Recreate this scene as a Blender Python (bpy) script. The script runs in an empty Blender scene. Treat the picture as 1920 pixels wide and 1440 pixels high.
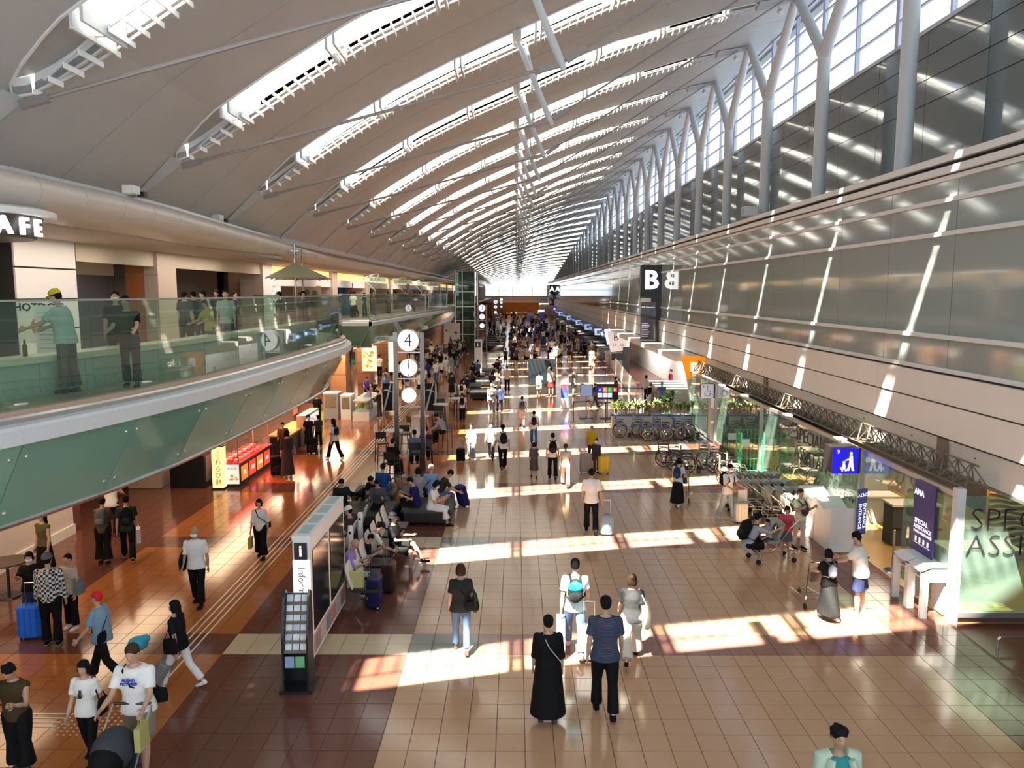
import bpy, bmesh, math, random
from mathutils import Vector, Matrix, Quaternion
D = bpy.data
SC = bpy.context.scene
COL = SC.collection
PI = math.pi
R = math.radians
rnd = random.Random(7)

# ------------------------------------------------------------------ camera, sky, sun, exposure
CAM_H = 6.2
FPX = 1442.0
PITCH = R(6.8)
YAW = R(0.28)
cam_d = D.cameras.new('camera')
cam_d.sensor_width = 36.0
cam_d.lens = FPX * 36.0 / 1920.0
cam_d.clip_start = 0.1
cam_d.clip_end = 600
cam = D.objects.new('camera', cam_d)
COL.objects.link(cam)
cam.location = (0, 0, CAM_H)
cam.rotation_euler = (PI / 2 - PITCH, 0, YAW)
SC.camera = cam

world = D.worlds.new('sky')
SC.world = world
world.use_nodes = True
wn = world.node_tree
bg = wn.nodes['Background']
bg.inputs[0].default_value = (0.80, 0.90, 1.0, 1)
bg.inputs[1].default_value = 2.3

SUN_DIR = Vector((0.34, 0.545, -1.0)).normalized()
sun_d = D.lights.new('sun', 'SUN')
sun_d.energy = 62
sun_d.angle = R(0.6)
sun_d.color = (1.0, 0.90, 0.74)
sun = D.objects.new('sun', sun_d)
sun.rotation_euler = SUN_DIR.to_track_quat('-Z', 'Y').to_euler()
sun.location = (-10, -15, 40)
COL.objects.link(sun)

SC.view_settings.view_transform = 'Standard'
SC.view_settings.look = 'None'
SC.view_settings.gamma = 1
SC.view_settings.exposure = 0.0
SC.view_settings.use_curve_mapping = False
try:
    cy = SC.cycles
    cy.max_bounces = 6
    cy.diffuse_bounces = 3
    cy.glossy_bounces = 3
    cy.transmission_bounces = 3
    cy.transparent_max_bounces = 14
    cy.sample_clamp_indirect = 4.0
    cy.sample_clamp_direct = 0
    cy.caustics_reflective = False
    cy.caustics_refractive = False
    cy.use_adaptive_sampling = True
    cy.adaptive_threshold = 0.03
    cy.use_denoising = True
except Exception:
    pass

# ------------------------------------------------------------------ helpers
def ray(px, py):
    """direction of the sight line in world axes, scaled to unit y"""
    u, v = px - 960.0, 720.0 - py
    c, s = math.cos(PITCH), math.sin(PITCH)
    y = FPX * c + v * s
    z = v * c - FPX * s
    x = u
    x, y = x * math.cos(YAW) - y * math.sin(YAW), x * math.sin(YAW) + y * math.cos(YAW)
    return Vector((x / y, 1.0, z / y))

def ground(px, py, z=0.0):
    r = ray(px, py)
    t = (z - CAM_H) / r.z
    return Vector((r.x * t, t, z))

def at_y(px, py, Y):
    r = ray(px, py)
    return Vector((r.x * Y, Y, CAM_H + r.z * Y))

def at_x(px, py, X):
    r = ray(px, py)
    t = X / r.x
    return Vector((X, t, CAM_H + r.z * t))

MATS = {}
def mat(name, col, rough=0.6, metal=0.0, spec=0.5, emit=0.0, ecol=None, var=0.06, scale=8.0, bump=0.0, coat=0.0, bscale=None):
    if name in MATS:
        return MATS[name]
    m = D.materials.new(name)
    m.use_nodes = True
    nt = m.node_tree
    b = nt.nodes['Principled BSDF']
    b.inputs['Roughness'].default_value = rough
    b.inputs['Metallic'].default_value = metal
    b.inputs['Specular IOR Level'].default_value = spec
    if coat:
        b.inputs['Coat Weight'].default_value = coat
        b.inputs['Coat Roughness'].default_value = 0.05
    c = (col[0], col[1], col[2], 1)
    if var > 0 or bump > 0:
        tc = nt.nodes.new('ShaderNodeTexCoord')
        nz = nt.nodes.new('ShaderNodeTexNoise')
        nz.inputs['Scale'].default_value = scale
        nz.inputs['Detail'].default_value = 2
        nt.links.new(tc.outputs['Object'], nz.inputs['Vector'])
        mx = nt.nodes.new('ShaderNodeMix')
        mx.data_type = 'RGBA'
        mx.inputs[6].default_value = tuple(max(0, v * (1 - var)) for v in col) + (1,)
        mx.inputs[7].default_value = tuple(min(1, v * (1 + var)) for v in col) + (1,)
        nt.links.new(nz.outputs['Fac'], mx.inputs[0])
        nt.links.new(mx.outputs[2], b.inputs['Base Color'])
        if bump > 0:
            bp = nt.nodes.new('ShaderNodeBump')
            bp.inputs['Strength'].default_value = bump
            bp.inputs['Distance'].default_value = 0.02
            n2 = nz
            if bscale:
                n2 = nt.nodes.new('ShaderNodeTexNoise')
                n2.inputs['Scale'].default_value = bscale
                nt.links.new(tc.outputs['Object'], n2.inputs['Vector'])
            nt.links.new(n2.outputs['Fac'], bp.inputs['Height'])
            nt.links.new(bp.outputs['Normal'], b.inputs['Normal'])
    else:
        b.inputs['Base Color'].default_value = c
    if emit > 0:
        e = ecol or col
        b.inputs['Emission Color'].default_value = (e[0], e[1], e[2], 1)
        b.inputs['Emission Strength'].default_value = emit
    m.diffuse_color = c
    MATS[name] = m
    return m

def glass(name, tint, refl=1.0, haze=0.0, hcol=(0.5, 0.6, 0.55), rough=0.02):
    """thin pane: lets light straight through, mirrors by angle, a little milky if haze"""
    if name in MATS:
        return MATS[name]
    m = D.materials.new(name)
    m.use_nodes = True
    nt = m.node_tree
    nt.nodes.remove(nt.nodes['Principled BSDF'])
    out = nt.nodes['Material Output']
    tr = nt.nodes.new('ShaderNodeBsdfTransparent')
    tr.inputs[0].default_value = (*tint, 1)
    gl = nt.nodes.new('ShaderNodeBsdfGlossy')
    gl.inputs['Roughness'].default_value = rough
    gl.inputs[0].default_value = (1, 1, 1, 1)
    fr = nt.nodes.new('ShaderNodeFresnel')
    fr.inputs[0].default_value = 1.5
    mu = nt.nodes.new('ShaderNodeMath')
    mu.operation = 'MULTIPLY'
    mu.use_clamp = True
    mu.inputs[1].default_value = refl
    nt.links.new(fr.outputs[0], mu.inputs[0])
    ge = nt.nodes.new('ShaderNodeNewGeometry')      # only the outer face mirrors, the inner face of the pane lets light out
    ff_ = nt.nodes.new('ShaderNodeMath')
    ff_.operation = 'SUBTRACT'
    ff_.inputs[0].default_value = 1.0
    nt.links.new(ge.outputs['Backfacing'], ff_.inputs[1])
    m3 = nt.nodes.new('ShaderNodeMath')
    m3.operation = 'MULTIPLY'
    nt.links.new(mu.outputs[0], m3.inputs[0])
    nt.links.new(ff_.outputs[0], m3.inputs[1])
    mx = nt.nodes.new('ShaderNodeMixShader')
    nt.links.new(m3.outputs[0], mx.inputs[0])
    nt.links.new(gl.outputs[0], mx.inputs[2])
    if haze > 0:
        df = nt.nodes.new('ShaderNodeBsdfDiffuse')
        df.inputs[0].default_value = (*hcol, 1)
        m2 = nt.nodes.new('ShaderNodeMixShader')
        m2.inputs[0].default_value = haze
        nt.links.new(tr.outputs[0], m2.inputs[1])
        nt.links.new(df.outputs[0], m2.inputs[2])
        nt.links.new(m2.outputs[0], mx.inputs[1])
    else:
        nt.links.new(tr.outputs[0], mx.inputs[1])
    nt.links.new(mx.outputs[0], out.inputs[0])
    MATS[name] = m
    return m

def link(o, parent=None):
    COL.objects.link(o)
    if parent is not None:
        o.parent = parent
    return o

def tag(o, label=None, cat=None, group=None, kind=None):
    if label: o['label'] = label
    if cat: o['category'] = cat
    if group: o['group'] = group
    if kind: o['kind'] = kind
    return o

def thing(name, label, cat, loc=(0, 0, 0), rz=0.0, group=None, scale=1.0):
    o = D.objects.new(name, None)
    o.empty_display_size = 0.2
    COL.objects.link(o)
    o.location = loc
    o.rotation_euler = (0, 0, rz)
    o.scale = (scale,) * 3
    return tag(o, label, cat, group)

def struct(name, loc=(0, 0, 0), label=None):
    o = D.objects.new(name, None)
    COL.objects.link(o)
    o.location = loc
    o['kind'] = 'structure'
    if label: o['label'] = label
    return o

class MB:
    """collects shapes for ONE mesh"""
    def __init__(self):
        self.v = []; self.f = []; self.m = []
    def add(self, vs, fs, mi=0):
        n = len(self.v)
        self.v += [tuple(v) for v in vs]
        self.f += [tuple(i + n for i in f) for f in fs]
        self.m += [mi] * len(fs)
        return self
    def box(self, x0, x1, y0, y1, z0, z1, mi=0):
        return self.add([(x0, y0, z0), (x1, y0, z0), (x1, y1, z0), (x0, y1, z0), (x0, y0, z1), (x1, y0, z1), (x1, y1, z1), (x0, y1, z1)],
                        [(3, 2, 1, 0), (4, 5, 6, 7), (0, 1, 5, 4), (1, 2, 6, 5), (2, 3, 7, 6), (3, 0, 4, 7)], mi)
    def cbox(self, c, s, mi=0, rot=None):
        hx, hy, hz = s[0] / 2, s[1] / 2, s[2] / 2
        vs = [Vector(v) for v in [(-hx, -hy, -hz), (hx, -hy, -hz), (hx, hy, -hz), (-hx, hy, -hz), (-hx, -hy, hz), (hx, -hy, hz), (hx, hy, hz), (-hx, hy, hz)]]
        if rot is not None:
            vs = [rot @ v for v in vs]
        c = Vector(c)
        return self.add([v + c for v in vs], [(3, 2, 1, 0), (4, 5, 6, 7), (0, 1, 5, 4), (1, 2, 6, 5), (2, 3, 7, 6), (3, 0, 4, 7)], mi)
    def bar(self, p0, p1, w, h=None, mi=0):
        p0, p1 = Vector(p0), Vector(p1)
        d = p1 - p0
        q = d.to_track_quat('Z', 'Y').to_matrix()
        return self.cbox((p0 + p1) / 2, (w, h or w, d.length), mi, q)
    def tube(self, pts, radii, seg=8, mi=0, ref=(1, 0, 0), caps=True, closed=False):
        pts = [Vector(p) for p in pts]
        n = len(pts)
        if not isinstance(radii, list):
            radii = [radii] * n
        base = len(self.v)
        ref = Vector(ref)
        for i, p in enumerate(pts):
            if closed:
                d = pts[(i + 1) % n] - pts[i - 1]
            else:
                d = pts[min(i + 1, n - 1)] - pts[max(i - 1, 0)]
            if d.length < 1e-9: d = Vector((0, 0, 1))
            d.normalize()
            u = ref - d * ref.dot(d)
            if u.length < 1e-3:
                r2 = Vector((0, 1, 0))
                u = r2 - d * r2.dot(d)
            u.normalize()
            w = d.cross(u)
            r = radii[i]
            rx, ry = r if isinstance(r, (list, tuple)) else (r, r)
            for k in range(seg):
                a = 2 * PI * k / seg
                self.v.append(tuple(p + u * (rx * math.cos(a)) + w * (ry * math.sin(a))))
        rng = n if closed else n - 1
        for i in range(rng):
            j = (i + 1) % n
            for k in range(seg):
                k2 = (k + 1) % seg
                self.f.append((base + i * seg + k, base + i * seg + k2, base + j * seg + k2, base + j * seg + k))
                self.m.append(mi)
        if caps and not closed:
            self.f.append(tuple(base + k for k in reversed(range(seg)))); self.m.append(mi)
            self.f.append(tuple(base + (n - 1) * seg + k for k in range(seg))); self.m.append(mi)
        return self
    def cyl(self, p0, p1, r, seg=12, mi=0, r2=None):
        return self.tube([p0, p1], [r, r if r2 is None else r2], seg, mi)
    def sphere(self, c, r, mi=0, seg=10, rings=7, rot=None):
        rx, ry, rz = (r, r, r) if not isinstance(r, (list, tuple)) else r
        c = Vector(c)
        base = len(self.v)
        pts = [Vector((0, 0, rz))]
        for i in range(1, rings):
            t = PI * i / rings
            for k in range(seg):
                a = 2 * PI * k / seg
                pts.append(Vector((rx * math.sin(t) * math.cos(a), ry * math.sin(t) * math.sin(a), rz * math.cos(t))))
        pts.append(Vector((0, 0, -rz)))
        if rot is not None:
            pts = [rot @ p for p in pts]
        self.v += [tuple(p + c) for p in pts]
        for k in range(seg):
            self.f.append((base, base + 1 + k, base + 1 + (k + 1) % seg)); self.m.append(mi)
        for i in range(rings - 2):
            for k in range(seg):
                a, b = base + 1 + i * seg + k, base + 1 + i * seg + (k + 1) % seg
                self.f.append((a, a + seg, b + seg, b)); self.m.append(mi)
        last = base + len(pts) - 1
        for k in range(seg):
            self.f.append((last, last - seg + (k + 1) % seg, last - seg + k)); self.m.append(mi)
        return self
    def prism(self, poly, axis, a, b, mi=0):
        """poly: 2D points; axis 'x','y','z' extruded a..b; 2D = the other two axes in order"""
        n = len(poly)
        def P(p, t):
            return {'x': (t, p[0], p[1]), 'y': (p[0], t, p[1]), 'z': (p[0], p[1], t)}[axis]
        vs = [P(p, a) for p in poly] + [P(p, b) for p in poly]
        fs = [tuple(range(n)), tuple(reversed(range(n, 2 * n)))] + [(i, i + n, (i + 1) % n + n, (i + 1) % n) for i in range(n)]
        return self.add(vs, fs, mi)
    def mesh(self, name, mats=None, smooth=False, fix=True):
        me = D.meshes.new(name)
        me.from_pydata(self.v, [], self.f)
        if mats:
            for m in (mats if isinstance(mats, (list, tuple)) else [mats]):
                me.materials.append(m)
        if any(self.m):
            me.polygons.foreach_set('material_index', self.m)
        if fix:
            bm = bmesh.new(); bm.from_mesh(me)
            bmesh.ops.recalc_face_normals(bm, faces=bm.faces)
            bm.to_mesh(me); bm.free()
        if smooth:
            me.polygons.foreach_set('use_smooth', [True] * len(me.polygons))
            me.set_sharp_from_angle(angle=R(38))
        me.update()
        return me
    def build(self, name, mats, parent=None, smooth=False, loc=None, rz=None):
        o = D.objects.new(name, self.mesh(name, mats, smooth))
        link(o, parent)
        if loc is not None: o.location = loc
        if rz is not None: o.rotation_euler = (0, 0, rz)
        return o

def obj(name, me, parent=None, loc=None, rot=None):
    o = D.objects.new(name, me)
    link(o, parent)
    if loc is not None: o.location = loc
    if rot is not None: o.rotation_euler = rot
    return o

CHILD = {}
def kids(o):
    return [c for c in D.objects if c.parent == o]

def copy_tree(o, parent=None, cache=None):
    c = o.copy()
    COL.objects.link(c)
    if parent is not None: c.parent = parent
    for ch in o.children:
        copy_tree(ch, c)
    return c

# a bench scene where source shapes are evaluated, removed at the end
BENCH = D.scenes.new('bench')
def evaluated_mesh(o):
    BENCH.collection.objects.link(o)
    vl = BENCH.view_layers[0]
    vl.update()
    me = D.meshes.new_from_object(o.evaluated_get(vl.depsgraph))
    D.objects.remove(o)
    return me
TXT = {}
def text(name, s, size, loc, rot, m, parent=None, depth=0.01, align='CENTER', xs=1.0, bold=0.0):
    """flat extruded lettering turned into a mesh; rot = euler; text reads along local x, up local y"""
    key = (s, size, depth, align, xs, bold)
    if key not in TXT:
        cu = D.curves.new('lettering', 'FONT')
        cu.body = s; cu.size = size; cu.extrude = depth; cu.align_x = align; cu.align_y = 'CENTER'
        cu.resolution_u = 2
        cu.offset = bold
        t = D.objects.new('lettering_source', cu)
        me = evaluated_mesh(t)
        if xs != 1.0:
            for v in me.vertices: v.co.x *= xs
        TXT[key] = me
    me = TXT[key].copy()
    me.materials.clear(); me.materials.append(m)
    o = D.objects.new(name, me)
    link(o, parent)
    o.location = loc; o.rotation_euler = rot
    return o
FACE_CAM = (PI / 2, 0, 0)            # lettering that faces the camera end of the hall (-y)
FACE_LEFT = (PI / 2, 0, -PI / 2)     # lettering on the right hand wall, faces -x
FACE_RIGHT = (PI / 2, 0, PI / 2)     # faces +x

# ------------------------------------------------------------------ materials of the building
S = 5.5                               # bay of the hall
YEND = 213.0
M_roof = mat('roof_panel', (0.43, 0.45, 0.455), 0.55, var=0.05, scale=1.2)
# fine corrugation of the ceiling sheet
nt = M_roof.node_tree
tc = nt.nodes.new('ShaderNodeTexCoord'); wv = nt.nodes.new('ShaderNodeTexWave')
wv.bands_direction = 'X'; wv.inputs['Scale'].default_value = 0.75; wv.wave_profile = 'SAW'
bp = nt.nodes.new('ShaderNodeBump'); bp.inputs['Strength'].default_value = 0.5; bp.inputs['Distance'].default_value = 0.03
nt.links.new(tc.outputs['Object'], wv.inputs['Vector']); nt.links.new(wv.outputs['Fac'], bp.inputs['Height'])
nt.links.new(bp.outputs['Normal'], nt.nodes['Principled BSDF'].inputs['Normal'])
M_white = mat('white_paint', (0.78, 0.78, 0.76), 0.45, var=0.03)
M_offwhite = mat('offwhite_panel', (0.84, 0.80, 0.74), 0.35, var=0.03, scale=2)
M_steelw = mat('white_steel', (0.62, 0.65, 0.66), 0.35, var=0.03)
M_slat = mat('louver_white', (0.85, 0.86, 0.86), 0.35, var=0.0)
M_cable = mat('cable_steel', (0.30, 0.28, 0.26), 0.4, 0.3, var=0.03)
M_dark = mat('dark_gap', (0.02, 0.02, 0.02), 0.7, var=0.0)
M_alu = mat('aluminium', (0.55, 0.56, 0.56), 0.3, 0.8, var=0.04)
M_steel = mat('brushed_steel', (0.45, 0.43, 0.40), 0.25, 0.9, var=0.05)
M_chrome = mat('chrome', (0.7, 0.7, 0.7), 0.12, 1.0, var=0.0)
M_black = mat('black_plastic', (0.012, 0.012, 0.013), 0.35, var=0.1)
M_wallglass = mat('grey_glass_panel', (0.33, 0.39, 0.375), 0.06, spec=0.7, var=0.04, scale=0.7, coat=0.25)
M_darkglass = mat('dark_glass_panel', (0.17, 0.21, 0.22), 0.05, spec=0.7, var=0.05, scale=0.6, coat=0.4)
M_green = mat('green_glass_panel', (0.21, 0.40, 0.31), 0.08, spec=0.6, var=0.06, scale=0.8, coat=0.25)
G_sky = glass('skylight_glass', (0.93, 0.95, 0.95), 0.5)
G_win = glass('window_glass', (0.93, 0.95, 0.97), 0.8)
G_rail = glass('balustrade_glass', (0.78, 0.90, 0.84), 1.5, haze=0.05, hcol=(0.35, 0.55, 0.46))
G_shop = glass('facade_glass', (0.68, 0.84, 0.76), 1.8, haze=0.16, hcol=(0.42, 0.58, 0.50))
G_clear = glass('clear_glass', (0.93, 0.96, 0.95), 1.0)
M_duct = mat('duct_cladding', (0.60, 0.53, 0.47), 0.35, var=0.04, scale=1.5)

# ------------------------------------------------------------------ roof
PROF = [(-8.6, 8.15), (-7.45, 9.1), (-6.34, 10.0), (-5, 10.85), (-3.38, 11.8), (-1.62, 12.65), (0, 13.35), (1.7, 14.1),
        (3.44, 14.8), (5.43, 15.45), (6.84, 15.85), (8.46, 16.2), (9.8, 16.5), (11.2, 16.8)]
def roofz(x):
    for (a, za), (b, zb) in zip(PROF, PROF[1:]):
        if x <= b:
            return za + (zb - za) * (x - a) / (b - a)
    return PROF[-1][1]
def plane_y(k):
    return 5.5 * k + 0.8
def sink(o, y):
    """the vault flattens and comes down towards the far end of the hall"""
    s = 1.0 if y < 85 else max(0.10, 1.0 - 0.90 * (y - 85) / 120.0)
    o.scale.z = s; o.location.z = 8.2 * (1 - s)
NPL = 38
XL, XR = -7.45, 8.46
WF_ = [1.0]
def halfw(x):
    """half width of a skylight opening, rounded at its two ends"""
    if x <= XL or x >= XR: return 0.0
    d = min((x - XL) / 1.7, (XR - x) / 0.5, 1.0)
    w = 0.62 if x < 3.2 else max(0.20, 0.62 - 0.42 * (x - 3.2) / 2.0)   # the far third narrows to a slit
    return WF_[0] * w * math.sqrt(max(0, 1 - (1 - d) ** 2))
XS = sorted(set([p[0] for p in PROF] + [XL + 0.12, XL + 0.4, XL + 0.8, XR - 0.12, XR - 0.4, XR - 0.9, XL + 1.7, XR - 1.7, 2.5, 4.4]))
ceiling = struct('ceiling')
def roof_panel_mesh(side, first=False):
    """half a bay: side 0 runs from a skylight to the seam, side 1 from the seam to the next skylight (local y 0 = skylight axis)"""
    mb = MB()
    vs = []
    for x in XS:
        z = roofz(x)
        w = halfw(x)
        y0, y1 = (w, S / 2 - 0.015) if side == 0 else (-S / 2 + 0.015, -w)
        vs += [(x, y0, z), (x, y1, z), (x, y0, z + 0.12), (x, y1, z + 0.12)]
    fs = []
    for i in range(len(XS) - 1):
        a = i * 4; b = a + 4
        fs += [(a, a + 1, b + 1, b), (a + 2, b + 2, b + 3, a + 3), (a, b, b + 2, a + 2), (a + 1, a + 3, b + 3, b + 1)]
    mb.add(vs, fs)
    return mb.mesh('ceiling_panel', M_roof, smooth=False)
rp = [roof_panel_mesh(0), roof_panel_mesh(1)]
WF_[0] = 0.28
rpf = [roof_panel_mesh(0), roof_panel_mesh(1)]
WF_[0] = 1.0
KFAR = 13
_m = MB()
for (a, za), (b, zb) in zip(PROF, PROF[1:]): _m.add([(a, -0.06, za + 0.06), (a, 0.06, za + 0.06), (b, 0.06, zb + 0.06), (b, -0.06, zb + 0.06)], [(0, 1, 2, 3)])
seam_me = _m.mesh('seam_cover', M_dark)
for k in range(-2, NPL + 1):
    for s in (1, 0):
        sink(obj('ceiling_panel', (rp if k < KFAR else rpf)[s], ceiling, (0, plane_y(k), 0)), plane_y(k))
    if k < 24: sink(obj('seam_cover', seam_me, ceiling, (0, plane_y(k) + S / 2, 0)), plane_y(k))
_c = MB()
for a, b in zip(XS, XS[1:]):
    _c.add([(a, -0.8, roofz(a) + 0.14), (b, -0.8, roofz(b) + 0.14), (b, 0.8, roofz(b) + 0.14), (a, 0.8, roofz(a) + 0.14)], [(0, 1, 2, 3)])
for k in (-2, -1, 0): obj('sun_block_strip', _c.mesh('sun_block_strip', M_roof), ceiling, (0, plane_y(k), 0))   # unseen plates added to stop sun through the openings near the camera
# edge strip above the window wall and behind the duct
MB().box(11.2, 11.5, 3, 90, 16.7, 16.95).box(-9.6, -8.55, 3, YEND, 8.0, 8.2).build('ceiling_edge', M_roof, ceiling)

# one skylight: well, glazing, louver of slats, cross frames, wedge fin
def slat_w(x): return max(0.14, min(0.78, (x - XL) * 0.7, (XR - x) * 0.7, 0.78 if x < 3.2 else 0.78 - 0.08 * (x - 3.2)))
def sky_parts():
    xs = [x for x in XS if XL <= x <= XR]
    well = MB(); 
    for s in (-1, 1):
        vs = []; 
        for x in xs:
            z = roofz(x); w = halfw(x)
            vs += [(x, s * w, z - 0.03), (x, s * w, z + 0.28), (x, s * (w + 0.05), z + 0.28), (x, s * (w + 0.05), z - 0.03)]
        fs = []
        for i in range(len(xs) - 1):
            a = i * 4; b = a + 4
            for q in range(4):
                fs.append((a + q, a + (q + 1) % 4, b + (q + 1) % 4, b + q))
        well.add(vs, fs)
    gl = MB(); vs = []
    for x in xs:
        w = max(halfw(x), 0.01)
        vs += [(x, -w, roofz(x) + 0.26), (x, w, roofz(x) + 0.26)]
    gl.add(vs, [(i * 2, i * 2 + 1, i * 2 + 3, i * 2 + 2) for i in range(len(xs) - 1)])
    frs = []
    x = -6.2
    while x < 7.4:
        fr = MB()
        fr.box(x, x + 0.16, -0.03, 0.03, roofz(x) - 0.16, roofz(x) - 0.1)
        for dx in (0, 0.16):
            z = roofz(x + dx); w = halfw(x + dx)
            w = max(w, 0.55 if x < 6 else 0.4)
            fr.box(x + dx - 0.025, x + dx + 0.025, -halfw(x + dx), w, z - 0.24, z + 0.10)
        frs.append(fr.mesh('cross_frame', M_steelw))
        x += 2.25
    # solid lids over the two unlit tips
    lids = []
    for a, b in ((XL, -6.2), (7.45, XR)):
        lid = MB()
        st = [a + (b - a) * i / 6 for i in range(7)]
        vs = []
        for x in st:
            w = halfw(x) + 0.01
            vs += [(x, -w, roofz(x) + 0.24), (x, w, roofz(x) + 0.24)]
        lid.add(vs, [(i * 2, i * 2 + 1, i * 2 + 3, i * 2 + 2) for i in range(6)])
        lids.append(lid.mesh('end_lid', M_roof))
    rails = []
    for yy in (0.64, 0.02):
        rail = MB()
        for i in range(40):
            x0 = -7.0 + 15.0 * i / 40; x1 = -7.0 + 15.0 * (i + 1) / 40
            y0 = min(yy, slat_w(x0) - 0.05); y1 = min(yy, slat_w(x1) - 0.05)
            rail.bar((x0, y0, roofz(x0) - 0.14), (x1, y1, roofz(x1) - 0.14), 0.03, 0.04)
        rails.append(rail.mesh('louver_rail', M_steelw))
    fins = []
    fin = MB()
    fin.add([(-7.42, -0.3, 9.12), (-7.42, 0.3, 9.12), (-8.6, -0.03, 8.12), (-8.6, 0.03, 8.12), (-7.36, 0, 8.98), (-8.6, 0, 8.06)],
            [(0, 4, 5, 2), (4, 1, 3, 5), (0, 1, 4), (2, 5, 3)])
    fins.append(fin.mesh('fin', M_roof)); fin = MB()
    fin.add([(8.45, -0.3, 16.18), (8.45, 0.3, 16.18), (9.8, -0.05, 16.45), (9.8, 0.05, 16.45), (8.4, 0, 15.95), (9.8, 0, 16.3)],
            [(0, 4, 5, 2), (4, 1, 3, 5), (0, 1, 4), (2, 5, 3)])
    return well.mesh('well_frame', M_white), gl.mesh('pane', G_sky, fix=False), lids[0], lids[1], rails[0], rails[1], fins[0], fin.mesh('fin', M_roof), *frs
SKY = sky_parts()
WF_[0] = 0.28
SKYF = sky_parts()
WF_[0] = 1.0
slat_me = {}
def slat_mesh(w):
    w = round(w, 2)
    if w not in slat_me:
        slat_me[w] = MB().cbox((0, w / 2, 0), (0.02, w, 0.085)).mesh('slat', M_slat)
    return slat_me[w]
slat_pos = []
x = -7.15
while x < 8.2:
    slat_pos.append(x); x += 0.235
def slat_w(x): return max(0.14, min(0.78, (x - XL) * 0.7, (XR - x) * 0.7, 0.78 if x < 3.2 else 0.78 - 0.08 * (x - 3.2)))
joined = MB()
for x in slat_pos[::1]:
    w = slat_w(x)
    joined.cbox((x, w / 2, roofz(x) - 0.19), (0.02, w, 0.085))
slat_joined = joined.mesh('slats', M_slat)
ORD = ['first', 'second', 'third', 'fourth', 'fifth', 'sixth', 'seventh', 'eighth', 'ninth', 'tenth', 'eleventh', 'twelfth', 'thirteenth', 'fourteenth', 'fifteenth', 'sixteenth', 'seventeenth', 'eighteenth', 'nineteenth', 'twentieth']
def ordn(i):
    return ORD[i] if i < 20 else '%dth' % (i + 1)
for k in range(1, NPL + 1):
    y = plane_y(k)
    if y > YEND - 2: break
    t = thing('skylight', 'long curved skylight ribbon with white louver, %s one down the hall from the camera' % ordn(k - 1), 'skylight', (0, y, 0), 0, 'skylight ribbons across the vaulted roof')
    sink(t, y)
    for nm, me in zip(['well_frame', 'pane', 'end_lid', 'end_lid', 'louver_rail', 'louver_rail', 'fin', 'fin'] + ['cross_frame'] * 9, SKY if k < KFAR else SKYF):
        obj(nm, me, t)
    if 2 <= k <= 6:
        for x in slat_pos:
            obj('slat', slat_mesh(slat_w(x)), t, (x, 0, roofz(x) - 0.19))
    else:
        tag(obj('slats', slat_joined, t), kind='stuff')

# masts and tension cables
mast_me = MB().tube([(0.02, 0, 13.3), (0.2, 0, 12.9), (0.98, 0, 11.05), (1.03, 0, 10.92)], [0.07, 0.085, 0.085, 0.05], 10).mesh('mast', M_steelw, True)
strut_me = MB().tube([(0.25, 0.0, 13.2), (0.55, 0, 12.1)], [0.04, 0.04], 8).box(-0.1, 0.15, -0.6, 0.6, 13.22, 13.34).mesh('mast_bracket', M_steelw)
cb = MB()
cb.tube([(-7.2, 0, 8.95), (0.98, 0, 11.05)], 0.035, 8).cbox((-7.05, 0, 8.98), (0.45, 0.10, 0.12), 0, Matrix.Rotation(-R(14.5), 3, 'Y')).cbox((0.72, 0, 10.98), (0.5, 0.10, 0.12), 0, Matrix.Rotation(-R(14.5), 3, 'Y'))
cl = cb.mesh('cable', M_cable)
cr = MB().tube([(0.98, 0, 11.05), (9.3, 0, 16.25)], 0.028, 8).cbox((1.3, 0, 11.25), (0.5, 0.10, 0.12), 0, Matrix.Rotation(-R(32), 3, 'Y')).mesh('cable', M_cable)
for k in range(1, NPL + 1):
    y = plane_y(k)
    if y > YEND - 2: break
    t = thing('tie_mast', 'slanted white steel mast with tie cables under the %s skylight ribbon' % ordn(k - 1), 'mast', (0, y - 0.15, 0), 0, 'masts hung along the middle of the roof')
    sink(t, y)
    obj('mast', mast_me, t); obj('bracket', strut_me, t); obj('cable', cl, t); obj('cable', cr, t)

# ------------------------------------------------------------------ right side: forked columns, window wall, ledge, glass wall, fascia
XC, XU, XW, XG = 9.8, 10.9, 8.87, 8.2
col_me = MB().tube([(0, 0, 8.6), (0, 0, 13.75)], 0.20, 16).mesh('post', M_steelw, True)
br = []
for s in (-1, 1):
    br.append(MB().tube([(0, 0, 13.6), (0, s * 0.28, 13.98), (0, s * 2.62, 16.35)], [0.19, 0.19, 0.15], 14).mesh('fork_arm', M_steelw, True))
collar = MB().tube([(0, 0, 13.55), (0, 0, 13.72)], 0.205, 16).mesh('collar', M_white, True)
spot_me = MB().tube([(0, 0, 0), (0.02, -0.2, -0.12)], 0.09, 10).cbox((0, 0.03, 0.1), (0.05, 0.05, 0.2)).mesh('spotlight', M_white)
for k in range(0, NPL):
    y = plane_y(k) + S / 2
    if y < 8: continue
    if y > YEND - 1: break
    t = thing('forked_column', 'pale grey steel column forking into two arms, %s along the window wall' % ordn(k - 1), 'column', (XC, y, 0), 0, 'forked columns along the window wall')
    obj('post', col_me, t); obj('fork_arm', br[0], t); obj('fork_arm', br[1], t); obj('collar', collar, t)
for k in range(3, 16):
    o = obj('spotlight', spot_me, None, (9.3, plane_y(k) + 0.25, 16.05), None)
    tag(o, 'small white spotlight under the roof at the %s column fork' % ordn(k - 3), 'spotlight', 'spotlights beneath the roof edge')

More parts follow.
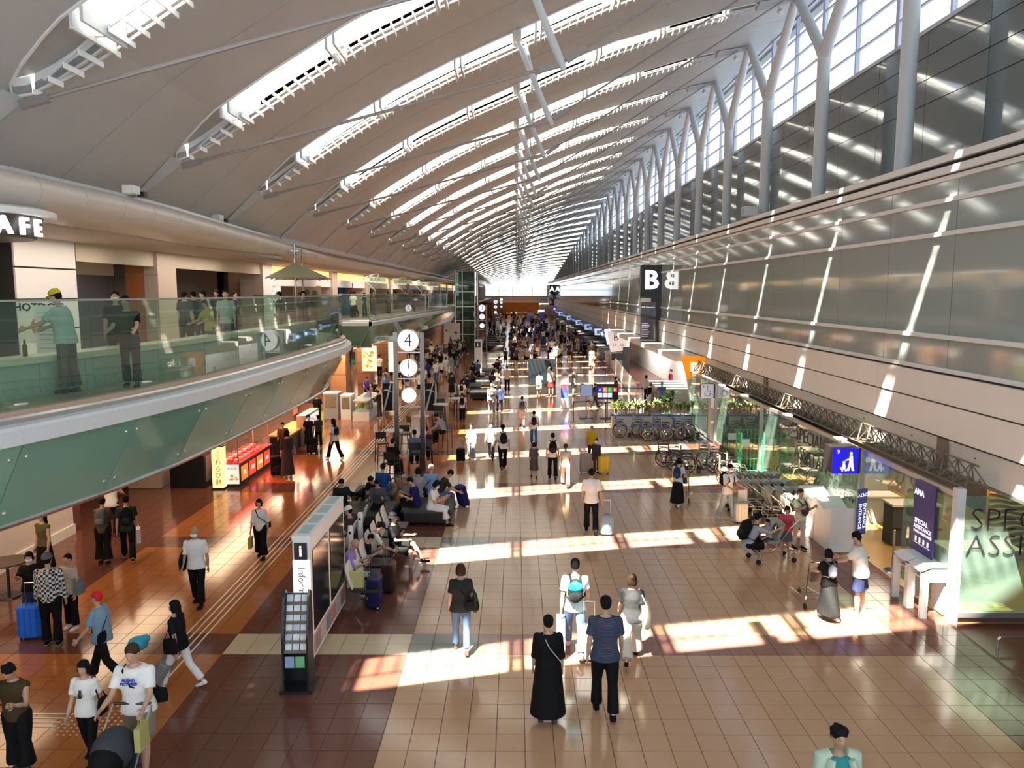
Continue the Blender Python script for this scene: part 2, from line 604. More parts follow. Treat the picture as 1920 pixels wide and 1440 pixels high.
def pane_wall(root, X, ys, zs, m, name, th=0.03, gap=0.012, ymax=75.0, stuffname=None):
    """panes on a plane x = X, each pane to ymax a part of its own, the rest joined"""
    cache = {}
    far = MB()
    for y0, y1 in zip(ys, ys[1:]):
        for z0, z1 in zip(zs, zs[1:]):
            if y1 > ymax:
                far.box(X, X + th, y0 + gap, y1 - gap, z0 + gap, z1 - gap)
            else:
                key = (round(y1 - y0, 3), round(z1 - z0, 3))
                if key not in cache:
                    cache[key] = MB().box(0, th, gap, key[0] - gap, gap, key[1] - gap).mesh(name, m)
                obj(name, cache[key], root, (X, y0, z0))
    if far.v:
        tag(far.build(stuffname or name + 's', m, root), kind='stuff')

ysh = [2.05 + S / 2 * i for i in range(78)]
ysh = [y for y in ysh if y < YEND]
wall_right = struct('wall_right')
# lower big glass wall
pane_wall(wall_right, XW, ysh, [4.62, 5.28, 7.40, 8.08, 8.50], M_wallglass, 'panel')
MB().box(XW + 0.04, XW + 0.1, 2, YEND, 4.5, 8.6).build('backing', M_dark, wall_right)
ml = MB()
for z in (4.60, 5.28, 7.40, 8.08, 8.52):
    ml.box(XW - 0.06, XW + 0.04, 2, YEND, z - 0.045, z + 0.045)
ml.build('mullion', M_white, wall_right)
MB().box(XW - 0.14, XW + 1.6, 2, YEND, 8.60, 8.74).build('ledge', M_white, wall_right)
MB().box(XW - 0.04, XW + 1.0, 2, YEND, 8.74, 8.83).build('ledge_gap', M_dark, wall_right)
MB().box(XW - 0.16, XW + 1.7, 2, YEND, 8.83, 8.97).build('ledge', M_white, wall_right)
# fascia of white panels in two rows, recessed band below
ysf = [2.05 + S * i for i in range(40)]
ysf = [y for y in ysf if y < YEND]
pane_wall(wall_right, XW - 0.12, ysf, [3.93, 4.52], M_offwhite, 'fascia_panel', 0.1, 0.008)
pane_wall(wall_right, XW - 0.10, ysf, [3.24, 3.91], M_offwhite, 'fascia_panel', 0.1, 0.008)
MB().box(XW - 0.10, XW + 0.2, 2, YEND, 3.2, 4.56).build('backing', M_dark, wall_right).location.x = 0.06
M_beige = mat('beige_panel', (0.80, 0.73, 0.65), 0.4, var=0.03, scale=2)
pane_wall(wall_right, XW + 0.05, ysf, [2.56, 3.22], M_beige, 'fascia_panel', 0.1, 0.008)
MB().box(XW + 0.04, XW + 0.3, 2, YEND, 2.50, 2.56).build('fascia_edge', M_alu, wall_right)
for y in (15.6, 27.0):
    MB().box(XW - 0.02, XW + 0.04, y, y + 0.35, 2.56, 3.24).build('band_joint', mat('brown_joint', (0.25, 0.18, 0.13)), wall_right)
# upper dark glass band and windows
pane_wall(wall_right, XU, ysh, [8.9, 11.16, 11.8, 12.4, 13.05], M_darkglass, 'panel')
MB().box(XU + 0.035, XU + 0.1, 2, YEND, 8.8, 13.05).build('backing', M_dark, wall_right)
ml = MB()
ml.box(XU - 0.05, XU + 0.02, 2, YEND, 13.02, 13.10)
ml.build('mullion', M_alu, wall_right)
tp = [13.1 + 0.72 * i for i in range(6)]
n = 0
for k in range(0, NPL):
    y0 = plane_y(k) + 0.05
    if y0 < 5: continue
    if y0 > YEND - S: break
    n += 1
    w = struct('window_%d' % n)
    w.location = (XU, y0, 0)
    if n == 1:
        fm = MB()
        for z in tp:
            fm.box(-0.05, 0.03, 0, S, z - 0.03, z + 0.03)
        for yy, ww in ((0, 0.20), (S / 2, 0.10)):
            fm.box(-0.07, 0.06, yy, yy + ww, 13.05, 16.9)
        WF = fm.mesh('window_frame', mat('window_frame_blue', (0.58, 0.62, 0.74), 0.4, var=0.02))
        WP = [MB().box(0.0, 0.012, yy, yy + S / 2 - 0.2, z0_ + 0.03, z0_ + 0.69).mesh('pane', G_win) for yy in (0.2, S / 2 + 0.1) for z0_ in tp[:-1]]
    obj('window_frame', WF, w)
    for me in WP: obj('pane', me, w)
# short box on the ledge
t = thing('speaker_box', 'white cube shaped speaker cabinet standing on the ledge of the glass wall', 'speaker', at_x(1405, 405, 9.2))
MB().cbox((0, 0, 0.18), (0.5, 0.5, 0.36)).build('cabinet', M_white, t)
MB().cbox((-0.26, 0, 0.18), (0.02, 0.42, 0.28)).build('grille', mat('speaker_grille', (0.5, 0.5, 0.49), 0.7), t)

# far end wall
wf = struct('wall_back')
MB().box(-16, 12, YEND, YEND + 0.4, 0, 5.2).build('end_panel', M_offwhite, wf)
MB().box(-16, -8.4, YEND, YEND + 0.4, 5.2, 9).box(8.6, 12, YEND, YEND + 0.4, 5.2, 17).build('end_panel', M_offwhite, wf)
MB().box(-9.2, 6.4, YEND - 1.6, YEND - 1.3, 0.0, 3.4).build('orange_partition', mat('orange_wood', (0.50, 0.16, 0.035), 0.5, var=0.15, scale=1.5), wf)
for z in (4.2, 4.9): MB().box(-9, 8.6, YEND - 0.03, YEND, z, z + 0.05).build('joint', M_dark, wf)
wn_ = struct('window_90')
fm = MB()
for i in range(10): fm.box(-8.4 + 1.85 * i, -8.3 + 1.85 * i, YEND, YEND + 0.1, 5.2, 17)
for z in (5.2, 6.8, 8.4, 10.4, 12.4, 14.4): fm.box(-8.4, 8.6, YEND, YEND + 0.1, z - 0.05, z + 0.05)
fm.build('window_frame', M_steelw, wn_)
MB().box(-8.4, 8.6, YEND + 0.1, YEND + 0.12, 5.2, 17).build('pane', G_win, wn_)
# ------------------------------------------------------------------ floor
def tile_mat(name, col, rough=0.13):
    m = mat(name, col, rough, spec=0.55, var=0.10, scale=60.0, bump=0.0)
    return m
T_tan = tile_mat('tile_tan', (0.49, 0.285, 0.165))
T_orange = tile_mat('tile_orange', (0.40, 0.135, 0.038))
T_brown = tile_mat('tile_brown', (0.145, 0.055, 0.038))
T_band = tile_mat('tile_red_brown', (0.27, 0.125, 0.095))
T_cream = tile_mat('tile_cream', (0.62, 0.50, 0.33))
T_grey = tile_mat('tile_grey', (0.19, 0.195, 0.17))
T_wood = tile_mat('floor_wood', (0.50, 0.27, 0.08), 0.25)
M_grout = mat('grout', (0.13, 0.075, 0.045), 0.7, var=0)
floor = struct('floor')
TS = 0.4
X0, Y0 = -1.87, 12.6
def band_row(j):
    y = Y0 + (j + 0.5) * TS
    q = (y - 13.0) / S
    d = abs(q - round(q)) * S
    return d < 0.42
def zone(xc, j):
    b = band_row(j)
    if xc < -8.95: return T_brown
    if xc < -5.07: return T_brown if b else T_orange
    if xc < -1.87:
        yy = Y0 + j * TS
        if yy < 22: return T_cream if b else T_brown
        return T_brown if b else T_orange
    if xc < -0.67: return T_grey if b else T_tan
    if xc < 6.93: return T_band if b else T_tan
    return T_brown
def tile_mesh(m):
    g = 0.0025
    a, b = g, TS - g
    c = 0.003
    return MB().add([(a, a, -0.012), (b, a, -0.012), (b, b, -0.012), (a, b, -0.012), (a + c, a + c, 0), (b - c, a + c, 0), (b - c, b - c, 0), (a + c, b - c, 0)],
                    [(4, 5, 6, 7), (0, 1, 5, 4), (1, 2, 6, 5), (2, 3, 7, 6), (3, 0, 4, 7)])
tmesh = {}
cells = []
for j in range(-9, 62):
    for i in range(-38, 32):
        xc = X0 + (i + 0.5) * TS; yc = Y0 + (j + 0.5) * TS
        if xc > 8.2 or abs(xc) > yc * 0.74 + 0.8: continue
        cells.append((yc, abs(xc), xc, i, j))
cells.sort()
far = {}
for n, (yc, _, xc, i, j) in enumerate(cells):
    m = zone(xc, j)
    if n < 290:
        if m.name not in tmesh: tmesh[m.name] = tile_mesh(m).mesh('tile', m, fix=False)
        obj('tile', tmesh[m.name], floor, (X0 + i * TS, Y0 + j * TS, 0))
    else:
        far.setdefault(m.name, MB())
        t0 = tile_mesh(m)
        far[m.name].add([(v[0] + X0 + i * TS, v[1] + Y0 + j * TS, v[2]) for v in t0.v], t0.f)
allfar = MB(); mats_ = []
for mi, (nm, mb) in enumerate(far.items()):
    mats_.append(MATS[nm]); allfar.add(mb.v, mb.f, mi)
o = D.objects.new('tiles', allfar.mesh('tiles', mats_, fix=False)); link(o, floor); o['kind'] = 'stuff'
Yfar = Y0 + 62 * TS
MB().box(-18, 16, -2, Yfar, -0.12, -0.008).build('grout_bed', M_grout, floor)
def grid_mat(name, col):
    m = mat(name, col, 0.13, spec=0.55, var=0.0)
    nt = m.node_tree; b = nt.nodes['Principled BSDF']
    tc = nt.nodes.new('ShaderNodeTexCoord'); br_ = nt.nodes.new('ShaderNodeTexBrick')
    br_.offset = 0; br_.inputs['Scale'].default_value = 1.0
    br_.inputs['Brick Width'].default_value = TS; br_.inputs['Row Height'].default_value = TS
    br_.inputs['Mortar Size'].default_value = 0.006
    br_.inputs['Color1'].default_value = (*col, 1); br_.inputs['Color2'].default_value = tuple(c * 0.93 for c in col) + (1,)
    br_.inputs['Mortar'].default_value = tuple(c * 0.5 for c in col) + (1,)
    nt.links.new(tc.outputs['Object'], br_.inputs['Vector']); nt.links.new(br_.outputs['Color'], b.inputs['Base Color'])
    return m
FT = {T_tan.name: grid_mat('far_tan', (0.49, 0.285, 0.165)), T_orange.name: grid_mat('far_orange', (0.36, 0.14, 0.055)), T_brown.name: grid_mat('far_brown', (0.145, 0.055, 0.038)),
      T_band.name: grid_mat('far_band', (0.27, 0.125, 0.095))}
ff = MB(); fm_ = [FT[T_brown.name], FT[T_orange.name], FT[T_tan.name], FT[T_band.name]]
y = Yfar
edges = [-18, -8.95, -1.87, 6.93, 16]
k = 0
ys_b = []
while 13.0 + S * k < YEND: 
    yb = 13.0 + S * k
    if yb - 0.4 > Yfar: ys_b.append(yb)
    k += 1
for a, b, mi in ((-18, -8.95, 0), (-8.95, -1.87, 1), (-1.87, 6.93, 2), (6.93, 16, 0)):
    yy = Yfar
    for yb in ys_b + [YEND + 0.4]:
        ff.box(a, b, yy, yb - 0.4, -0.1, 0, mi)
        if yb < YEND: ff.box(a, b, yb - 0.4, yb + 0.4, -0.1, 0, 3 if mi == 2 else 0)
        yy = yb + 0.4
ff.build('floor_surface', fm_, floor)
M_tact = mat('tactile_metal', (0.75, 0.68, 0.55), 0.35, 0.3, var=0.05)
tb = MB()
for q in range(4): tb.box(-6.02 + 0.125 * q, -5.99 + 0.125 * q, 10.9, 75, 0.0, 0.005)
tag(tb.build('tactile_strip', M_tact, floor), kind='structure')
tb = MB()
for q in range(4): tb.box(-9.5, -6.6, 10.35 + 0.11 * q, 10.38 + 0.11 * q, 0.0, 0.005)
tb.build('tactile_strip', M_tact, floor)
tb = MB()
for i in range(10):
    for j in range(8): tb.cyl((-6.55 + 0.09 * i, 10.15 + 0.09 * j, 0), (-6.55 + 0.09 * i, 10.15 + 0.09 * j, 0.005), 0.017, 6)
tag(tb.build('tactile_studs', M_tact, floor), kind='stuff')
# thin white parking lines for the stroller bay
tb = MB()
for q in range(8): tb.box(5.3, 8.1, 19.0 + 0.85 * q, 19.03 + 0.85 * q, 0, 0.003)
tb.box(3.7, 8.1, 31.4, 31.44, 0, 0.003)
tb.build('floor_marking', M_white, floor)

# ------------------------------------------------------------------ duct shaped cladding along the roof edge
def polyline(pts, step):
    pts = [Vector((p[0], p[1], 0)) for p in pts]
    # Catmull resample
    out = []
    L = [0]
    for a, b in zip(pts, pts[1:]): L.append(L[-1] + (b - a).length)
    n = max(1, round(L[-1] / step))
    for i in range(n + 1):
        s = L[-1] * i / n
        for q in range(len(pts) - 1):
            if s <= L[q + 1] + 1e-9:
                t = (s - L[q]) / (L[q + 1] - L[q])
                out.append(pts[q].lerp(pts[q + 1], t)); break
    return out
def normals(pts):
    out = []
    for i, p in enumerate(pts):
        a, b = pts[max(0, i - 1)], pts[min(len(pts) - 1, i + 1)]
        d = (b - a).normalized()
        out.append(Vector((d.y, -d.x, 0)))   # to the hall side when running +y
    return out
def strip_panel(p0, p1, n0, n1, prof, gap=0.01, th=0.04):
    """a curved panel between two stations; prof = list of (outward offset, z)"""
    d = (p1 - p0).normalized() * gap
    mb = MB(); vs = []
    for p, n, s in ((p0, n0, 1), (p1, n1, -1)):
        for k, (o_, z) in enumerate(prof):
            q = p + n * o_ + d * s
            vs.append((q.x, q.y, z))
    m = len(prof)
    mb.add(vs, [(k, k + 1, m + k + 1, m + k) for k in range(m - 1)])
    # inner skin for thickness
    vs2 = []
    for p, n, s in ((p0, n0, 1), (p1, n1, -1)):
        for k, (o_, z) in enumerate(prof):
            q = p + n * (o_ - th) + d * s
            vs2.append((q.x, q.y, z))
    b = len(mb.v)
    mb.add(vs2, [(m + k, m + k + 1, k + 1, k) for k in range(m - 1)])
    mb.f += [(k, k + m, b + k + m, b + k) for k in ()]
    for k in (0, m - 1): mb.f.append((k, m + k, b + m + k, b + k)); mb.m.append(0)
    for k in range(m - 1):
        mb.f.append((k, b + k, b + k + 1, k + 1)); mb.m.append(0)
        mb.f.append((m + k, m + k + 1, b + m + k + 1, b + m + k)); mb.m.append(0)
    return mb
dpath = [(-8.15, 4), (-8.1, 9), (-7.98, 12.2), (-7.85, 15.5), (-7.9, 18), (-8.3, 23), (-8.75, 29), (-9.1, 38), (-9.15, 60), (-9.1, 82)]
dp = polyline(dpath, 1.25)
dn = normals(dp)
trim1 = struct('trim_1')
dprof = [(-0.02, 8.10), (0.10, 8.08), (0.20, 7.98), (0.235, 7.84), (0.18, 7.70), (0.02, 7.58), (-0.25, 7.50), (-0.62, 7.46)]
for i in range(len(dp) - 1):
    o = strip_panel(dp[i], dp[i + 1], dn[i], dn[i + 1], dprof, 0.008).build('cladding_panel', M_duct, trim1, True)
lip = MB()
for i in range(len(dp) - 1):
    lip.bar(dp[i] + Vector((0, 0, 8.12)) + dn[i] * 0.02, dp[i + 1] + Vector((0, 0, 8.12)) + dn[i + 1] * 0.02, 0.09, 0.06)
lip.build('lip', M_alu, trim1)
far_d = MB()
fprof = dprof
MBx = strip_panel(Vector((-9.1, 82, 0)), Vector((-9.1, YEND, 0)), Vector((1, 0, 0)), Vector((1, 0, 0)), dprof)
MBx.build('cladding_panel', M_duct, trim1, True)
# spot boxes on the lip of the duct
for i, (px, py) in enumerate([(246, 362), (408, 405), (498, 424), (545, 437), (585, 448)]):
    Y = [15.9, 21.8, 27.5, 31.5, 36][i]
    p = at_y(px, py, Y)
    t = thing('uplight', 'small white box floodlight on top of the curved duct, %s of the row' % ordn(i), 'floodlight', (p.x, p.y, 8.15), 0, 'floodlights on the curved duct')
    MB().cbox((0, 0, 0.11), (0.22, 0.3, 0.16)).build('housing', M_white, t)
    MB().cbox((0.1, 0.28, 0.05), (0.14, 0.16, 0.1)).build('lamp_head', M_black, t)

# ------------------------------------------------------------------ upper floor on the left: deck, balustrade, green fascia
bpath = [(-9.0, 4.0), (-7.8, 7.0), (-6.8, 10.0), (-6.2, 12.7), (-5.95, 15), (-5.86, 18), (-5.82, 22), (-5.84, 25), (-6.0, 27.2), (-6.45, 29.0), (-7.3, 30.6), (-8.6, 31.6), (-10.8, 32.0)]
fpath = [(-10.8, 46.8), (-8.9, 46.8)]
gpath = [(-8.9, 46.8), (-8.4, 55), (-7.6, 70), (-6.7, 88)]
def smooth_path(pts, it=2):
    pts = [Vector((p[0], p[1], 0)) for p in pts]
    for _ in range(it):
        q = [pts[0]]
        for a, b in zip(pts, pts[1:]):
            q += [a.lerp(b, 0.25), a.lerp(b, 0.75)]
        q.append(pts[-1]); pts = q
    return pts
bs = smooth_path(bpath)
bal = struct('trim_2', label='curved balcony edge of the upper floor with glass balustrade and green glass fascia')
deckpoly = []
M_deck = mat('deck_floor', (0.45, 0.33, 0.24), 0.3, var=0.05)
M_soffit = mat('soffit_panel', (0.42, 0.37, 0.31), 0.6, var=0.03)
def balustrade(pts, step_p, step_f, root, inner=True, bolts=True):
    pp = polyline(pts, step_p); nn = normals(pp)
    for i in range(len(pp) - 1):
        a, b, na, nb = pp[i], pp[i + 1], nn[i], nn[i + 1]
        d = (b - a).normalized() * 0.008
        q0 = a - na * 0.12 + d; q1 = b - nb * 0.12 - d
        n = ((na + nb) * 0.5).normalized() * 0.015
        MB().add([(q0.x, q0.y, 4.50), (q1.x, q1.y, 4.50), (q1.x, q1.y, 6.07), (q0.x, q0.y, 6.07),
                  (q0.x - n.x, q0.y - n.y, 4.50), (q1.x - n.x, q1.y - n.y, 4.50), (q1.x - n.x, q1.y - n.y, 6.07), (q0.x - n.x, q0.y - n.y, 6.07)],
                 [(0, 1, 2, 3), (5, 4, 7, 6), (0, 4, 5, 1), (3, 2, 6, 7), (0, 3, 7, 4), (1, 5, 6, 2)]).build('pane', G_rail, root)
    hr = MB(); tr = MB()
    pf = polyline(pts, 0.7); nf = normals(pf)
    for i in range(len(pf) - 1):
        a = pf[i] - nf[i] * 0.125; b = pf[i + 1] - nf[i + 1] * 0.125
        hr.bar((a.x, a.y, 6.085), (b.x, b.y, 6.085), 0.05, 0.03)
    hr.build('handrail', M_alu, root)
    for prof, m, nm in (([(-0.16, 4.40), (-0.10, 4.53), (0.0, 4.53), (0.03, 4.50), (0.03, 4.43)], M_alu, 'rail_shoe'), ([(0.03, 4.44), (0.16, 4.42), (0.20, 4.38), (0.20, 4.17), (0.10, 4.15)], M_steelw, 'edge_trim')):
        tr = MB()
        for i in range(len(pf) - 1):
            s = strip_panel(pf[i], pf[i + 1], nf[i], nf[i + 1], prof, 0.0)
            tr.add(s.v, s.f)
        tr.build(nm, m, root)
    # lower dark and silver edge of the fascia
    low = MB()
    for prof in ([(-0.66, 2.90), (-0.62, 2.86), (-0.68, 2.80), (-0.78, 2.78)],):
        for i in range(len(pf) - 1):
            s = strip_panel(pf[i], pf[i + 1], nf[i], nf[i + 1], prof, 0.0); low.add(s.v, s.f)
    low.build('lower_edge', M_alu, root)
    pg = polyline(pts, step_f); ng = normals(pg)
    for i in range(len(pg) - 1):
        # follow the curve inside a panel
        sub = [pg[i].lerp(pg[i + 1], t) for t in (0, 1)]
        o = strip_panel(sub[0], sub[1], ng[i], ng[i + 1], [(0.06, 4.14), (-0.64, 2.89)], 0.012, 0.03).build('fascia_panel', M_green, root)
        if bolts:
            bm_ = MB()
            for t, z in ((0.06, 3.95), (0.94, 3.95), (0.06, 3.1), (0.94, 3.1)):
                p = pg[i].lerp(pg[i + 1], t); n = ng[i].lerp(ng[i + 1], t)
                off = 0.06 - 0.70 * (4.14 - z) / 1.25
                c = p + n * off
                bm_.sphere((c.x, c.y, z), (0.03, 0.03, 0.03), 0, 8, 5)
            bm_.build('bolt', M_alu, o)
balustrade(bs, 1.6, 2.3, bal)
bal2 = struct('trim_3', label='balcony edge of the further upper floor with glass balustrade')
balustrade(fpath, 1.9, 1.9, bal2, bolts=False)
balustrade(gpath, 2.1, 2.3, bal2, bolts=False)
pts = polyline(bs, 1.0)
poly = [(p.x, p.y) for p in pts] + [(-10.8, 46.8)] + [(p[0], p[1]) for p in gpath] + [(-6.7, YEND), (-16, YEND), (-16, 4)]
wl = struct('wall_left')
MB().prism(poly, 'z', 4.36, 4.60).build('deck', M_deck, wl)
poly2 = []
pn = normals(pts)
poly2 = [((p - n * 0.7).x, (p - n * 0.7).y) for p, n in zip(pts, pn)] + [(-11.5, 46.9), (-9.5, 47.3), (-9.1, 55), (-8.3, 70), (-7.4, 88), (-7.4, YEND), (-16, YEND), (-16, 4)]
MB().prism(poly2, 'z', 2.86, 2.92).build('soffit', M_soffit, wl)
# plain edge between the two balconies
MB().box(-11.2, -10.8, 32.0, 46.8, 2.9, 4.6).build('deck_edge', M_green, wl)
# upper floor ceiling
MB().box(-17, -8.75, 4, 29, 7.44, 7.52).box(-17, -9.3, 29, YEND, 7.44, 7.52).build('upper_ceiling', M_soffit, wl)

# inner counter wall behind the glass
ci = [p - n * 0.95 for p, n in zip(pts, pn)]
ci = [p for p in ci if p.y < 27]
M_creamtop = mat('cream_stone', (0.66, 0.60, 0.45), 0.3, var=0.06)
M_cabinet = mat('grey_louver_cabinet', (0.36, 0.40, 0.37), 0.4, var=0.1)
cn = normals(ci)
counter = thing('balcony_counter', 'long curved counter with cream stone top running behind the glass balustrade', 'counter', (0, 0, 0))
a = MB(); b = MB(); c = MB()
for i in range(len(ci) - 1):
    s = strip_panel(ci[i], ci[i + 1], cn[i], cn[i + 1], [(0, 4.60), (0, 5.12)], 0.004, 0.35); a.add(s.v, s.f)
    s = strip_panel(ci[i], ci[i + 1], cn[i], cn[i + 1], [(0.06, 5.12), (0.06, 5.22)], 0.0, 0.5); b.add(s.v, s.f)
a.build('cabinet', M_cabinet, counter); b.build('countertop', M_creamtop, counter)

# walls, columns and shop fronts of the upper floor
M_wpan = mat('upper_white_panel', (0.72, 0.69, 0.68), 0.4, var=0.02)
M_orange = mat('orange_wood_panel', (0.42, 0.15, 0.045), 0.45, var=0.18, scale=3)
M_beigec = mat('beige_stone', (0.50, 0.40, 0.32), 0.45, var=0.05)
M_cream = mat('cream_wall', (0.60, 0.52, 0.40), 0.6, var=0.04)
M_brownwall = mat('brown_wall', (0.10, 0.06, 0.045), 0.6, var=0.1)
MB().box(-17, -16.8, 4, YEND, 0, 9).build('back_panel', M_brownwall, wl)
MB().box(-16.8, -9.0, 3.6, 3.8, 0, 9).build('back_panel', M_brownwall, wl)
ub = thing('panelled_block', 'white panelled wall block beside the lift on the upper floor', 'wall block', (-11, 17.0, 4.6))
for i in range(4):
    MB().box(-1.6, 0, 0.02, 2.38, 0.02 + 0.72 * i, 0.70 + 0.72 * i).build('panel', M_wpan, ub)
MB().box(-1.55, -0.04, 0.0, 2.42, 0, 2.85).build('core', M_dark, ub)
lift = thing('lift_door', 'dark grey lift door in a recess between white jamb panels on the upper floor', 'lift', (-12.2, 19.4, 4.6))
MB().box(-0.2, 0, 0.0, 0.9, 0, 2.85).build('jamb', M_wpan, lift)
MB().box(-0.05, 0.03, 0.25, 0.65, 1.35, 1.75).build('call_panel', M_black, lift)
MB().box(-0.4, -0.15, 0.9, 4.3, 0, 2.1).build('door_leaf', mat('lift_grey', (0.14, 0.145, 0.17), 0.3, 0.4), lift)
MB().box(-0.4, -0.1, 0.9, 4.3, 2.1, 2.85).build('door_head', M_cream, lift)
cols = [23.8, 33.7, 46.5, 57, 68, 79, 90, 101, 112, 124, 136, 150, 164, 180]
for i, y in enumerate(cols):
    t = thing('shop_pier', ['square pier with orange wood face beside the lift', 'square pier with pale stone face behind the parasols'][i] if i < 2 else 'beige stone pier between the upper shops, %s down the row' % ordn(i), 'pier', (-11, y, 4.6), 0, None if i < 2 else 'piers between the upper floor shops')
    for q in range(4):
        MB().box(-1.0, -0.45, 0, 0.03, 0.01 + 0.71 * q, 0.70 + 0.71 * q).build('panel', M_orange if i == 0 else M_beigec, t)
        MB().box(-0.43, 0, 0, 0.03, 0.01 + 0.71 * q, 0.70 + 0.71 * q).build('panel', M_beigec, t)
    MB().box(-1.0, 0, 0.03, 1.3, 0, 2.85).build('core', M_beigec if i != 1 else M_wpan, t)
for i, (y0, y1) in enumerate([(19.6, 23.8)] + [(a_ + 1.3, b_) for a_, b_ in zip(cols, cols[1:])]):
    t = thing('shop_header', 'pale header panel over the upper floor shop front, %s from the lift' % ordn(i), 'header', (-11.1, y0, 7.0 if i < 2 else 6.95), 0, 'headers over the upper shops')
    MB().box(-0.1, 0, 0, y1 - y0, -0.02 if i < 2 else -0.45, 0.45 if i < 2 else 0.0).build('fascia', M_cream if i < 2 else M_wpan, t)
    if i >= 2:
        MB().box(-0.2, -0.1, 0, y1 - y0, 0.0, 0.46).build('lit_soffit', mat('warm_soffit_glow', (0.8, 0.55, 0.2), 0.5, emit=1.1, ecol=(1.0, 0.62, 0.22), var=0), t)  # emission stands in for warm light on the cream soffit panel
# shop backs on the upper floor
sb = [(24.9, 33.7, (0.08, 0.06, 0.05)), (35, 46.5, (0.14, 0.09, 0.07)), (48, 57, (0.25, 0.17, 0.12)), (58.5, 68, (0.16, 0.1, 0.08)), (69.5, 79, (0.3, 0.24, 0.2)), (80.5, 90, (0.2, 0.13, 0.1)), (91.5, 180, (0.25, 0.18, 0.14))]
for i, (a_, b_, c_) in enumerate(sb):
    MB().box(-13.2, -13.0, a_, b_, 4.6, 7.4).build('shop_back', mat('shop_back_%d' % i, c_, 0.6), wl)

def poster(label, p0, w, h, face, cols_, loc_z, name='poster', words=None, wm=None, emit=0.0, group=None):
    """flat printed board; face 'cam' (-y) or 'hall' (+x)"""
    t = thing(name, label, 'poster', p0, 0 if face == 'cam' else PI / 2, group)
    base = mat('print_' + '_'.join('%02d' % int(c * 99) for c in cols_[0]) + ('e' if emit else ''), cols_[0], 0.4, emit=emit, var=0.03)
    MB().box(-w / 2, w / 2, 0, 0.03, 0, h).build('board', base, t)
    r_ = random.Random(label)
    for k, c in enumerate(cols_[1:]):
        mm = mat('ink_' + '_'.join('%02d' % int(x * 99) for x in c) + ('e' if emit else ''), c, 0.4, emit=emit * 0.8, var=0.15, scale=20)
        mb = MB()
        for _ in range(9):
            cx = (r_.random() - 0.5) * w * 0.72; cz = h * (0.14 + 0.62 * r_.random()); s_ = w * r_.uniform(0.05, 0.15); a_ = r_.random() * 3
            mb.prism([(cx + s_ * math.cos(a_ + q) * (1 + 0.3 * math.sin(3 * q)), cz + 0.8 * s_ * math.sin(a_ + q)) for q in (0, 0.9, 1.7, 2.6, 3.5, 4.4, 5.3)], 'y', -0.004 - 0.002 * k, 0)
        tag(mb.build('printed_picture', mm, t), kind='stuff')
    if words:
        for (s, sz, z, *rest) in words:
            text('lettering', s, sz, (rest[0] if rest else 0, -0.012, z), FACE_CAM, wm or M_black, t, 0.004)
    return t
poster('backlit white menu board with plate pictures behind the parasols', (-12.2, 38.5, 5.15), 1.0, 1.5, 'cam', [(0.85, 0.85, 0.82), (0.3, 0.2, 0.15), (0.35, 0.3, 0.25)], 0, emit=0.9, words=[('MENU', 0.2, 1.36)])
poster('beige poster with a red bowl of noodles and green leaves', (-11.6, 43.0, 5.2), 1.55, 1.35, 'cam', [(0.55, 0.42, 0.30), (0.45, 0.08, 0.03), (0.08, 0.16, 0.05)], 0, words=[])
poster('dark menu board on the back wall of the upper restaurant', (-12.9, 36.6, 5.2), 1.0, 1.5, 'cam', [(0.05, 0.03, 0.03), (0.25, 0.18, 0.12)], 0, words=[])
b_ = thing('tall_banner', 'tall blue banner with vertical black lettering outside an upper restaurant', 'banner', (-11.6, 52.5, 4.62), 0)
MB().box(-0.55, 0.55, 0, 0.03, 0, 2.2).build('cloth', mat('banner_blue', (0.04, 0.16, 0.45), 0.6), b_)
MB().box(0.25, 0.5, -0.01, 0, 1.2, 2.0).build('red_panel', mat('red_print', (0.6, 0.03, 0.02)), b_)
for q, ch in enumerate('肉そばうどん'): text('lettering', ch, 0.36, (-0.05, -0.012, 1.95 - 0.36 * q), FACE_CAM, M_black, b_, 0.004)

# round cafe sign at the edge of the frame
cs = thing('cafe_sign', 'round canopy sign with glowing white letters hanging above the balcony cafe', 'sign', (-9.0, 12.2, 7.05))
MB().tube([(0, 0, 0.34), (0, 0, 0.42), (0, 0, 0.46)], [(1.62, 1.5), (1.62, 1.5), (1.5, 1.4)], 40).build('canopy', M_white, cs, True)
MB().tube([(0, 0, 0.0), (0, 0, 0.34)], [(1.3, 1.2), (1.42, 1.32)], 40).build('drum', mat('drum_dark', (0.07, 0.065, 0.06), 0.4, 0.5), cs, True)
ML = mat('lit_letter', (1, 1, 1), 0.5, emit=2.2, ecol=(1, 1, 1), var=0)
for i, ch in enumerate('CAFE'):
    a = -0.66 + 0.27 * i
    text('lettering', ch, 0.36, (1.42 * math.cos(a), 1.30 * math.sin(a), 0.15), (PI / 2, 0, a + PI / 2), ML, cs, 0.03, bold=0.01)

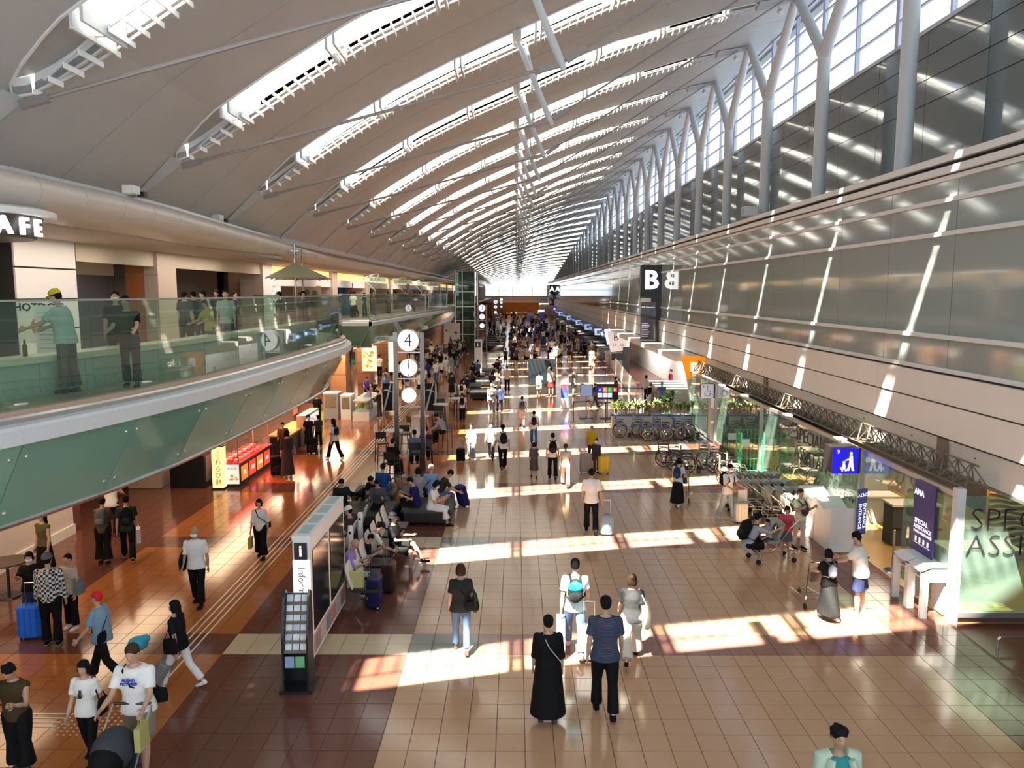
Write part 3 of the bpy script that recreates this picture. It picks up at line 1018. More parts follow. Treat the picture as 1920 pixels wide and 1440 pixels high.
# parasols
def parasol(x, y, w, label, rz):
    t = thing('parasol', label, 'parasol', (x, y, 4.6), rz)
    mc = mat('olive_canvas', (0.36, 0.34, 0.22), 0.7, var=0.05)
    mb = MB(); h = w / 2
    vs = [(0, 0, 2.62)]
    for i in range(8):
        a = PI / 4 * i; r_ = h * (1.28 if i % 2 else 1.0)
        vs.append((r_ * math.cos(a), r_ * math.sin(a), 2.12))
    n = len(vs)
    vs2 = [(v[0], v[1], v[2] - 0.03) for v in vs]
    mb.add(vs + vs2, [(0, 1 + i, 1 + (i + 1) % 8) for i in range(8)] + [(n, n + 1 + (i + 1) % 8, n + 1 + i) for i in range(8)] + [(1 + i, n + 1 + i, n + 1 + (i + 1) % 8, 1 + (i + 1) % 8) for i in range(8)])
    mb.build('canopy', mc, t)
    MB().cyl((0, 0, 0), (0, 0, 3.25), 0.035, 10).box(-0.14, 0.14, -0.02, 0.02, 3.0, 3.04).box(-0.02, 0.02, -0.14, 0.14, 2.94, 2.98).build('pole', M_steel, t)
    rb = MB()
    for i in range(8):
        a = PI / 4 * i; r_ = h * (1.28 if i % 2 else 1.0)
        rb.bar((0, 0, 2.5), (r_ * math.cos(a) * 1.05, r_ * math.sin(a) * 1.05, 2.07), 0.025)
    rb.build('ribs', mat('dark_rib', (0.08, 0.06, 0.05)), t)
    MB().cyl((0, 0, 0), (0, 0, 0.06), 0.3, 16).build('base', M_black, t)
parasol(-7.65, 26.9, 1.9, 'olive square parasol on the tip of the balcony', 0.2)
parasol(-8.25, 30.0, 1.9, 'second olive parasol, standing further back than the first', 0.5)

# pointed lamp frames of the far balcony
lm = MB().cyl((0, 0, 0), (0, 0, 2.2), 0.04, 8).bar((0, 0, 1.7), (-0.8, 0, 2.5), 0.05).bar((-0.8, 0, 2.5), (0.25, 0, 2.85), 0.05).bar((0.25, 0, 2.85), (0, 0, 1.9), 0.04).mesh('frame', M_steel)
lb = MB().box(-0.7, 0.7, -0.03, 0.03, 2.25, 2.55).mesh('sign_plate', mat('pale_green_sign', (0.55, 0.68, 0.58), 0.4, emit=0.15, var=0.02))
for i, (px, Y) in enumerate([(709, 49.5), (760, 60), (793, 72), (817, 82)]):
    x = ray(px, 590).x * Y
    t = thing('lamp_frame', 'pointed steel lamp frame with pale green plate on the far balcony, %s along' % ordn(i), 'lamp post', (x - 0.15, Y, 4.6), 0, 'lamp frames along the far balcony')
    obj('frame', lm, t); obj('sign_plate', lb, t)
    text('lettering', ['RESTAURANT', 'SHOPS', 'CAFE', 'GIFTS'][i] if False else '商店街', 0.24, (0, -0.04, 2.4), FACE_CAM, mat('green_ink', (0.03, 0.2, 0.1)), t, 0.004)

# green glass lift tower
lt = thing('lift_tower', 'green glass lift tower with steel corner posts in the middle distance', 'lift tower', (-6.6, 84, 0))
for nm, bx in (('glass_wall', (0, 2.2, 0, 0.04, 0, 8.4)), ('glass_wall', (2.16, 2.2, 0, 5, 0, 8.4)), ('glass_wall', (0, 0.04, 0, 5, 0, 8.4))):
    MB().box(*bx).build(nm, glass('tower_glass', (0.35, 0.50, 0.42), 2.0, haze=0.35, hcol=(0.12, 0.22, 0.17)), lt)
for x_ in (0, 0.75, 2.1): MB().box(x_, x_ + 0.1, -0.08, 0.0, 0, 8.6).build('post', M_alu, lt)
for z in (1.6, 3.1, 4.6, 6.2): MB().box(0, 2.2, -0.05, 0.0, z, z + 0.1).build('crossbeam', M_alu, lt)
MB().box(0.5, 1.7, 1.5, 3.5, 0.1, 2.4).build('lift_car', mat('car_grey', (0.1, 0.12, 0.12)), lt)
MB().cyl((2.45, 0, 0), (2.45, 0, 8.3), 0.14, 14).build('round_post', M_chrome, lt, True)

# ------------------------------------------------------------------ ground floor under the balcony
gw = wl
M_pinkwall = mat('pale_partition', (0.66, 0.58, 0.55), 0.5, var=0.03)
pw = thing('shop_partition', 'pale partition with striped poster under the balcony', 'partition', (-11.45, 13.0, 0))
MB().box(-0.12, 0, 0, 6.3, 0, 2.85).build('wall_panel', M_pinkwall, pw)
MB().box(0, 0.05, 0, 6.3, 0, 0.25).build('skirting', M_white, pw)
for q in range(4): MB().box(0, 0.03, 4.4 + 0.4 * q, 4.74 + 0.4 * q, 1.5, 2.3).build('poster_strip', mat('stripe_%d' % (q % 2), (0.10, 0.11, 0.16) if q % 2 else (0.25, 0.25, 0.30)), pw)
kb = thing('brown_shop_block', 'dark red brown shop wall with framed light panel under the balcony', 'shop wall', (-11.5, 19.4, 0))
MB().box(-2.5, 0, 0, 0.3, 0, 2.85).build('wall_panel', mat('dark_red_wall', (0.12, 0.035, 0.025), 0.4), kb)
M_lit = mat('lit_panel', (0.9, 0.8, 0.6), 0.5, emit=1.6, ecol=(1.0, 0.78, 0.5), var=0)
for dx in (-1.0, -0.55): MB().box(dx, dx + 0.3, -0.04, 0, 1.3, 2.2).build('light_panel', M_lit, kb)
oc = thing('stone_pier', 'warm lit stone pier under the balcony beside the lantern stall', 'pier', (-12.3, 23.8, 0))
for q in range(4): MB().box(0, 1.05, 0, 0.9, 0.01 + 0.71 * q, 0.70 + 0.71 * q).build('panel', M_beigec, oc)
# brown piers and lit shops further along the ground floor
M_pier = mat('orange_brown_pier', (0.38, 0.19, 0.10), 0.45, var=0.06)
gy = [44.5, 52, 60, 69, 78]
for i, y in enumerate(gy):
    t = thing('ground_pier', 'orange brown stone pier between ground floor shops, %s along' % ordn(i), 'pier', (-9.9 + 0.02 * i, y, 0), 0, 'piers between the ground floor shops')
    for q in range(4): MB().box(-0.9, 0, 0, 1.2, 0.01 + 0.71 * q, 0.70 + 0.71 * q).build('panel', M_pier, t)
shopc = [(33, 44.5, (0.35, 0.22, 0.15)), (45.7, 52, (0.5, 0.16, 0.05)), (53.2, 60, (0.55, 0.3, 0.12)), (61.2, 69, (0.4, 0.25, 0.15)), (70.2, 78, (0.3, 0.22, 0.2)), (80, 150, (0.25, 0.15, 0.12))]
for i, (a_, b_, c_) in enumerate(shopc):
    t = thing('shop_interior', 'lit back wall and shelving of the %s ground floor shop' % ordn(i), 'shop', (-13, a_, 0), 0, 'ground floor shop interiors')
    MB().box(-0.1, 0, 0, b_ - a_, 0, 2.85).build('back_wall', mat('shopwall_%d' % i, c_, 0.6, var=0.15, scale=2), t)
    n = int((b_ - a_) / 1.6)
    for q in range(min(n, 8)):
        MB().box(0, 0.05, 0.3 + 1.6 * q, 1.5 + 1.6 * q, 1.7, 2.4).build('light_box', mat('lightbox_%d' % (q % 3), [(1, .9, .7), (1, .35, .25), (1, .8, .4)][q % 3], 0.5, emit=1.8, var=0), t)
def side_sign(x, y, z, s, i):
    t = thing('hanging_sign', 'pale green hanging shop sign under the far balcony, %s along' % ordn(i), 'sign', (x, y, z), 0, 'green hanging shop signs')
    MB().box(-0.75, 0.75, 0, 0.06, 0, 0.32).build('plate', MATS['pale_green_sign'], t)
    text('lettering', s, 0.2, (0, -0.01, 0.16), FACE_CAM, MATS['green_ink'], t, 0.004)
for i, (px, py, Y) in enumerate([(717, 635, 50), (757, 622, 58), (787, 614, 68)]):
    p = at_y(px, py, Y); side_sign(p.x, p.y, p.z - 0.16, '営業案内', i)
t = poster('black shop screen with a green heading between the brown piers', (-10.6, 46.0, 1.9), 1.9, 0.75, 'cam', [(0.01, 0.012, 0.015), (0.02, 0.25, 0.18)], 0, name='shop_screen', words=[])
t = poster('large sepia picture of bread rolls below the black shop screen', (-10.6, 46.0, 0.6), 1.7, 1.25, 'cam', [(0.25, 0.17, 0.11), (0.5, 0.36, 0.22), (0.4, 0.27, 0.16)], 0)
t = poster('glowing red and yellow poster on the orange shop wall', (-9.9, 52.0 - 0.2, 0.9), 1.0, 1.7, 'cam', [(0.9, 0.6, 0.4), (0.9, 0.15, 0.05), (0.9, 0.5, 0.1)], 0, emit=1.2)
t = poster('bright yellow and green price poster at the corner of the stall row', (-11.6, 44.4, 0.7), 0.8, 1.3, 'cam', [(0.75, 0.8, 0.1), (0.2, 0.6, 0.2)], 0, emit=0.6)
t = poster('tall glowing white column poster beside the brown pier', (-8.95, 56.0, 0.4), 0.7, 2.2, 'cam', [(1.0, 0.85, 0.6), (1, 0.9, 0.7)], 0, emit=1.6)
t = poster('white roll up poster with a round dark emblem in the crowd', (-6.3, 76, 0.2), 1.6, 3.0, 'cam', [(0.60, 0.56, 0.54), (0.05, 0.05, 0.05)], 0)
MB().box(-6.2, -4.9, 80, 80.05, 2.6, 3.3).build('screen', M_black, None)
o = D.objects['screen']; tag(o, 'dark departure screen hung beside the green glass lift tower', 'screen')
o.location.x = -3.2

# lamps
def arealamp(name, loc, sx, sy, power, col, rot=(0, 0, 0)):
    l = D.lights.new(name, 'AREA'); l.shape = 'RECTANGLE'; l.size = sx; l.size_y = sy; l.energy = power; l.color = col
    o = D.objects.new(name, l); COL.objects.link(o); o.location = loc; o.rotation_euler = rot
    return o
WARM = (1.0, 0.72, 0.45)
for i, (x, y, p) in enumerate([(-10.2, 13, 90), (-10.2, 19, 110), (-10, 26, 150), (-10, 34, 240), (-10, 42, 300)]):
    arealamp('shop_ceiling_lamp', (x, y, 2.82), 1.2, 5, p, WARM)
for y in (52, 64, 76, 100, 130, 165): arealamp('shop_ceiling_lamp', (-10.5, y, 2.82), 2.0, 9, 320, WARM)
for y, p in ((9, 110), (13, 150), (18, 180), (26, 200), (36, 230), (46, 230), (55, 250), (70, 250), (100, 400), (140, 400)): arealamp('upper_ceiling_lamp', (-9.75, y, 7.4), 1.6, 6, p * 0.75, (1, 0.86, 0.72))
# ------------------------------------------------------------------ people
def remesh(mb, name, voxel, smooth_it=2):
    me = mb.mesh(name + '_src')
    o = D.objects.new(name, me)
    md = o.modifiers.new('r', 'REMESH'); md.mode = 'VOXEL'; md.voxel_size = voxel; md.use_smooth_shade = True
    if smooth_it:
        sm = o.modifiers.new('s', 'SMOOTH'); sm.factor = 0.5; sm.iterations = smooth_it
    out = evaluated_mesh(o)
    D.meshes.remove(me)
    out.name = name
    return out

POSES = {
    # hip, knee (deg; hip + forward), arm (fwd, out), elbow, lean, head pitch ; L then R
    'stand': dict(hip=(2, -2), knee=(3, 3), arm=((4, 7), (-2, 7)), elb=(12, 14), lean=1, head=0),
    'walk': dict(hip=(24, -16), knee=(6, 24), arm=((-18, 8), (20, 8)), elb=(14, 22), lean=4, head=2),
    'walk2': dict(hip=(-18, 22), knee=(26, 6), arm=((18, 9), (-14, 9)), elb=(24, 16), lean=4, head=2),
    'stroll': dict(hip=(11, -9), knee=(5, 14), arm=((-8, 8), (8, 8)), elb=(14, 16), lean=2, head=4),
    'phone': dict(hip=(3, -3), knee=(4, 4), arm=((22, 10), (24, 10)), elb=(95, 92), lean=3, head=28),
    'push': dict(hip=(14, -12), knee=(6, 16), arm=((28, 8), (28, 8)), elb=(48, 48), lean=6, head=10),
    'pull': dict(hip=(16, -12), knee=(6, 18), arm=((6, 8), (-22, 12)), elb=(12, 6), lean=3, head=2),
    'reach': dict(hip=(3, -4), knee=(3, 3), arm=((42, 9), (34, 9)), elb=(30, 38), lean=8, head=14),
    'hip_hold': dict(hip=(4, -4), knee=(4, 4), arm=((30, 14), (34, 14)), elb=(95, 90), lean=-2, head=12),
    'sit': dict(hip=(84, 86), knee=(80, 84), arm=((16, 8), (20, 8)), elb=(46, 44), lean=6, head=12),
    'sit_phone': dict(hip=(84, 88), knee=(84, 78), arm=((14, 8), (14, 8)), elb=(100, 100), lean=10, head=30),
    'sit_slump': dict(hip=(80, 84), knee=(70, 86), arm=((26, 6), (30, 6)), elb=(36, 36), lean=28, head=26),
    'sit_cross': dict(hip=(97, 80), knee=(66, 82), arm=((26, 10), (26, 10)), elb=(70, 70), lean=-4, head=8),
    'crouch': dict(hip=(112, 92), knee=(128, 112), arm=((58, 8), (66, 8)), elb=(50, 45), lean=26, head=-4),
    'wave': dict(hip=(3, -3), knee=(3, 3), arm=((150, 20), (20, 8)), elb=(60, 50), lean=0, head=6),
}
HEADS = {}

def skeleton(pose, fem, wide=1.0):
    P = POSES[pose]
    J = {}
    lean = R(P['lean'])
    TH, SHN = 0.245, 0.235
    def leg(side, hip, knee):
        hx = side * 0.052
        h = R(hip); k = R(knee)
        kn = Vector((hx + side * 0.008, math.sin(h) * TH, -math.cos(h) * TH))
        a2 = h - k
        an = kn + Vector((0, math.sin(a2) * SHN, -math.cos(a2) * SHN))
        return Vector((hx, 0, 0)), kn, an, a2
    L = leg(-1, P['hip'][0], P['knee'][0]); Rr = leg(1, P['hip'][1], P['knee'][1])
    low = min(L[2].z, Rr[2].z)
    pz = 0.042 - low
    if pose.startswith('sit'):
        pz = 0.275
    base = Vector((0, 0, pz))
    J['pelvis'] = base
    for nm, g in (('L', L), ('R', Rr)):
        J['hip' + nm] = base + g[0]; J['knee' + nm] = base + g[1]; J['ank' + nm] = base + g[2]
        J['fa' + nm] = g[3]
    up = Vector((0, math.sin(lean), math.cos(lean))); fw = Vector((0, math.cos(lean), -math.sin(lean)))
    J['up'] = up; J['fw'] = fw
    J['chest'] = base + up * 0.20
    J['neck'] = base + up * 0.315
    sw = (0.089 if fem else 0.099) * (0.5 + 0.5 * wide)
    for side, nm, (af, ao), el in ((-1, 'L', P['arm'][0], P['elb'][0]), (1, 'R', P['arm'][1], P['elb'][1])):
        sh = base + up * 0.274 + Vector((side * sw, 0, 0))
        af, ao, el = R(af), R(ao), R(el)
        d1 = Vector((side * math.sin(ao), math.sin(af) * math.cos(ao), -math.cos(af) * math.cos(ao)))
        e = sh + d1 * 0.165
        a2 = af + el
        inn = -0.10 if el > R(50) else 0.0
        d2 = Vector((side * (math.sin(ao) * 0.6 + inn * 2), math.sin(a2), -math.cos(a2))).normalized()
        w = e + d2 * 0.145
        J['sh' + nm] = sh; J['elb' + nm] = e; J['wr' + nm] = w; J['hd' + nm] = d2
    hp = lean + R(P['head'])
    hu = Vector((0, math.sin(hp), math.cos(hp)))
    J['hu'] = hu
    J['hf'] = Vector((0, math.cos(hp), -math.sin(hp)))
    J['head'] = J['neck'] + up * 0.022 + hu * 0.072
    return J

def hrot(J):
    return Matrix((( 1, 0, 0), (0, J['hf'].y, J['hu'].y), (0, J['hf'].z, J['hu'].z)))

LIB = {}
def torso_rings(J, fem, wide, infl=0.0, top=0.318, bottom=-0.045):
    b, up = J['pelvis'], J['up']
    rg = []
    if fem:
        prof = [(-0.045, 0.070, 0.055), (0.0, 0.092, 0.066), (0.04, 0.088, 0.062), (0.10, 0.070, 0.052), (0.17, 0.080, 0.060), (0.21, 0.086, 0.066), (0.26, 0.090, 0.054), (0.288, 0.072, 0.044), (0.305, 0.046, 0.036), (0.32, 0.030, 0.030)]
    else:
        prof = [(-0.045, 0.068, 0.055), (0.0, 0.086, 0.063), (0.05, 0.084, 0.062), (0.11, 0.080, 0.058), (0.18, 0.093, 0.064), (0.22, 0.099, 0.066), (0.262, 0.102, 0.056), (0.290, 0.080, 0.046), (0.308, 0.052, 0.038), (0.322, 0.033, 0.033)]
    pts, rad = [], []
    for t, rx, ry in prof:
        if t > top + 1e-6 or t < bottom - 1e-6: continue
        c = b + (up * t if t > 0 else Vector((0, 0, t)))
        pts.append(c); rad.append((rx * wide + infl, ry * wide + infl))
    return pts, rad

def hand(mb, J, nm, fine=True, curl=0.35):
    w, d = J['wr' + nm], J['hd' + nm]
    side = -1 if nm == 'L' else 1
    ref = Vector((0, 1, 0)) - d * d.y
    if ref.length < 0.2: ref = Vector((side, 0, 0)) - d * (side * d.x)
    ref.normalize()
    nrm = d.cross(ref).normalized()            # palm normal
    if nrm.x * side > 0: nrm = -nrm
    pc = w + d * 0.026
    mb.tube([w - d * 0.004, w + d * 0.012, w + d * 0.034, w + d * 0.046], [(0.014, 0.011), (0.021, 0.010), (0.024, 0.010), (0.020, 0.009)], 8, ref=ref)
    for q in range(4):
        ln = (0.036, 0.041, 0.038, 0.030)[q]
        o_ = ref * ((1.5 - q) * 0.0108)
        p0 = w + d * 0.042 + o_
        dd = (d * 0.9 + nrm * curl * 0.8).normalized()
        p1 = p0 + d * ln * 0.45
        p2 = p1 + dd * ln * 0.35
        p3 = p2 + (d * 0.5 + nrm * curl * 1.9).normalized() * ln * 0.3
        mb.tube([p0, p1, p2, p3], [0.0054, 0.0052, 0.0048, 0.0036], 6, ref=nrm)
    t0 = w + d * 0.014 + ref * 0.019
    mb.tube([t0, t0 + (d * 0.6 + ref * 0.8).normalized() * 0.018, t0 + (d * 0.95 + ref * 0.5 + nrm * 0.3).normalized() * 0.036], [0.0075, 0.0066, 0.0045], 6, ref=nrm)

def arms(mb, J, infl=0.0, to=2.0, flare=0.0):
    for nm in 'LR':
        s, e, w = J['sh' + nm], J['elb' + nm], J['wr' + nm]
        mb.sphere(s, 0.028 + infl, 0, 10, 7)
        if to >= 2:
            mb.tube([s, s.lerp(e, 0.5), e, e.lerp(w, 0.45), w], [0.028 + infl, 0.025 + infl, 0.0215 + infl, 0.022 + infl, 0.0145 + infl + flare], 10)
            mb.sphere(e, 0.0225 + infl, 0, 8, 6)
        elif to > 1:
            q = e.lerp(w, to - 1)
            mb.tube([s, s.lerp(e, 0.5), e, q], [0.028 + infl, 0.026 + infl, 0.023 + infl, 0.023 + infl + flare], 10)
            mb.sphere(e, 0.0235 + infl, 0, 8, 6)
        else:
            q = s.lerp(e, to)
            mb.tube([s, s.lerp(q, 0.5), q], [0.028 + infl, 0.0275 + infl, 0.0275 + infl + flare], 10)

def legs(mb, J, infl=0.0, to=2.0, flare=0.0, wide=1.0):
    for nm in 'LR':
        h, k, a = J['hip' + nm], J['knee' + nm], J['ank' + nm]
        mb.sphere(h, 0.049 * wide + infl, 0, 10, 7)
        if to >= 2:
            mb.tube([h, h.lerp(k, 0.5), k, k.lerp(a, 0.35), a], [0.049 * wide + infl, 0.043 * wide + infl, 0.032 + infl, 0.034 + infl + flare * 0.5, 0.020 + infl + flare], 10)
            mb.sphere(k, 0.034 + infl, 0, 8, 6)
        elif to > 1:
            q = k.lerp(a, to - 1)
            mb.tube([h, h.lerp(k, 0.5), k, q], [0.049 * wide + infl, 0.043 * wide + infl, 0.034 + infl, 0.035 + infl + flare], 10)
            mb.sphere(k, 0.035 + infl, 0, 8, 6)
        else:
            q = h.lerp(k, to)
            mb.tube([h, h.lerp(q, 0.5), q], [0.050 * wide + infl, 0.047 * wide + infl, 0.045 + infl + flare], 10)

def body_mesh(pose, fem, wide, fine):
    key = ('body', pose, fem, wide, fine)
    if key in LIB: return LIB[key]
    J = skeleton(pose, fem, wide)
    mb = MB()
    p, r_ = torso_rings(J, fem, wide)
    mb.tube(p, r_, 14)
    n = J['neck']
    H = J['head']; hr = hrot(J)
    mb.tube([n - J['up'] * 0.02, n + J['up'] * 0.012, H - J['hu'] * 0.03], [0.032, 0.027, 0.028], 10)
    def hp(x, y, z): return H + hr @ Vector((x, y, z))
    mb.sphere(hp(0, -0.006, 0.012), (0.0440, 0.0530, 0.052), 0, 14, 10, hr)
    mb.sphere(hp(0, 0.010, -0.024), (0.0345, 0.0385, 0.040), 0, 12, 8, hr)
    mb.sphere(hp(0, 0.022, -0.046), (0.017, 0.018, 0.014), 0, 8, 6, hr)
    mb.tube([hp(0, 0.045, 0.006), hp(0, 0.055, -0.010), hp(0, 0.049, -0.018)], [0.005, 0.0085, 0.007], 6)
    for s in (-1, 1):
        mb.sphere(hp(s * 0.044, -0.004, -0.006), (0.006, 0.011, 0.016), 0, 8, 6, hr)
    arms(mb, J)
    legs(mb, J, wide=wide)
    for nm in 'LR':
        a = J['ank' + nm]; fa = J['fa' + nm]
        fd = Vector((0, math.cos(fa * 0.6), math.sin(fa * 0.6) - 0.12)).normalized()
        mb.tube([a + Vector((0, -0.02, -0.018)), a + fd * 0.03 + Vector((0, 0, -0.024)), a + fd * 0.085 + Vector((0, 0, -0.03))], [0.018, (0.021, 0.014), (0.019, 0.009)], 8)
    me = remesh(mb, 'body', 0.0105 if fine else 0.02, 2)
    if fine:
        ex = MB()
        hand(ex, J, 'L'); hand(ex, J, 'R')
        for s in (-1, 1):
            ex.sphere(hp(s * 0.0165, 0.0415, 0.002), (0.0058, 0.0045, 0.0038), 1, 8, 6, hr)
            ex.cbox(hp(s * 0.0165, 0.0445, 0.0135), (0.016, 0.004, 0.003), 1, hr)
        ex.cbox(hp(0, 0.0455, -0.0315), (0.019, 0.004, 0.0042), 2, hr)
        bm = bmesh.new(); bm.from_mesh(me)
        m2 = ex.mesh('x'); m2.polygons.foreach_set('use_smooth', [True] * len(m2.polygons))
        bm.from_mesh(m2); bm.to_mesh(me); bm.free(); D.meshes.remove(m2)
    me.materials.clear()
    for _ in range(3): me.materials.append(MATS['skin_a'])
    LIB[key] = me
    return me

def top_mesh(kind, pose, fem, wide, fine):
    key = ('top', kind, pose, fem, wide, fine)
    if key in LIB: return LIB[key]
    J = skeleton(pose, fem, wide)
    mb = MB()
    inf = 0.010 if kind != 'jacket' else 0.016
    low = {'dress': -0.045, 'crop': 0.03}.get(kind, -0.045)
    p, r_ = torso_rings(J, fem, wide, inf, 0.3085, low)
    if kind in ('tee', 'loose', 'shirt', 'jacket'):
        r_[0] = (0.110 * wide + 0.002, 0.080 * wide); r_[1] = (0.106 * wide, 0.078 * wide)
    if kind == 'loose':
        r_ = [(a + 0.012, b + 0.010) if i < 5 else (a + 0.004, b + 0.003) for i, (a, b) in enumerate(r_)]
    mb.tube(p, r_, 16)
    if kind in ('tee', 'loose', 'dress', 'shirt'): arms(mb, J, inf * 0.8, 0.74 if kind != 'shirt' else 0.85, 0.005)
    elif kind == 'three': arms(mb, J, inf, 1.25, 0.005)
    elif kind in ('long', 'jacket'): arms(mb, J, inf * 0.9, 1.92, 0.004)
    elif kind == 'vest':
        for nm in 'LR': mb.sphere(J['sh' + nm] + Vector((0, 0, -0.004)), 0.036, 0, 10, 7)
    if kind in ('shirt', 'jacket'):
        mb.tube([J['neck'] - J['up'] * 0.02, J['neck'] + J['up'] * 0.006], [0.044, 0.036], 12)
    me = remesh(mb, 'top', 0.0105 if fine else 0.02, 2)
    me.materials.clear(); me.materials.append(MATS['skin_a'])
    LIB[key] = me
    return me

def bottom_mesh(kind, pose, fem, wide, fine):
    key = ('bot', kind, pose, fem, wide, fine)
    if key in LIB: return LIB[key]
    J = skeleton(pose, fem, wide)
    mb = MB(); b = J['pelvis']
    rx, ry = (0.092, 0.066) if fem else (0.086, 0.063)
    up = J['up']
    w = wide
    mb.tube([b + Vector((0, 0, -0.05)), b, b + up * 0.035, b + up * 0.075], [(0.075 * w, 0.06 * w), (rx * w + 0.006, ry * w + 0.006), (rx * w + 0.004, ry * w + 0.004), (rx * w - 0.006, ry * w - 0.002)], 14)
    if kind == 'trousers': legs(mb, J, 0.008, 1.93, 0.006, w)
    elif kind == 'wide': legs(mb, J, 0.016, 1.85, 0.026, w)
    elif kind == 'slim': legs(mb, J, 0.005, 1.88, 0.001, w)
    elif kind == 'shorts': legs(mb, J, 0.012, 0.86, 0.014, w)
    elif kind in ('skirt', 'midi', 'maxi'):
        hem = {'skirt': 0.62, 'midi': 0.42, 'maxi': 0.16}[kind]
        if pose.startswith('sit'):
            kn = (J['kneeL'] + J['kneeR']) / 2; an = (J['ankL'] + J['ankR']) / 2
            mb.tube([b, b.lerp(kn, 0.5), kn, kn.lerp(an, 0.6)], [(0.11, 0.075), (0.115, 0.07), (0.11, 0.06), (0.125, 0.07)], 14)
        else:
            zt = b.z
            span = abs(J['ankL'].y - J['ankR'].y) * 0.5
            mid = (J['ankL'].y + J['ankR'].y) / 2
            st = []
            for i in range(7):
                t = i / 6.0
                z = zt + (zt * hem - zt) * t if False else zt - (zt - zt * hem) * t
                f = (zt - z) / zt
                st.append((Vector((0, mid * f, z)), (rx * w + 0.008 + 0.055 * f, ry * w + 0.012 + 0.045 * f + span * f * 0.9)))
            mb.tube([s[0] for s in st], [s[1] for s in st], 18)
    me = remesh(mb, 'bottom', 0.0105 if fine else 0.02, 1)
    me.materials.clear(); me.materials.append(MATS['skin_a'])
    LIB[key] = me
    return me

def hair_mesh(kind, pose, fem, wide, fine):
    key = ('hair', kind, pose, fem, wide, fine)
    if key in LIB: return LIB[key]
    J = skeleton(pose, fem, wide)
    H = J['head']; hr = hrot(J)
    def hp(x, y, z): return H + hr @ Vector((x, y, z))
    mb = MB()
    if kind == 'bald':
        mb.tube([hp(0, -0.02, -0.02), hp(0, -0.022, 0.0)], [(0.047, 0.040), (0.0475, 0.040)], 16)
    else:
        mb.sphere(hp(0, -0.012, 0.0205), (0.0485, 0.0545, 0.0505), 0, 16, 10, hr)
        mb.sphere(hp(0, -0.026, 0.000), (0.0455, 0.038, 0.044), 0, 14, 8, hr)
        if kind == 'fringe' or kind == 'bob' or kind == 'long':
            mb.sphere(hp(0, 0.020, 0.036), (0.040, 0.028, 0.020), 0, 12, 8, hr)
        if kind == 'puffy':
            for i in range(9):
                a = i * 2.4
                mb.sphere(hp(0.034 * math.cos(a), -0.012 + 0.034 * math.sin(a), 0.048 - 0.003 * i), 0.022, 0, 8, 6)
        if kind in ('bob', 'long'):
            for s in (-1, 1):
                mb.tube([hp(s * 0.040, -0.010, 0.02), hp(s * 0.043, -0.008, -0.03), hp(s * 0.040, -0.010, -0.060)], [(0.014, 0.026), (0.014, 0.028), (0.010, 0.022)], 8)
            mb.tube([hp(0, -0.035, 0.02), hp(0, -0.040, -0.03), hp(0, -0.036, -0.062)], [(0.046, 0.026), (0.048, 0.026), (0.040, 0.018)], 12)
        if kind == 'long':
            p = hp(0, -0.038, -0.05)
            mb.tube([p, p - J['up'] * 0.05 - J['fw'] * 0.010, p - J['up'] * 0.095 - J['fw'] * 0.006], [(0.044, 0.022), (0.046, 0.020), (0.030, 0.012)], 12)
        if kind == 'bun':
            mb.sphere(hp(0, -0.066, 0.006), 0.022, 0, 10, 7)
        if kind == 'tail':
            mb.sphere(hp(0, -0.066, 0.0), 0.013, 0, 8, 6)
            mb.tube([hp(0, -0.066, 0.0), hp(0, -0.078, -0.03), hp(0, -0.070, -0.075)], [0.012, 0.015, 0.006], 8)
    me = remesh(mb, 'hair', 0.007 if fine else 0.014, 1)
    me.materials.clear(); me.materials.append(MATS['skin_a'])
    LIB[key] = me
    return me

def hat_mesh(kind, pose, fem, wide):
    key = ('hat', kind, pose, fem, wide)
    if key in LIB: return LIB[key]
    J = skeleton(pose, fem, wide)
    H = J['head']; hr = hrot(J)
    def hp(x, y, z): return H + hr @ Vector((x, y, z))
    mb = MB()
    mb.tube([hp(0, -0.01, 0.018), hp(0, -0.01, 0.045), hp(0, -0.01, 0.066), hp(0, -0.008, 0.078)], [(0.052, 0.059), (0.050, 0.057), (0.038, 0.044), (0.008, 0.01)], 18)
    if kind == 'cap':
        mb.tube([hp(0, 0.035, 0.022), hp(0, 0.062, 0.020), hp(0, 0.088, 0.014)], [(0.044, 0.005), (0.040, 0.004), (0.022, 0.003)], 12)
    else:
        mb.tube([hp(0, -0.01, 0.022), hp(0, -0.01, 0.006)], [(0.052, 0.059), (0.074, 0.082)], 20)
    me = mb.mesh('hat', MATS['skin_a'], True)
    LIB[key] = me
    return me

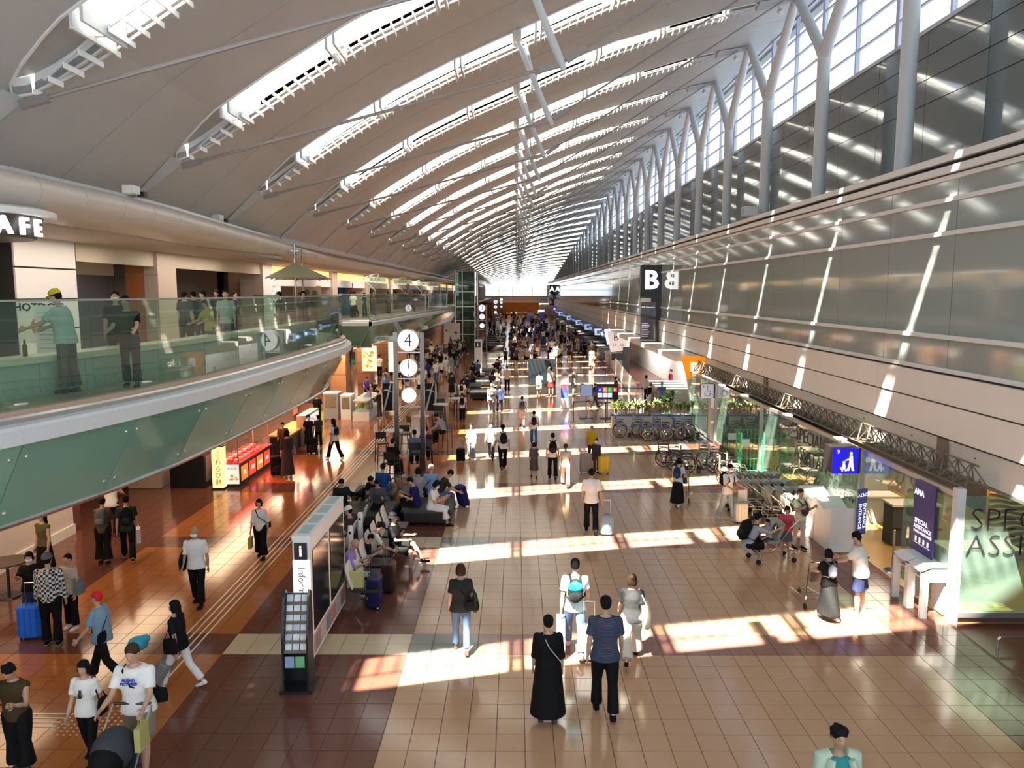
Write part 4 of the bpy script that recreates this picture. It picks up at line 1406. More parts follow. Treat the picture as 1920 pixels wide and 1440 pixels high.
def shoe_mesh(pose, fem, wide, nm):
    key = ('shoe', pose, fem, wide, nm)
    if key in LIB: return LIB[key]
    J = skeleton(pose, fem, wide)
    a = J['ank' + nm]; fa = J['fa' + nm]
    pit = fa * 0.6 if not pose.startswith('sit') else 0
    fd = Vector((0, math.cos(pit), math.sin(pit))); dn = Vector((0, fd.z, -fd.y))
    mb = MB()
    c = a + dn * 0.022
    mb.tube([c - fd * 0.030, c - fd * 0.02, c + fd * 0.02, c + fd * 0.065, c + fd * 0.098, c + fd * 0.108],
            [(0.012, 0.012), (0.022, 0.021), (0.025, 0.020), (0.027, 0.015), (0.022, 0.012), (0.008, 0.007)], 12, ref=(1, 0, 0))
    mb.tube([a + Vector((0, -0.004, 0.008)), c], [0.023, 0.022], 10)
    # flat sole
    s0 = c + dn * 0.015
    mb.tube([s0 - fd * 0.03, s0 - fd * 0.02, s0 + fd * 0.065, s0 + fd * 0.105], [(0.012, 0.0045), (0.023, 0.0045), (0.027, 0.0045), (0.014, 0.0045)], 12, 1, ref=(1, 0, 0))
    me = mb.mesh('shoe', [MATS['skin_a'], MATS['skin_a']], True)
    LIB[key] = me
    return me

def mask_mesh(pose, fem, wide):
    key = ('mask', pose, fem, wide)
    if key in LIB: return LIB[key]
    J = skeleton(pose, fem, wide)
    H = J['head']; hr = hrot(J)
    def hp(x, y, z): return H + hr @ Vector((x, y, z))
    mb = MB()
    vs = []; 
    for i in range(7):
        a = -1.15 + 2.3 * i / 6
        for j in range(5):
            t = j / 4
            z = -0.008 - 0.042 * t
            bul = 1 + 0.12 * math.sin(PI * t)
            vs.append(hp(math.sin(a) * 0.0405 * bul, 0.010 + math.cos(a) * 0.049 * bul * (1.0 - 0.12 * t), z))
    mb.add(vs, [(i * 5 + j, i * 5 + j + 1, i * 5 + j + 6, i * 5 + j + 5) for i in range(6) for j in range(4)])
    me = mb.mesh('face_mask', MATS['skin_a'], True, fix=False)
    LIB[key] = me
    return me

def cmat(c, rough=0.75):
    if isinstance(c, str): return MATS[c]
    nm = 'cloth_%02d_%02d_%02d' % tuple(int(v * 99) for v in c)
    return mat(nm, c, rough, spec=0.15, var=0.10, scale=14, bump=0.25, bscale=30)
SK = (0.52, 0.31, 0.21)
mat('skin_a', SK, 0.55, var=0.05, scale=30)
mat('skin_b', (0.44, 0.25, 0.16), 0.55, var=0.05, scale=30)
mat('eye_dark', (0.02, 0.015, 0.012), 0.3, var=0)
mat('lips', (0.35, 0.13, 0.11), 0.5, var=0)
BLK = (0.0055, 0.0055, 0.0065); HBLK = (0.007, 0.0055, 0.005); HBR = (0.05, 0.025, 0.014); WHT = (0.78, 0.77, 0.74); GRY = (0.28, 0.28, 0.29); NVY = (0.02, 0.03, 0.09)
JEAN = (0.08, 0.14, 0.27); BEI = (0.50, 0.43, 0.34); DGR = (0.06, 0.06, 0.065); LBL = (0.25, 0.40, 0.62)

def set_mats(o, mats):
    for i, m in enumerate(mats):
        s = o.material_slots[i]; s.link = 'OBJECT'; s.material = m

class Per: pass
def person(label, foot, head_y=None, h=1.66, face=0, pose='stand', fem=False, top=('tee', BLK), bot=('trousers', BLK), hair=('short', HBLK), shoe=BLK, sole=None,
           mask=False, hat=None, wide=1.0, fine=True, base=0.0, group=None, skin='skin_a', pos=None, stretch=None):
    """foot = pixel where the feet stand (or pos = world point)"""
    p = Vector(pos) if pos is not None else ground(foot[0], foot[1], base)
    if head_y is not None:
        # true height from the sight line to the crown
        r = ray(foot[0], head_y)
        h = max(0.6, min(1.88, CAM_H + r.z * p.y - p.z))
    if pose.startswith('sit'): pass
    t = thing('person', label, 'person', p, R(face), group, h)
    q = Per(); q.root = t; q.h = h; q.pose = pose; q.fem = fem; q.wide = wide; q.J = skeleton(pose, fem, wide); q.p = p; q.face = R(face)
    o = obj('body', body_mesh(pose, fem, wide, fine), t); set_mats(o, [MATS[skin], MATS['eye_dark'], MATS['lips']])
    if top: o = obj('top', top_mesh(top[0], pose, fem, wide, fine), t); set_mats(o, [cmat(top[1])])
    if bot: o = obj('trousers' if bot[0] in ('trousers', 'wide', 'slim') else ('shorts' if bot[0] == 'shorts' else 'skirt'), bottom_mesh(bot[0], pose, fem, wide, fine), t); set_mats(o, [cmat(bot[1])])
    if hair: o = obj('hair', hair_mesh(hair[0], pose, fem, wide, fine), t); set_mats(o, [cmat(hair[1], 0.5)])
    for nm in 'LR':
        o = obj('shoe', shoe_mesh(pose, fem, wide, nm), t); set_mats(o, [cmat(shoe), cmat(sole if sole else shoe)])
    if mask: o = obj('face_mask', mask_mesh(pose, fem, wide), t); set_mats(o, [cmat((0.85, 0.85, 0.84))])
    if hat: o = obj('hat', hat_mesh(hat[0], pose, fem, wide), t); set_mats(o, [cmat(hat[1])])
    return q

def W(q, v):
    """point of the person frame (unit heights) in the world"""
    v = Vector(v) * q.h
    c, s = math.cos(q.face), math.sin(q.face)
    return q.p + Vector((v.x * c - v.y * s, v.x * s + v.y * c, v.z))

# ---- bags and luggage
def backpack(q, label, col, accent=None, size=1.0):
    J = q.J
    t = thing('backpack', label, 'backpack', q.p, q.face, None, q.h)
    up, fw = J['up'], J['fw']
    rt = Matrix((( 1, 0, 0), (0, fw.y, up.y), (0, fw.z, up.z)))
    dep = 0.074 * q.wide
    c = J['pelvis'] + up * 0.185 - fw * (dep + 0.040 * size)
    mb = MB()
    mb.sphere(c, (0.080 * size, 0.052 * size, 0.125 * size), 0, 14, 10, rt)
    mb.cbox(c - up * 0.01, (0.125 * size, 0.075 * size, 0.17 * size), 0, rt)
    me = remesh(mb, 'pack_body', 0.012, 3)
    o = obj('pack_body', me, t); me.materials.clear(); me.materials.append(cmat(col))
    pk = MB().sphere(c - up * 0.045 * size - fw * 0.040 * size, (0.056 * size, 0.022, 0.050 * size), 0, 12, 8, rt)
    pk.build('pocket', cmat(accent or tuple(min(1, v * 1.6 + 0.01) for v in col)), t, True)
    for s in (-1, 1):
        sh = J['pelvis'] + up * 0.29 + Vector((s * 0.055, 0, 0))
        MB().tube([c + up * 0.09 + Vector((s * 0.04, 0, 0)), sh + up * 0.026, sh + fw * 0.050 - up * 0.02, sh + fw * (dep + 0.012) - up * 0.09, sh + fw * 0.02 - up * 0.19 + Vector((s * 0.045, 0, 0)), c - up * 0.08 + Vector((s * 0.055, 0, 0))],
                  [(0.012, 0.006)] * 6, 6, ref=(1, 0, 0)).build('strap', cmat(col), t, True)
    return t

def handbag(q, label, col, side='R', size=1.0, kind='shoulder'):
    J = q.J; s = 1 if side == 'R' else -1
    t = thing('bag', label, 'bag', q.p, q.face, None, q.h)
    if kind == 'shoulder':
        c = J['pelvis'] + Vector((s * (0.125 * q.wide + 0.02), 0.0, 0.04))
        top = J['sh' + side] + Vector((-s * 0.02, 0, 0.036))
        hz = 0.07 * size
        MB().tube([c + Vector((0, -0.05 * size, hz)), c + Vector((0, 0, hz)) , c + Vector((0, 0.0, -hz))], [0.01, 0.01, 0.01], 6) if False else None
        b = MB(); b.tube([c + Vector((0, 0, hz)), c + Vector((0, 0, 0)), c + Vector((0, 0, -hz))], [(0.022, 0.066 * size), (0.032 * size, 0.078 * size), (0.026 * size, 0.072 * size)], 12)
        b.build('bag_body', cmat(col), t, True)
        MB().tube([c + Vector((0, 0.05 * size, hz)), top, c + Vector((0, -0.05 * size, hz))], [(0.008, 0.003)] * 3, 6).build('strap', cmat(col), t)
    elif kind == 'cross':
        c = J['pelvis'] + Vector((s * (0.10 * q.wide), -0.065 * q.wide, 0.03))
        b = MB(); b.tube([c + Vector((0, 0, 0.05)), c, c - Vector((0, 0, 0.05))], [(0.055 * size, 0.014), (0.062 * size, 0.026), (0.058 * size, 0.022)], 12)
        b.build('bag_body', cmat(col), t, True)
        o_ = J['sh' + ('L' if s > 0 else 'R')] + Vector((s * 0.045, 0, 0.022))
        up, fw = J['up'], J['fw']
        dep = 0.080 * q.wide
        mid = J['chest']
        MB().tube([c + Vector((0, 0, 0.05)), mid - fw * dep, o_ - fw * 0.035, o_ + up * 0.014, o_ + fw * 0.05, mid + fw * dep, c + Vector((s * 0.02, 0.09, 0.05))], [(0.008, 0.0035)] * 7, 6).build('strap', cmat(col), t)
    elif kind == 'hand':
        w = J['wr' + side] + J['hd' + side] * 0.05
        c = w + Vector((0, 0, -0.075 - 0.06 * size))
        hz = 0.07 * size
        MB().cbox(c, (0.035 * size, 0.115 * size, 2 * hz)).build('bag_body', cmat(col), t)
        for dx in (-0.008, 0.008):
            MB().tube([c + Vector((dx, 0.03, hz)), w + Vector((dx, 0.008, 0)), w + Vector((dx, -0.008, 0)), c + Vector((dx, -0.03, hz))], 0.0025, 5).build('handle', cmat(col), t)
    return t

def suitcase(label, pos, rz, col, h=0.6, tilt=0.0, shell=True, handle=True, reach=None, w=None, d=None):
    t = thing('suitcase', label, 'suitcase', pos, rz)
    w = w or h * 0.64; d = d or h * 0.40
    t.rotation_euler = (tilt, 0, rz)
    mb = MB(); 
    bm_z = h * 0.08
    o = MB()
    r = 0.05
    prof = [(-w / 2 + r, -d / 2), (w / 2 - r, -d / 2), (w / 2, -d / 2 + r), (w / 2, d / 2 - r), (w / 2 - r, d / 2), (-w / 2 + r, d / 2), (-w / 2, d / 2 - r), (-w / 2, -d / 2 + r)]
    n = len(prof)
    lev = [(bm_z, 0.9), (bm_z + 0.03, 1.0), (h - 0.03, 1.0), (h, 0.9)]
    vs = [(x * s, y * s, z) for z, s in lev for x, y in prof]
    fs = [tuple(reversed(range(n))), tuple(range(3 * n, 4 * n))] + [(i * n + k, i * n + (k + 1) % n, (i + 1) * n + (k + 1) % n, (i + 1) * n + k) for i in range(3) for k in range(n)]
    o.add(vs, fs)
    o.build('shell', cmat(col, 0.3), t)
    if shell:
        rb = MB()
        for q in range(4):
            x = -w * 0.36 + w * 0.24 * q
            rb.box(x - 0.008, x + 0.008, -d / 2 - 0.006, d / 2 + 0.006, bm_z + 0.04, h - 0.04)
        rb.build('ribs', cmat(tuple(v * 0.8 for v in col), 0.35), t)
    else:
        MB().sphere((0, -d / 2, h * 0.38), (w * 0.38, 0.03, h * 0.22), 0, 12, 8).build('pocket', cmat(tuple(min(1, v * 1.3 + 0.01) for v in col)), t, True)
    for sx in (-1, 1):
        for sy in (-1, 1):
            MB().cyl((sx * w * 0.36 - 0.012, sy * d * 0.3, 0.025), (sx * w * 0.36 + 0.012, sy * d * 0.3, 0.025), 0.025, 10).cbox((sx * w * 0.36, sy * d * 0.3, 0.045), (0.03, 0.02, 0.03)).build('caster', M_black, t)
    MB().tube([(-0.06, 0, h), (-0.05, 0, h + 0.03), (0.05, 0, h + 0.03), (0.06, 0, h)], 0.008, 6).build('grip', M_black, t)
    if handle:
        top = h + 0.38
        MB().cyl((-w * 0.25, d * 0.35, h), (-w * 0.25, d * 0.35, top), 0.007, 6).cyl((w * 0.25, d * 0.35, h), (w * 0.25, d * 0.35, top), 0.007, 6).cyl((-w * 0.27, d * 0.35, top), (w * 0.27, d * 0.35, top), 0.012, 8).build('handle', M_chrome if sum(col) > 0.3 else M_black, t)
    return t
# ------------------------------------------------------------------ right hand ground floor
M_rail = mat('blue_belt', (0.03, 0.03, 0.12), 0.6)
fi = struct('floor_2', label='orange floor inside the assistance lounge')
MB().box(8.2, 13.5, 13.9, 31.4, -0.1, 0.002).build('wood_surface', T_wood, fi)
MB().box(8.2, 13.5, 2, 13.9, -0.1, 0.0).box(8.2, 13.5, 31.4, Yfar, -0.1, 0.0).build('brown_surface', T_brown, fi)
wr = struct('wall_side', label='back wall behind the lounge and the check in hall')
M_dwall = mat('dark_lounge_wall', (0.05, 0.045, 0.04), 0.6, var=0.1)
MB().box(13.2, 13.5, 2, 35.5, 0, 8.6).build('lounge_wall', M_dwall, wr)
MB().box(10.6, 10.7, 36, 76, 0, 3.2).build('gate_wall', M_white, wr)
MB().box(11.0, 11.2, 64, YEND, 0, 8.6).build('counter_wall', mat('counter_wall', (0.35, 0.35, 0.36), 0.5), wr)
MB().box(8.9, 13.5, 2, 35.5, 3.1, 3.2).box(8.9, 11, 64, YEND, 3.1, 3.2).build('lower_ceiling', M_offwhite, wr)
MB().box(9.6, 13.2, 35.4, 35.6, 0, 3.2).build('end_wall', M_dwall, wr)

fac = thing('glass_facade', 'green tinted glass facade of the assistance lounge with steel posts', 'glass facade', (XG, 0, 0))
def pane_x(y0, y1, z0=0.16, z1=2.42, par=fac, X=0.0):
    MB().box(X, X + 0.02, y0 + 0.01, y1 - 0.01, z0, z1).build('pane', G_shop, par)
for y0, y1 in ((17.95, 20.4), (20.4, 22.8), (22.8, 25.4), (25.4, 28.2), (28.2, 31.2), (32.3, 36.0)): pane_x(y0, y1)
pane_x(14.0, 15.9)
pane_x(15.9, 17.9, 1.95, 2.42)
MB().box(-0.03, 0.05, 13.9, 36, 2.42, 2.52).build('head_rail', M_alu, fac)
for y in (17.9, 25.4, 31.2, 32.3):
    MB().box(-0.05, 0.06, y - 0.05, y + 0.05, 0, 2.5).build('post', M_alu, fac)
MB().box(-0.06, 0.10, 13.86, 14.02, 0, 2.6).build('corner_post', M_steelw, fac)
MB().box(-0.04, 0.08, 17.95, 31.2, 0, 0.16).build('plinth', M_brownwall, fac)
# pane facing the camera, with its base rail
MB().box(0.12, 4.6, 13.92, 13.94, 0.22, 2.45).build('front_pane', G_shop, fac)
MB().box(0.12, 4.6, 13.88, 13.98, 0.12, 0.22).build('base_rail', M_alu, fac)
MB().box(0.12, 4.6, 13.95, 14.05, 0.0, 0.12).build('plinth', M_brownwall, fac)
for y in (19.0, 22.8, 27.2, 30.2): MB().box(-0.10, 0.10, y, y + 0.35, 2.52, 2.56).build('lamp_strip', mat('lamp_white', (1, 1, 1), emit=3, var=0), fac)
MD = mat('sign_ink', (0.02, 0.02, 0.025), 0.5, var=0)
def own(o, label):
    t = thing('window_lettering', label, 'lettering', (0, 0, 0)); o.parent = t; return t
own(text('lettering', 'SPECIAL', 0.56, (XG - 0.01, 21.2, 2.12), FACE_LEFT, MD, None, 0.003, bold=-0.008), 'dark word SPECIAL applied to the side glass of the lounge')
own(text('lettering', 'ASSISTANCE', 0.56, (XG - 0.01, 20.7, 1.58), FACE_LEFT, MD, None, 0.003, bold=-0.008), 'dark word ASSISTANCE applied to the side glass of the lounge')
own(text('lettering', 'お手伝いが', 0.33, (XG - 0.012, 18.75, 1.62), FACE_LEFT, MD, None, 0.003, bold=-0.008), 'dark Japanese line on the side glass above the white kiosk')
own(text('lettering', '必要なお客様', 0.33, (XG - 0.012, 18.85, 1.22), FACE_LEFT, MD, None, 0.003, bold=-0.008), 'lower dark Japanese line on the side glass above the white kiosk')
own(text('lettering', 'SPECIAL', 0.60, (8.42, 13.90, 2.0), FACE_CAM, MD, None, 0.003, 'LEFT', bold=-0.012), 'large dark word SPECIAL on the front glass of the lounge')
own(text('lettering', 'ASSISTANCE', 0.60, (8.37, 13.90, 1.50), FACE_CAM, MD, None, 0.003, 'LEFT', bold=-0.012), 'large dark word ASSISTANCE on the front glass of the lounge')

# lattice girders above the facade
M_gird = mat('girder_steel', (0.17, 0.14, 0.11), 0.5, 0.3)
def girder_mesh():
    L = 2.75; parts = []
    ch = [(0, 0, 0.0), (0.42, 0, 0.0), (0.21, 0, 0.42)]
    out = []
    for c in ch:
        out.append(MB().tube([c, (c[0], L, c[2])], 0.02, 6).mesh('chord', M_gird))
    br_ = MB(); n = 6
    for i in range(n):
        y0 = L * i / n; y1 = L * (i + 0.5) / n; y2 = L * (i + 1) / n
        for c in ch[:2]:
            br_.bar((c[0], y0, 0), (0.21, y1, 0.42), 0.022); br_.bar((0.21, y1, 0.42), (c[0], y2, 0), 0.022)
        br_.bar((0, y0, 0), (0.42, y1, 0), 0.02); br_.bar((0.42, y1, 0), (0, y2, 0), 0.02)
    return out, br_.mesh('braces', M_gird)
gm, gb = girder_mesh()
for i in range(8):
    t = thing('lattice_girder', 'triangular lattice girder over the lounge glass, %s from the corner' % ordn(i), 'girder', (8.36, 14.0 + 2.75 * i, 2.58), 0, 'lattice girders over the lounge')
    for m_ in gm: obj('chord', m_, t)
    tag(obj('braces', gb, t), kind='stuff')
for i in range(3):
    t = thing('cross_girder', 'lattice cross girder reaching into the lounge ceiling, %s from the corner' % ordn(i), 'girder', (8.9, 14.9 + 2.4 * i, 2.58), -PI / 2, 'cross girders over the lounge')
    for m_ in gm: obj('chord', m_, t)
    tag(obj('braces', gb, t), kind='stuff')

def kiosk(label, x, y, L, h=1.02, w=0.52):
    t = thing('kiosk', label, 'kiosk', (x, y, 0))
    n = 2; l = L / n
    for q in range(n):
        y0 = q * l + 0.01; y1 = (q + 1) * l - 0.01
        MB().prism([(0, 0), (0.14, 0), (0.14, h * 0.72), (w, h * 0.72), (w, h), (0.16, h), (0, h * 0.93)], 'y', y0, y0 + 0.06).build('side_panel', M_white, t)
        MB().prism([(0, 0), (0.14, 0), (0.14, h * 0.72), (w, h * 0.72), (w, h), (0.16, h), (0, h * 0.93)], 'y', y1 - 0.06, y1).build('side_panel', M_white, t)
        MB().prism([(0.0, h * 0.90), (0.16, h * 0.97), (w, h * 0.97), (w, h), (0.16, h + 0.005), (0, h * 0.935)], 'y', y0, y1).build('desk_top', M_white, t)
        MB().box(0.12, w, y0 + 0.06, y1 - 0.06, h * 0.70, h * 0.73).build('shelf', M_white, t)
        MB().box(w - 0.03, w, y0 + 0.06, y1 - 0.06, 0.05, h * 0.95).build('back_panel', M_white, t)
    return t
kiosk('white open fronted kiosk pair beside the purple banner', 7.72, 14.1, 1.15, 1.0, 0.50)
k2 = thing('kiosk', 'solid white angular kiosk block beside the entrance sign', 'kiosk', (7.52, 17.9, 0))
for y0, y1 in ((0, 0.98), (1.02, 2.05)):
    MB().prism([(y0, 0), (y1, 0), (y1, 1.12), (y0 + 0.45, 0.92), (y0, 1.08)], 'x', 0, 0.62).build('block', M_white, k2)

def sign_box(label, X0_, X1_, Y, z0, z1, col, depth=0.35, emit=0.5):
    t = thing('sign_box', label, 'sign', (0, Y, 0))
    MB().box(X0_ + 0.02, X1_, 0.02, depth, z0, z1).build('case', M_black, t)
    MB().box(X0_, X1_ - 0.06, 0, 0.02, z0, z1).build('face', mat('sign_face_%d_%d_%d' % tuple(int(c * 99) for c in col), col, 0.4, emit=emit, var=0), t)
    return t
MW = mat('sign_white', (0.9, 0.9, 0.95), 0.5, emit=0.9, var=0)
s9 = sign_box('square blue lit sign with white figure pushing a stroller', 7.5, 8.17, 17.9, 1.93, 2.54, (0.015, 0.01, 0.75), 0.6, 0.6)
text('lettering', '9', 0.14, (7.63, -0.01, 2.45), FACE_CAM, MW, s9, 0.003)
pic = MB()
def disc(mb, x, z, r, y=-0.012): mb.cyl((x, y, z), (x, 0, z), r, 16)
disc(pic, 7.93, 2.42, 0.035)
pic.prism([(7.90, 2.37), (7.97, 2.37), (7.985, 2.2), (8.02, 2.0), (7.965, 2.0), (7.93, 2.14), (7.90, 2.0), (7.845, 2.0), (7.895, 2.2), (7.895, 2.3), (7.80, 2.26), (7.80, 2.235), (7.89, 2.26)], 'y', -0.012, 0)
disc(pic, 7.77, 2.20, 0.032); disc(pic, 7.74, 2.005, 0.02); disc(pic, 7.82, 2.005, 0.02)
pic.prism([(7.73, 2.16), (7.80, 2.16), (7.815, 2.10), (7.80, 2.05), (7.70, 2.05), (7.68, 2.08), (7.74, 2.09)], 'y', -0.012, 0)
pic.prism([(7.69, 2.03), (7.84, 2.03), (7.84, 2.045), (7.69, 2.045)], 'y', -0.012, 0)
pic.build('pictogram', MW, s9)
wp = sign_box('white square sign with purple wheelchair symbol over the lounge door', 7.6, 8.17, 31.3, 1.88, 2.46, (0.72, 0.72, 0.76), 0.3, 0.25)
MV = mat('sign_purple', (0.12, 0.05, 0.6), 0.5, var=0)
text('lettering', '8', 0.12, (7.69, -0.01, 2.37), FACE_CAM, MD, wp, 0.003)
pc = MB(); disc(pc, 7.85, 2.36, 0.032)
pc.tube([(7.85 + 0.11 * math.cos(a), -0.006, 2.08 + 0.11 * math.sin(a)) for a in [R(q) for q in range(130, 380, 20)]], 0.013, 6)
pc.bar((7.85, -0.006, 2.33), (7.86, -0.006, 2.18), 0.03, 0.01).bar((7.86, -0.006, 2.18), (7.97, -0.006, 2.17), 0.03, 0.01).bar((7.97, -0.006, 2.17), (8.0, -0.006, 2.03), 0.025, 0.01).bar((8.0, -0.006, 2.03), (8.05, -0.006, 2.05), 0.02, 0.01).bar((7.85, -0.006, 2.27), (7.93, -0.006, 2.27), 0.02, 0.01)
pc.build('pictogram', MV, wp)

pb = thing('purple_banner', 'tall purple glass banner reading SPECIAL ASSISTANCE at the lounge corner', 'banner', (8.12, 14.55, 0))
MB().box(0, 0.03, 0, 0.78, 0.95, 2.44).build('board', mat('purple_print', (0.045, 0.03, 0.20), 0.3, var=0.05), pb)
text('lettering', 'ANA', 0.17, (-0.006, 0.58, 2.2), FACE_LEFT, MW, pb, 0.003, bold=0.004)
text('lettering', 'SPECIAL', 0.14, (-0.006, 0.70, 1.62), FACE_LEFT, MW, pb, 0.003, 'LEFT')
text('lettering', 'ASSISTANCE', 0.12, (-0.006, 0.72, 1.50), FACE_LEFT, MW, pb, 0.003, 'LEFT')
text('lettering', 'お手伝いが必要なお客様', 0.062, (-0.006, 0.72, 1.40), FACE_LEFT, MW, pb, 0.003, 'LEFT')
for q in range(4): MB().box(-0.004, 0, 0.14 + 0.15 * q, 0.20 + 0.15 * q, 1.20, 1.30).build('icon', MW, pb)
MB().box(-0.004, 0, 0.08, 0.70, 1.165, 1.175).build('rule_line', MW, pb)
en = thing('entrance_sign', 'narrow folded blue standing sign reading ENTRANCE beside the white kiosk', 'sign', (8.10, 17.55, 0), R(20))
for s in (0, 1):
    MB().box(-0.14 + 0.15 * s, 0.0 + 0.15 * s, -0.01 + 0.02 * s, 0.02 + 0.02 * s, 0.55, 1.65).build('board', mat('entrance_blue_%d' % s, (0.05, 0.08, 0.38 - 0.1 * s), 0.4), en)
    text('lettering', '入口', 0.10, (-0.07 + 0.15 * s, -0.015 + 0.02 * s, 1.5), FACE_CAM, MW, en, 0.002)
    text('lettering', 'ENTRANCE', 0.12, (-0.07 + 0.15 * s, -0.015 + 0.02 * s, 1.0), (PI / 2, PI / 2, 0), MW, en, 0.002)
MB().box(-0.02, 0.02, 0, 0.05, 0, 0.6).cbox((0, 0.02, 0.02), (0.35, 0.3, 0.04)).build('foot_stand', M_black, en)

# lounge furniture seen through the glass
for i, (x, y, w, d_, h) in enumerate([(9.6, 20.5, 1.5, 0.6, 0.75), (9.8, 18.6, 1.2, 0.6, 1.05), (10.0, 16.2, 1.6, 0.7, 0.75), (11.2, 17.8, 1.4, 0.6, 0.75), (10.4, 23.5, 2.2, 0.7, 1.05), (10.0, 26.5, 1.4, 0.7, 0.75)]):
    t = thing('lounge_desk', ['pale desk behind the lounge glass near the lettering', 'cream desk with raised counter behind the entrance sign', 'wide white table inside the lounge behind the purple banner', 'dark based table at the back of the lounge', 'long counter far inside the lounge', 'pale desk beside the roll cages'][i], 'desk', (x, y, 0))
    MB().box(-w / 2, w / 2, -d_ / 2, d_ / 2, h - 0.05, h).build('desk_top', M_cream, t)
    MB().box(-w / 2 + 0.04, w / 2 - 0.04, -d_ / 2 + 0.05, d_ / 2 - 0.05, 0.0, h - 0.05).build('pedestal', M_dwall if i % 2 else M_cabinet, t)
ww = thing('wavy_wood_wall', 'golden wood wall with wavy relief inside the lounge corner', 'wall panel', (10.9, 17.3, 0))
for q in range(18):
    z = 0.3 + 0.13 * q
    MB().tube([(0.12 * i, 0, z + 0.035 * math.sin(i * 0.9 + q * 0.8)) for i in range(20)], (0.05, 0.03), 4, ref=(0, 1, 0)).build('wave_slat', T_wood, ww)
MB().box(0, 2.3, 0.05, 0.12, 0, 2.8).build('board', T_wood, ww)

# roll cages
def tubes(mb, segs, r):
    for a, b in segs: mb.cyl(a, b, r, 6)
    return mb
def roll_cage(label, pos, col, rz=0):
    t = thing('roll_cage', label, 'trolley', pos, rz)
    m = cmat(col, 0.4); w, d_, h = 0.75, 0.6, 1.6
    for nm, x in (('side_frame', 0), ('side_frame', w)):
        s = []; mb = MB()
        mb.tube([(x, 0, 0.15), (x, 0, h), (x, d_, h), (x, d_, 0.15)], 0.014, 6)
        for q in range(1, 5): mb.cyl((x, d_ * q / 5, 0.2), (x, d_ * q / 5, h), 0.006, 5)
        for z in (0.2, 0.6, 1.0, 1.3): mb.cyl((x, 0, z), (x, d_, z), 0.008, 5)
        mb.build(nm, m, t)
    mb = MB()
    for z in (0.2, 0.6, 1.0, 1.3, h): mb.cyl((0, d_, z), (w, d_, z), 0.01, 5)
    for q in range(1, 6): mb.cyl((w * q / 6, d_, 0.2), (w * q / 6, d_, h), 0.006, 5)
    mb.build('back_frame', m, t)
    MB().box(0, w, 0, d_, 0.13, 0.17).build('deck_board', M_steel, t)
    for x in (0.05, w - 0.05):
        for y in (0.05, d_ - 0.05): MB().cyl((x - 0.015, y, 0.06), (x + 0.015, y, 0.06), 0.06, 10).cbox((x, y, 0.11), (0.02, 0.02, 0.06)).build('caster', M_black, t)
    MB().box(0.15, 0.45, d_ - 0.03, d_ - 0.015, 1.05, 1.28).build('label_card', M_white, t)
roll_cage('bright green roll cage standing by the lounge glass', (7.45, 25.0, 0), (0.05, 0.55, 0.22))
roll_cage('dark green roll cage behind the bright green one', (7.30, 26.1, 0), (0.03, 0.16, 0.09))

# strollers
def stroller_proto():
    t = thing('stroller', 'x', 'stroller', (0, 0, 0))
    mg = mat('stroller_shell', (0.27, 0.28, 0.24), 0.4)
    sh = MB()
    prof = [(-0.02, 0.50), (-0.10, 0.62), (-0.19, 0.76), (-0.21, 0.90), (-0.12, 0.99), (0.03, 0.98), (0.12, 0.90)]
    prof = prof
    w = 0.17
    vs = []
    for x, z in prof: vs += [(x, -w, z - 0.02), (x, -w * 0.9, z), (x, w * 0.9, z), (x, w, z - 0.02)]
    vs2 = [(v[0] + 0.015, v[1], v[2] - 0.02) for v in vs]
    n = len(vs); fs = []
    for i in range(len(prof) - 1):
        for k in range(3):
            a = i * 4 + k
            fs += [(a, a + 1, a + 5, a + 4), (n + a, n + a + 4, n + a + 5, n + a + 1)]
        fs += [(i * 4, i * 4 + 4, n + i * 4 + 4, n + i * 4), (i * 4 + 3, n + i * 4 + 3, n + i * 4 + 7, i * 4 + 7)]
    sh.add(vs + vs2, fs)
    # side cheeks
    for s in (-1, 1):
        sh.prism([(-0.21, 0.89), (-0.12, 0.98), (0.02, 0.97), (-0.03, 0.86), (-0.09, 0.78), (-0.02, 0.62), (-0.04, 0.52), (-0.12, 0.64)], 'y', s * w - 0.012, s * w + 0.012)
    sh.build('seat_shell', mg, t, True)
    MB().box(-0.14, 0.2, -0.19, 0.19, 0.46, 0.52).build('seat', mg, t)
    fr = MB()
    for s in (-1, 1):
        fr.tube([(-0.55, s * 0.2, 1.0), (-0.30, s * 0.22, 0.8), (0.02, s * 0.23, 0.36), (0.12, s * 0.23, 0.30)], 0.012, 6)
        fr.tube([(-0.42, s * 0.24, 0.06), (-0.42, s * 0.24, 0.30), (0.40, s * 0.24, 0.26), (0.46, s * 0.24, 0.06)], 0.012, 6)
    fr.cyl((-0.55, -0.2, 1.0), (-0.55, 0.2, 1.0), 0.014, 8)
    fr.cyl((-0.42, -0.24, 0.28), (-0.42, 0.24, 0.28), 0.01, 6).cyl((0.42, -0.24, 0.26), (0.42, 0.24, 0.26), 0.01, 6)
    for q in range(5): fr.cyl((-0.38 + 0.18 * q, -0.23, 0.27), (-0.38 + 0.18 * q, 0.23, 0.27), 0.006, 5)
    fr.build('frame', M_chrome, t)
    for x in (-0.42, 0.46):
        for s in (-1, 1): MB().cyl((x, s * 0.24 - 0.018, 0.06), (x, s * 0.24 + 0.018, 0.06), 0.06, 12).build('wheel', M_black, t)
    return t
stp = stroller_proto()
first = True
rows = [(22.0, [6.55 + 0.28 * i for i in range(5)]), (21.1, [6.50 + 0.29 * i for i in range(5)]), (20.3, [6.90 + 0.26 * i for i in range(4)]), (19.55, [7.15, 7.5])]
rn = ['back row against the glass', 'third row', 'second row', 'front row']
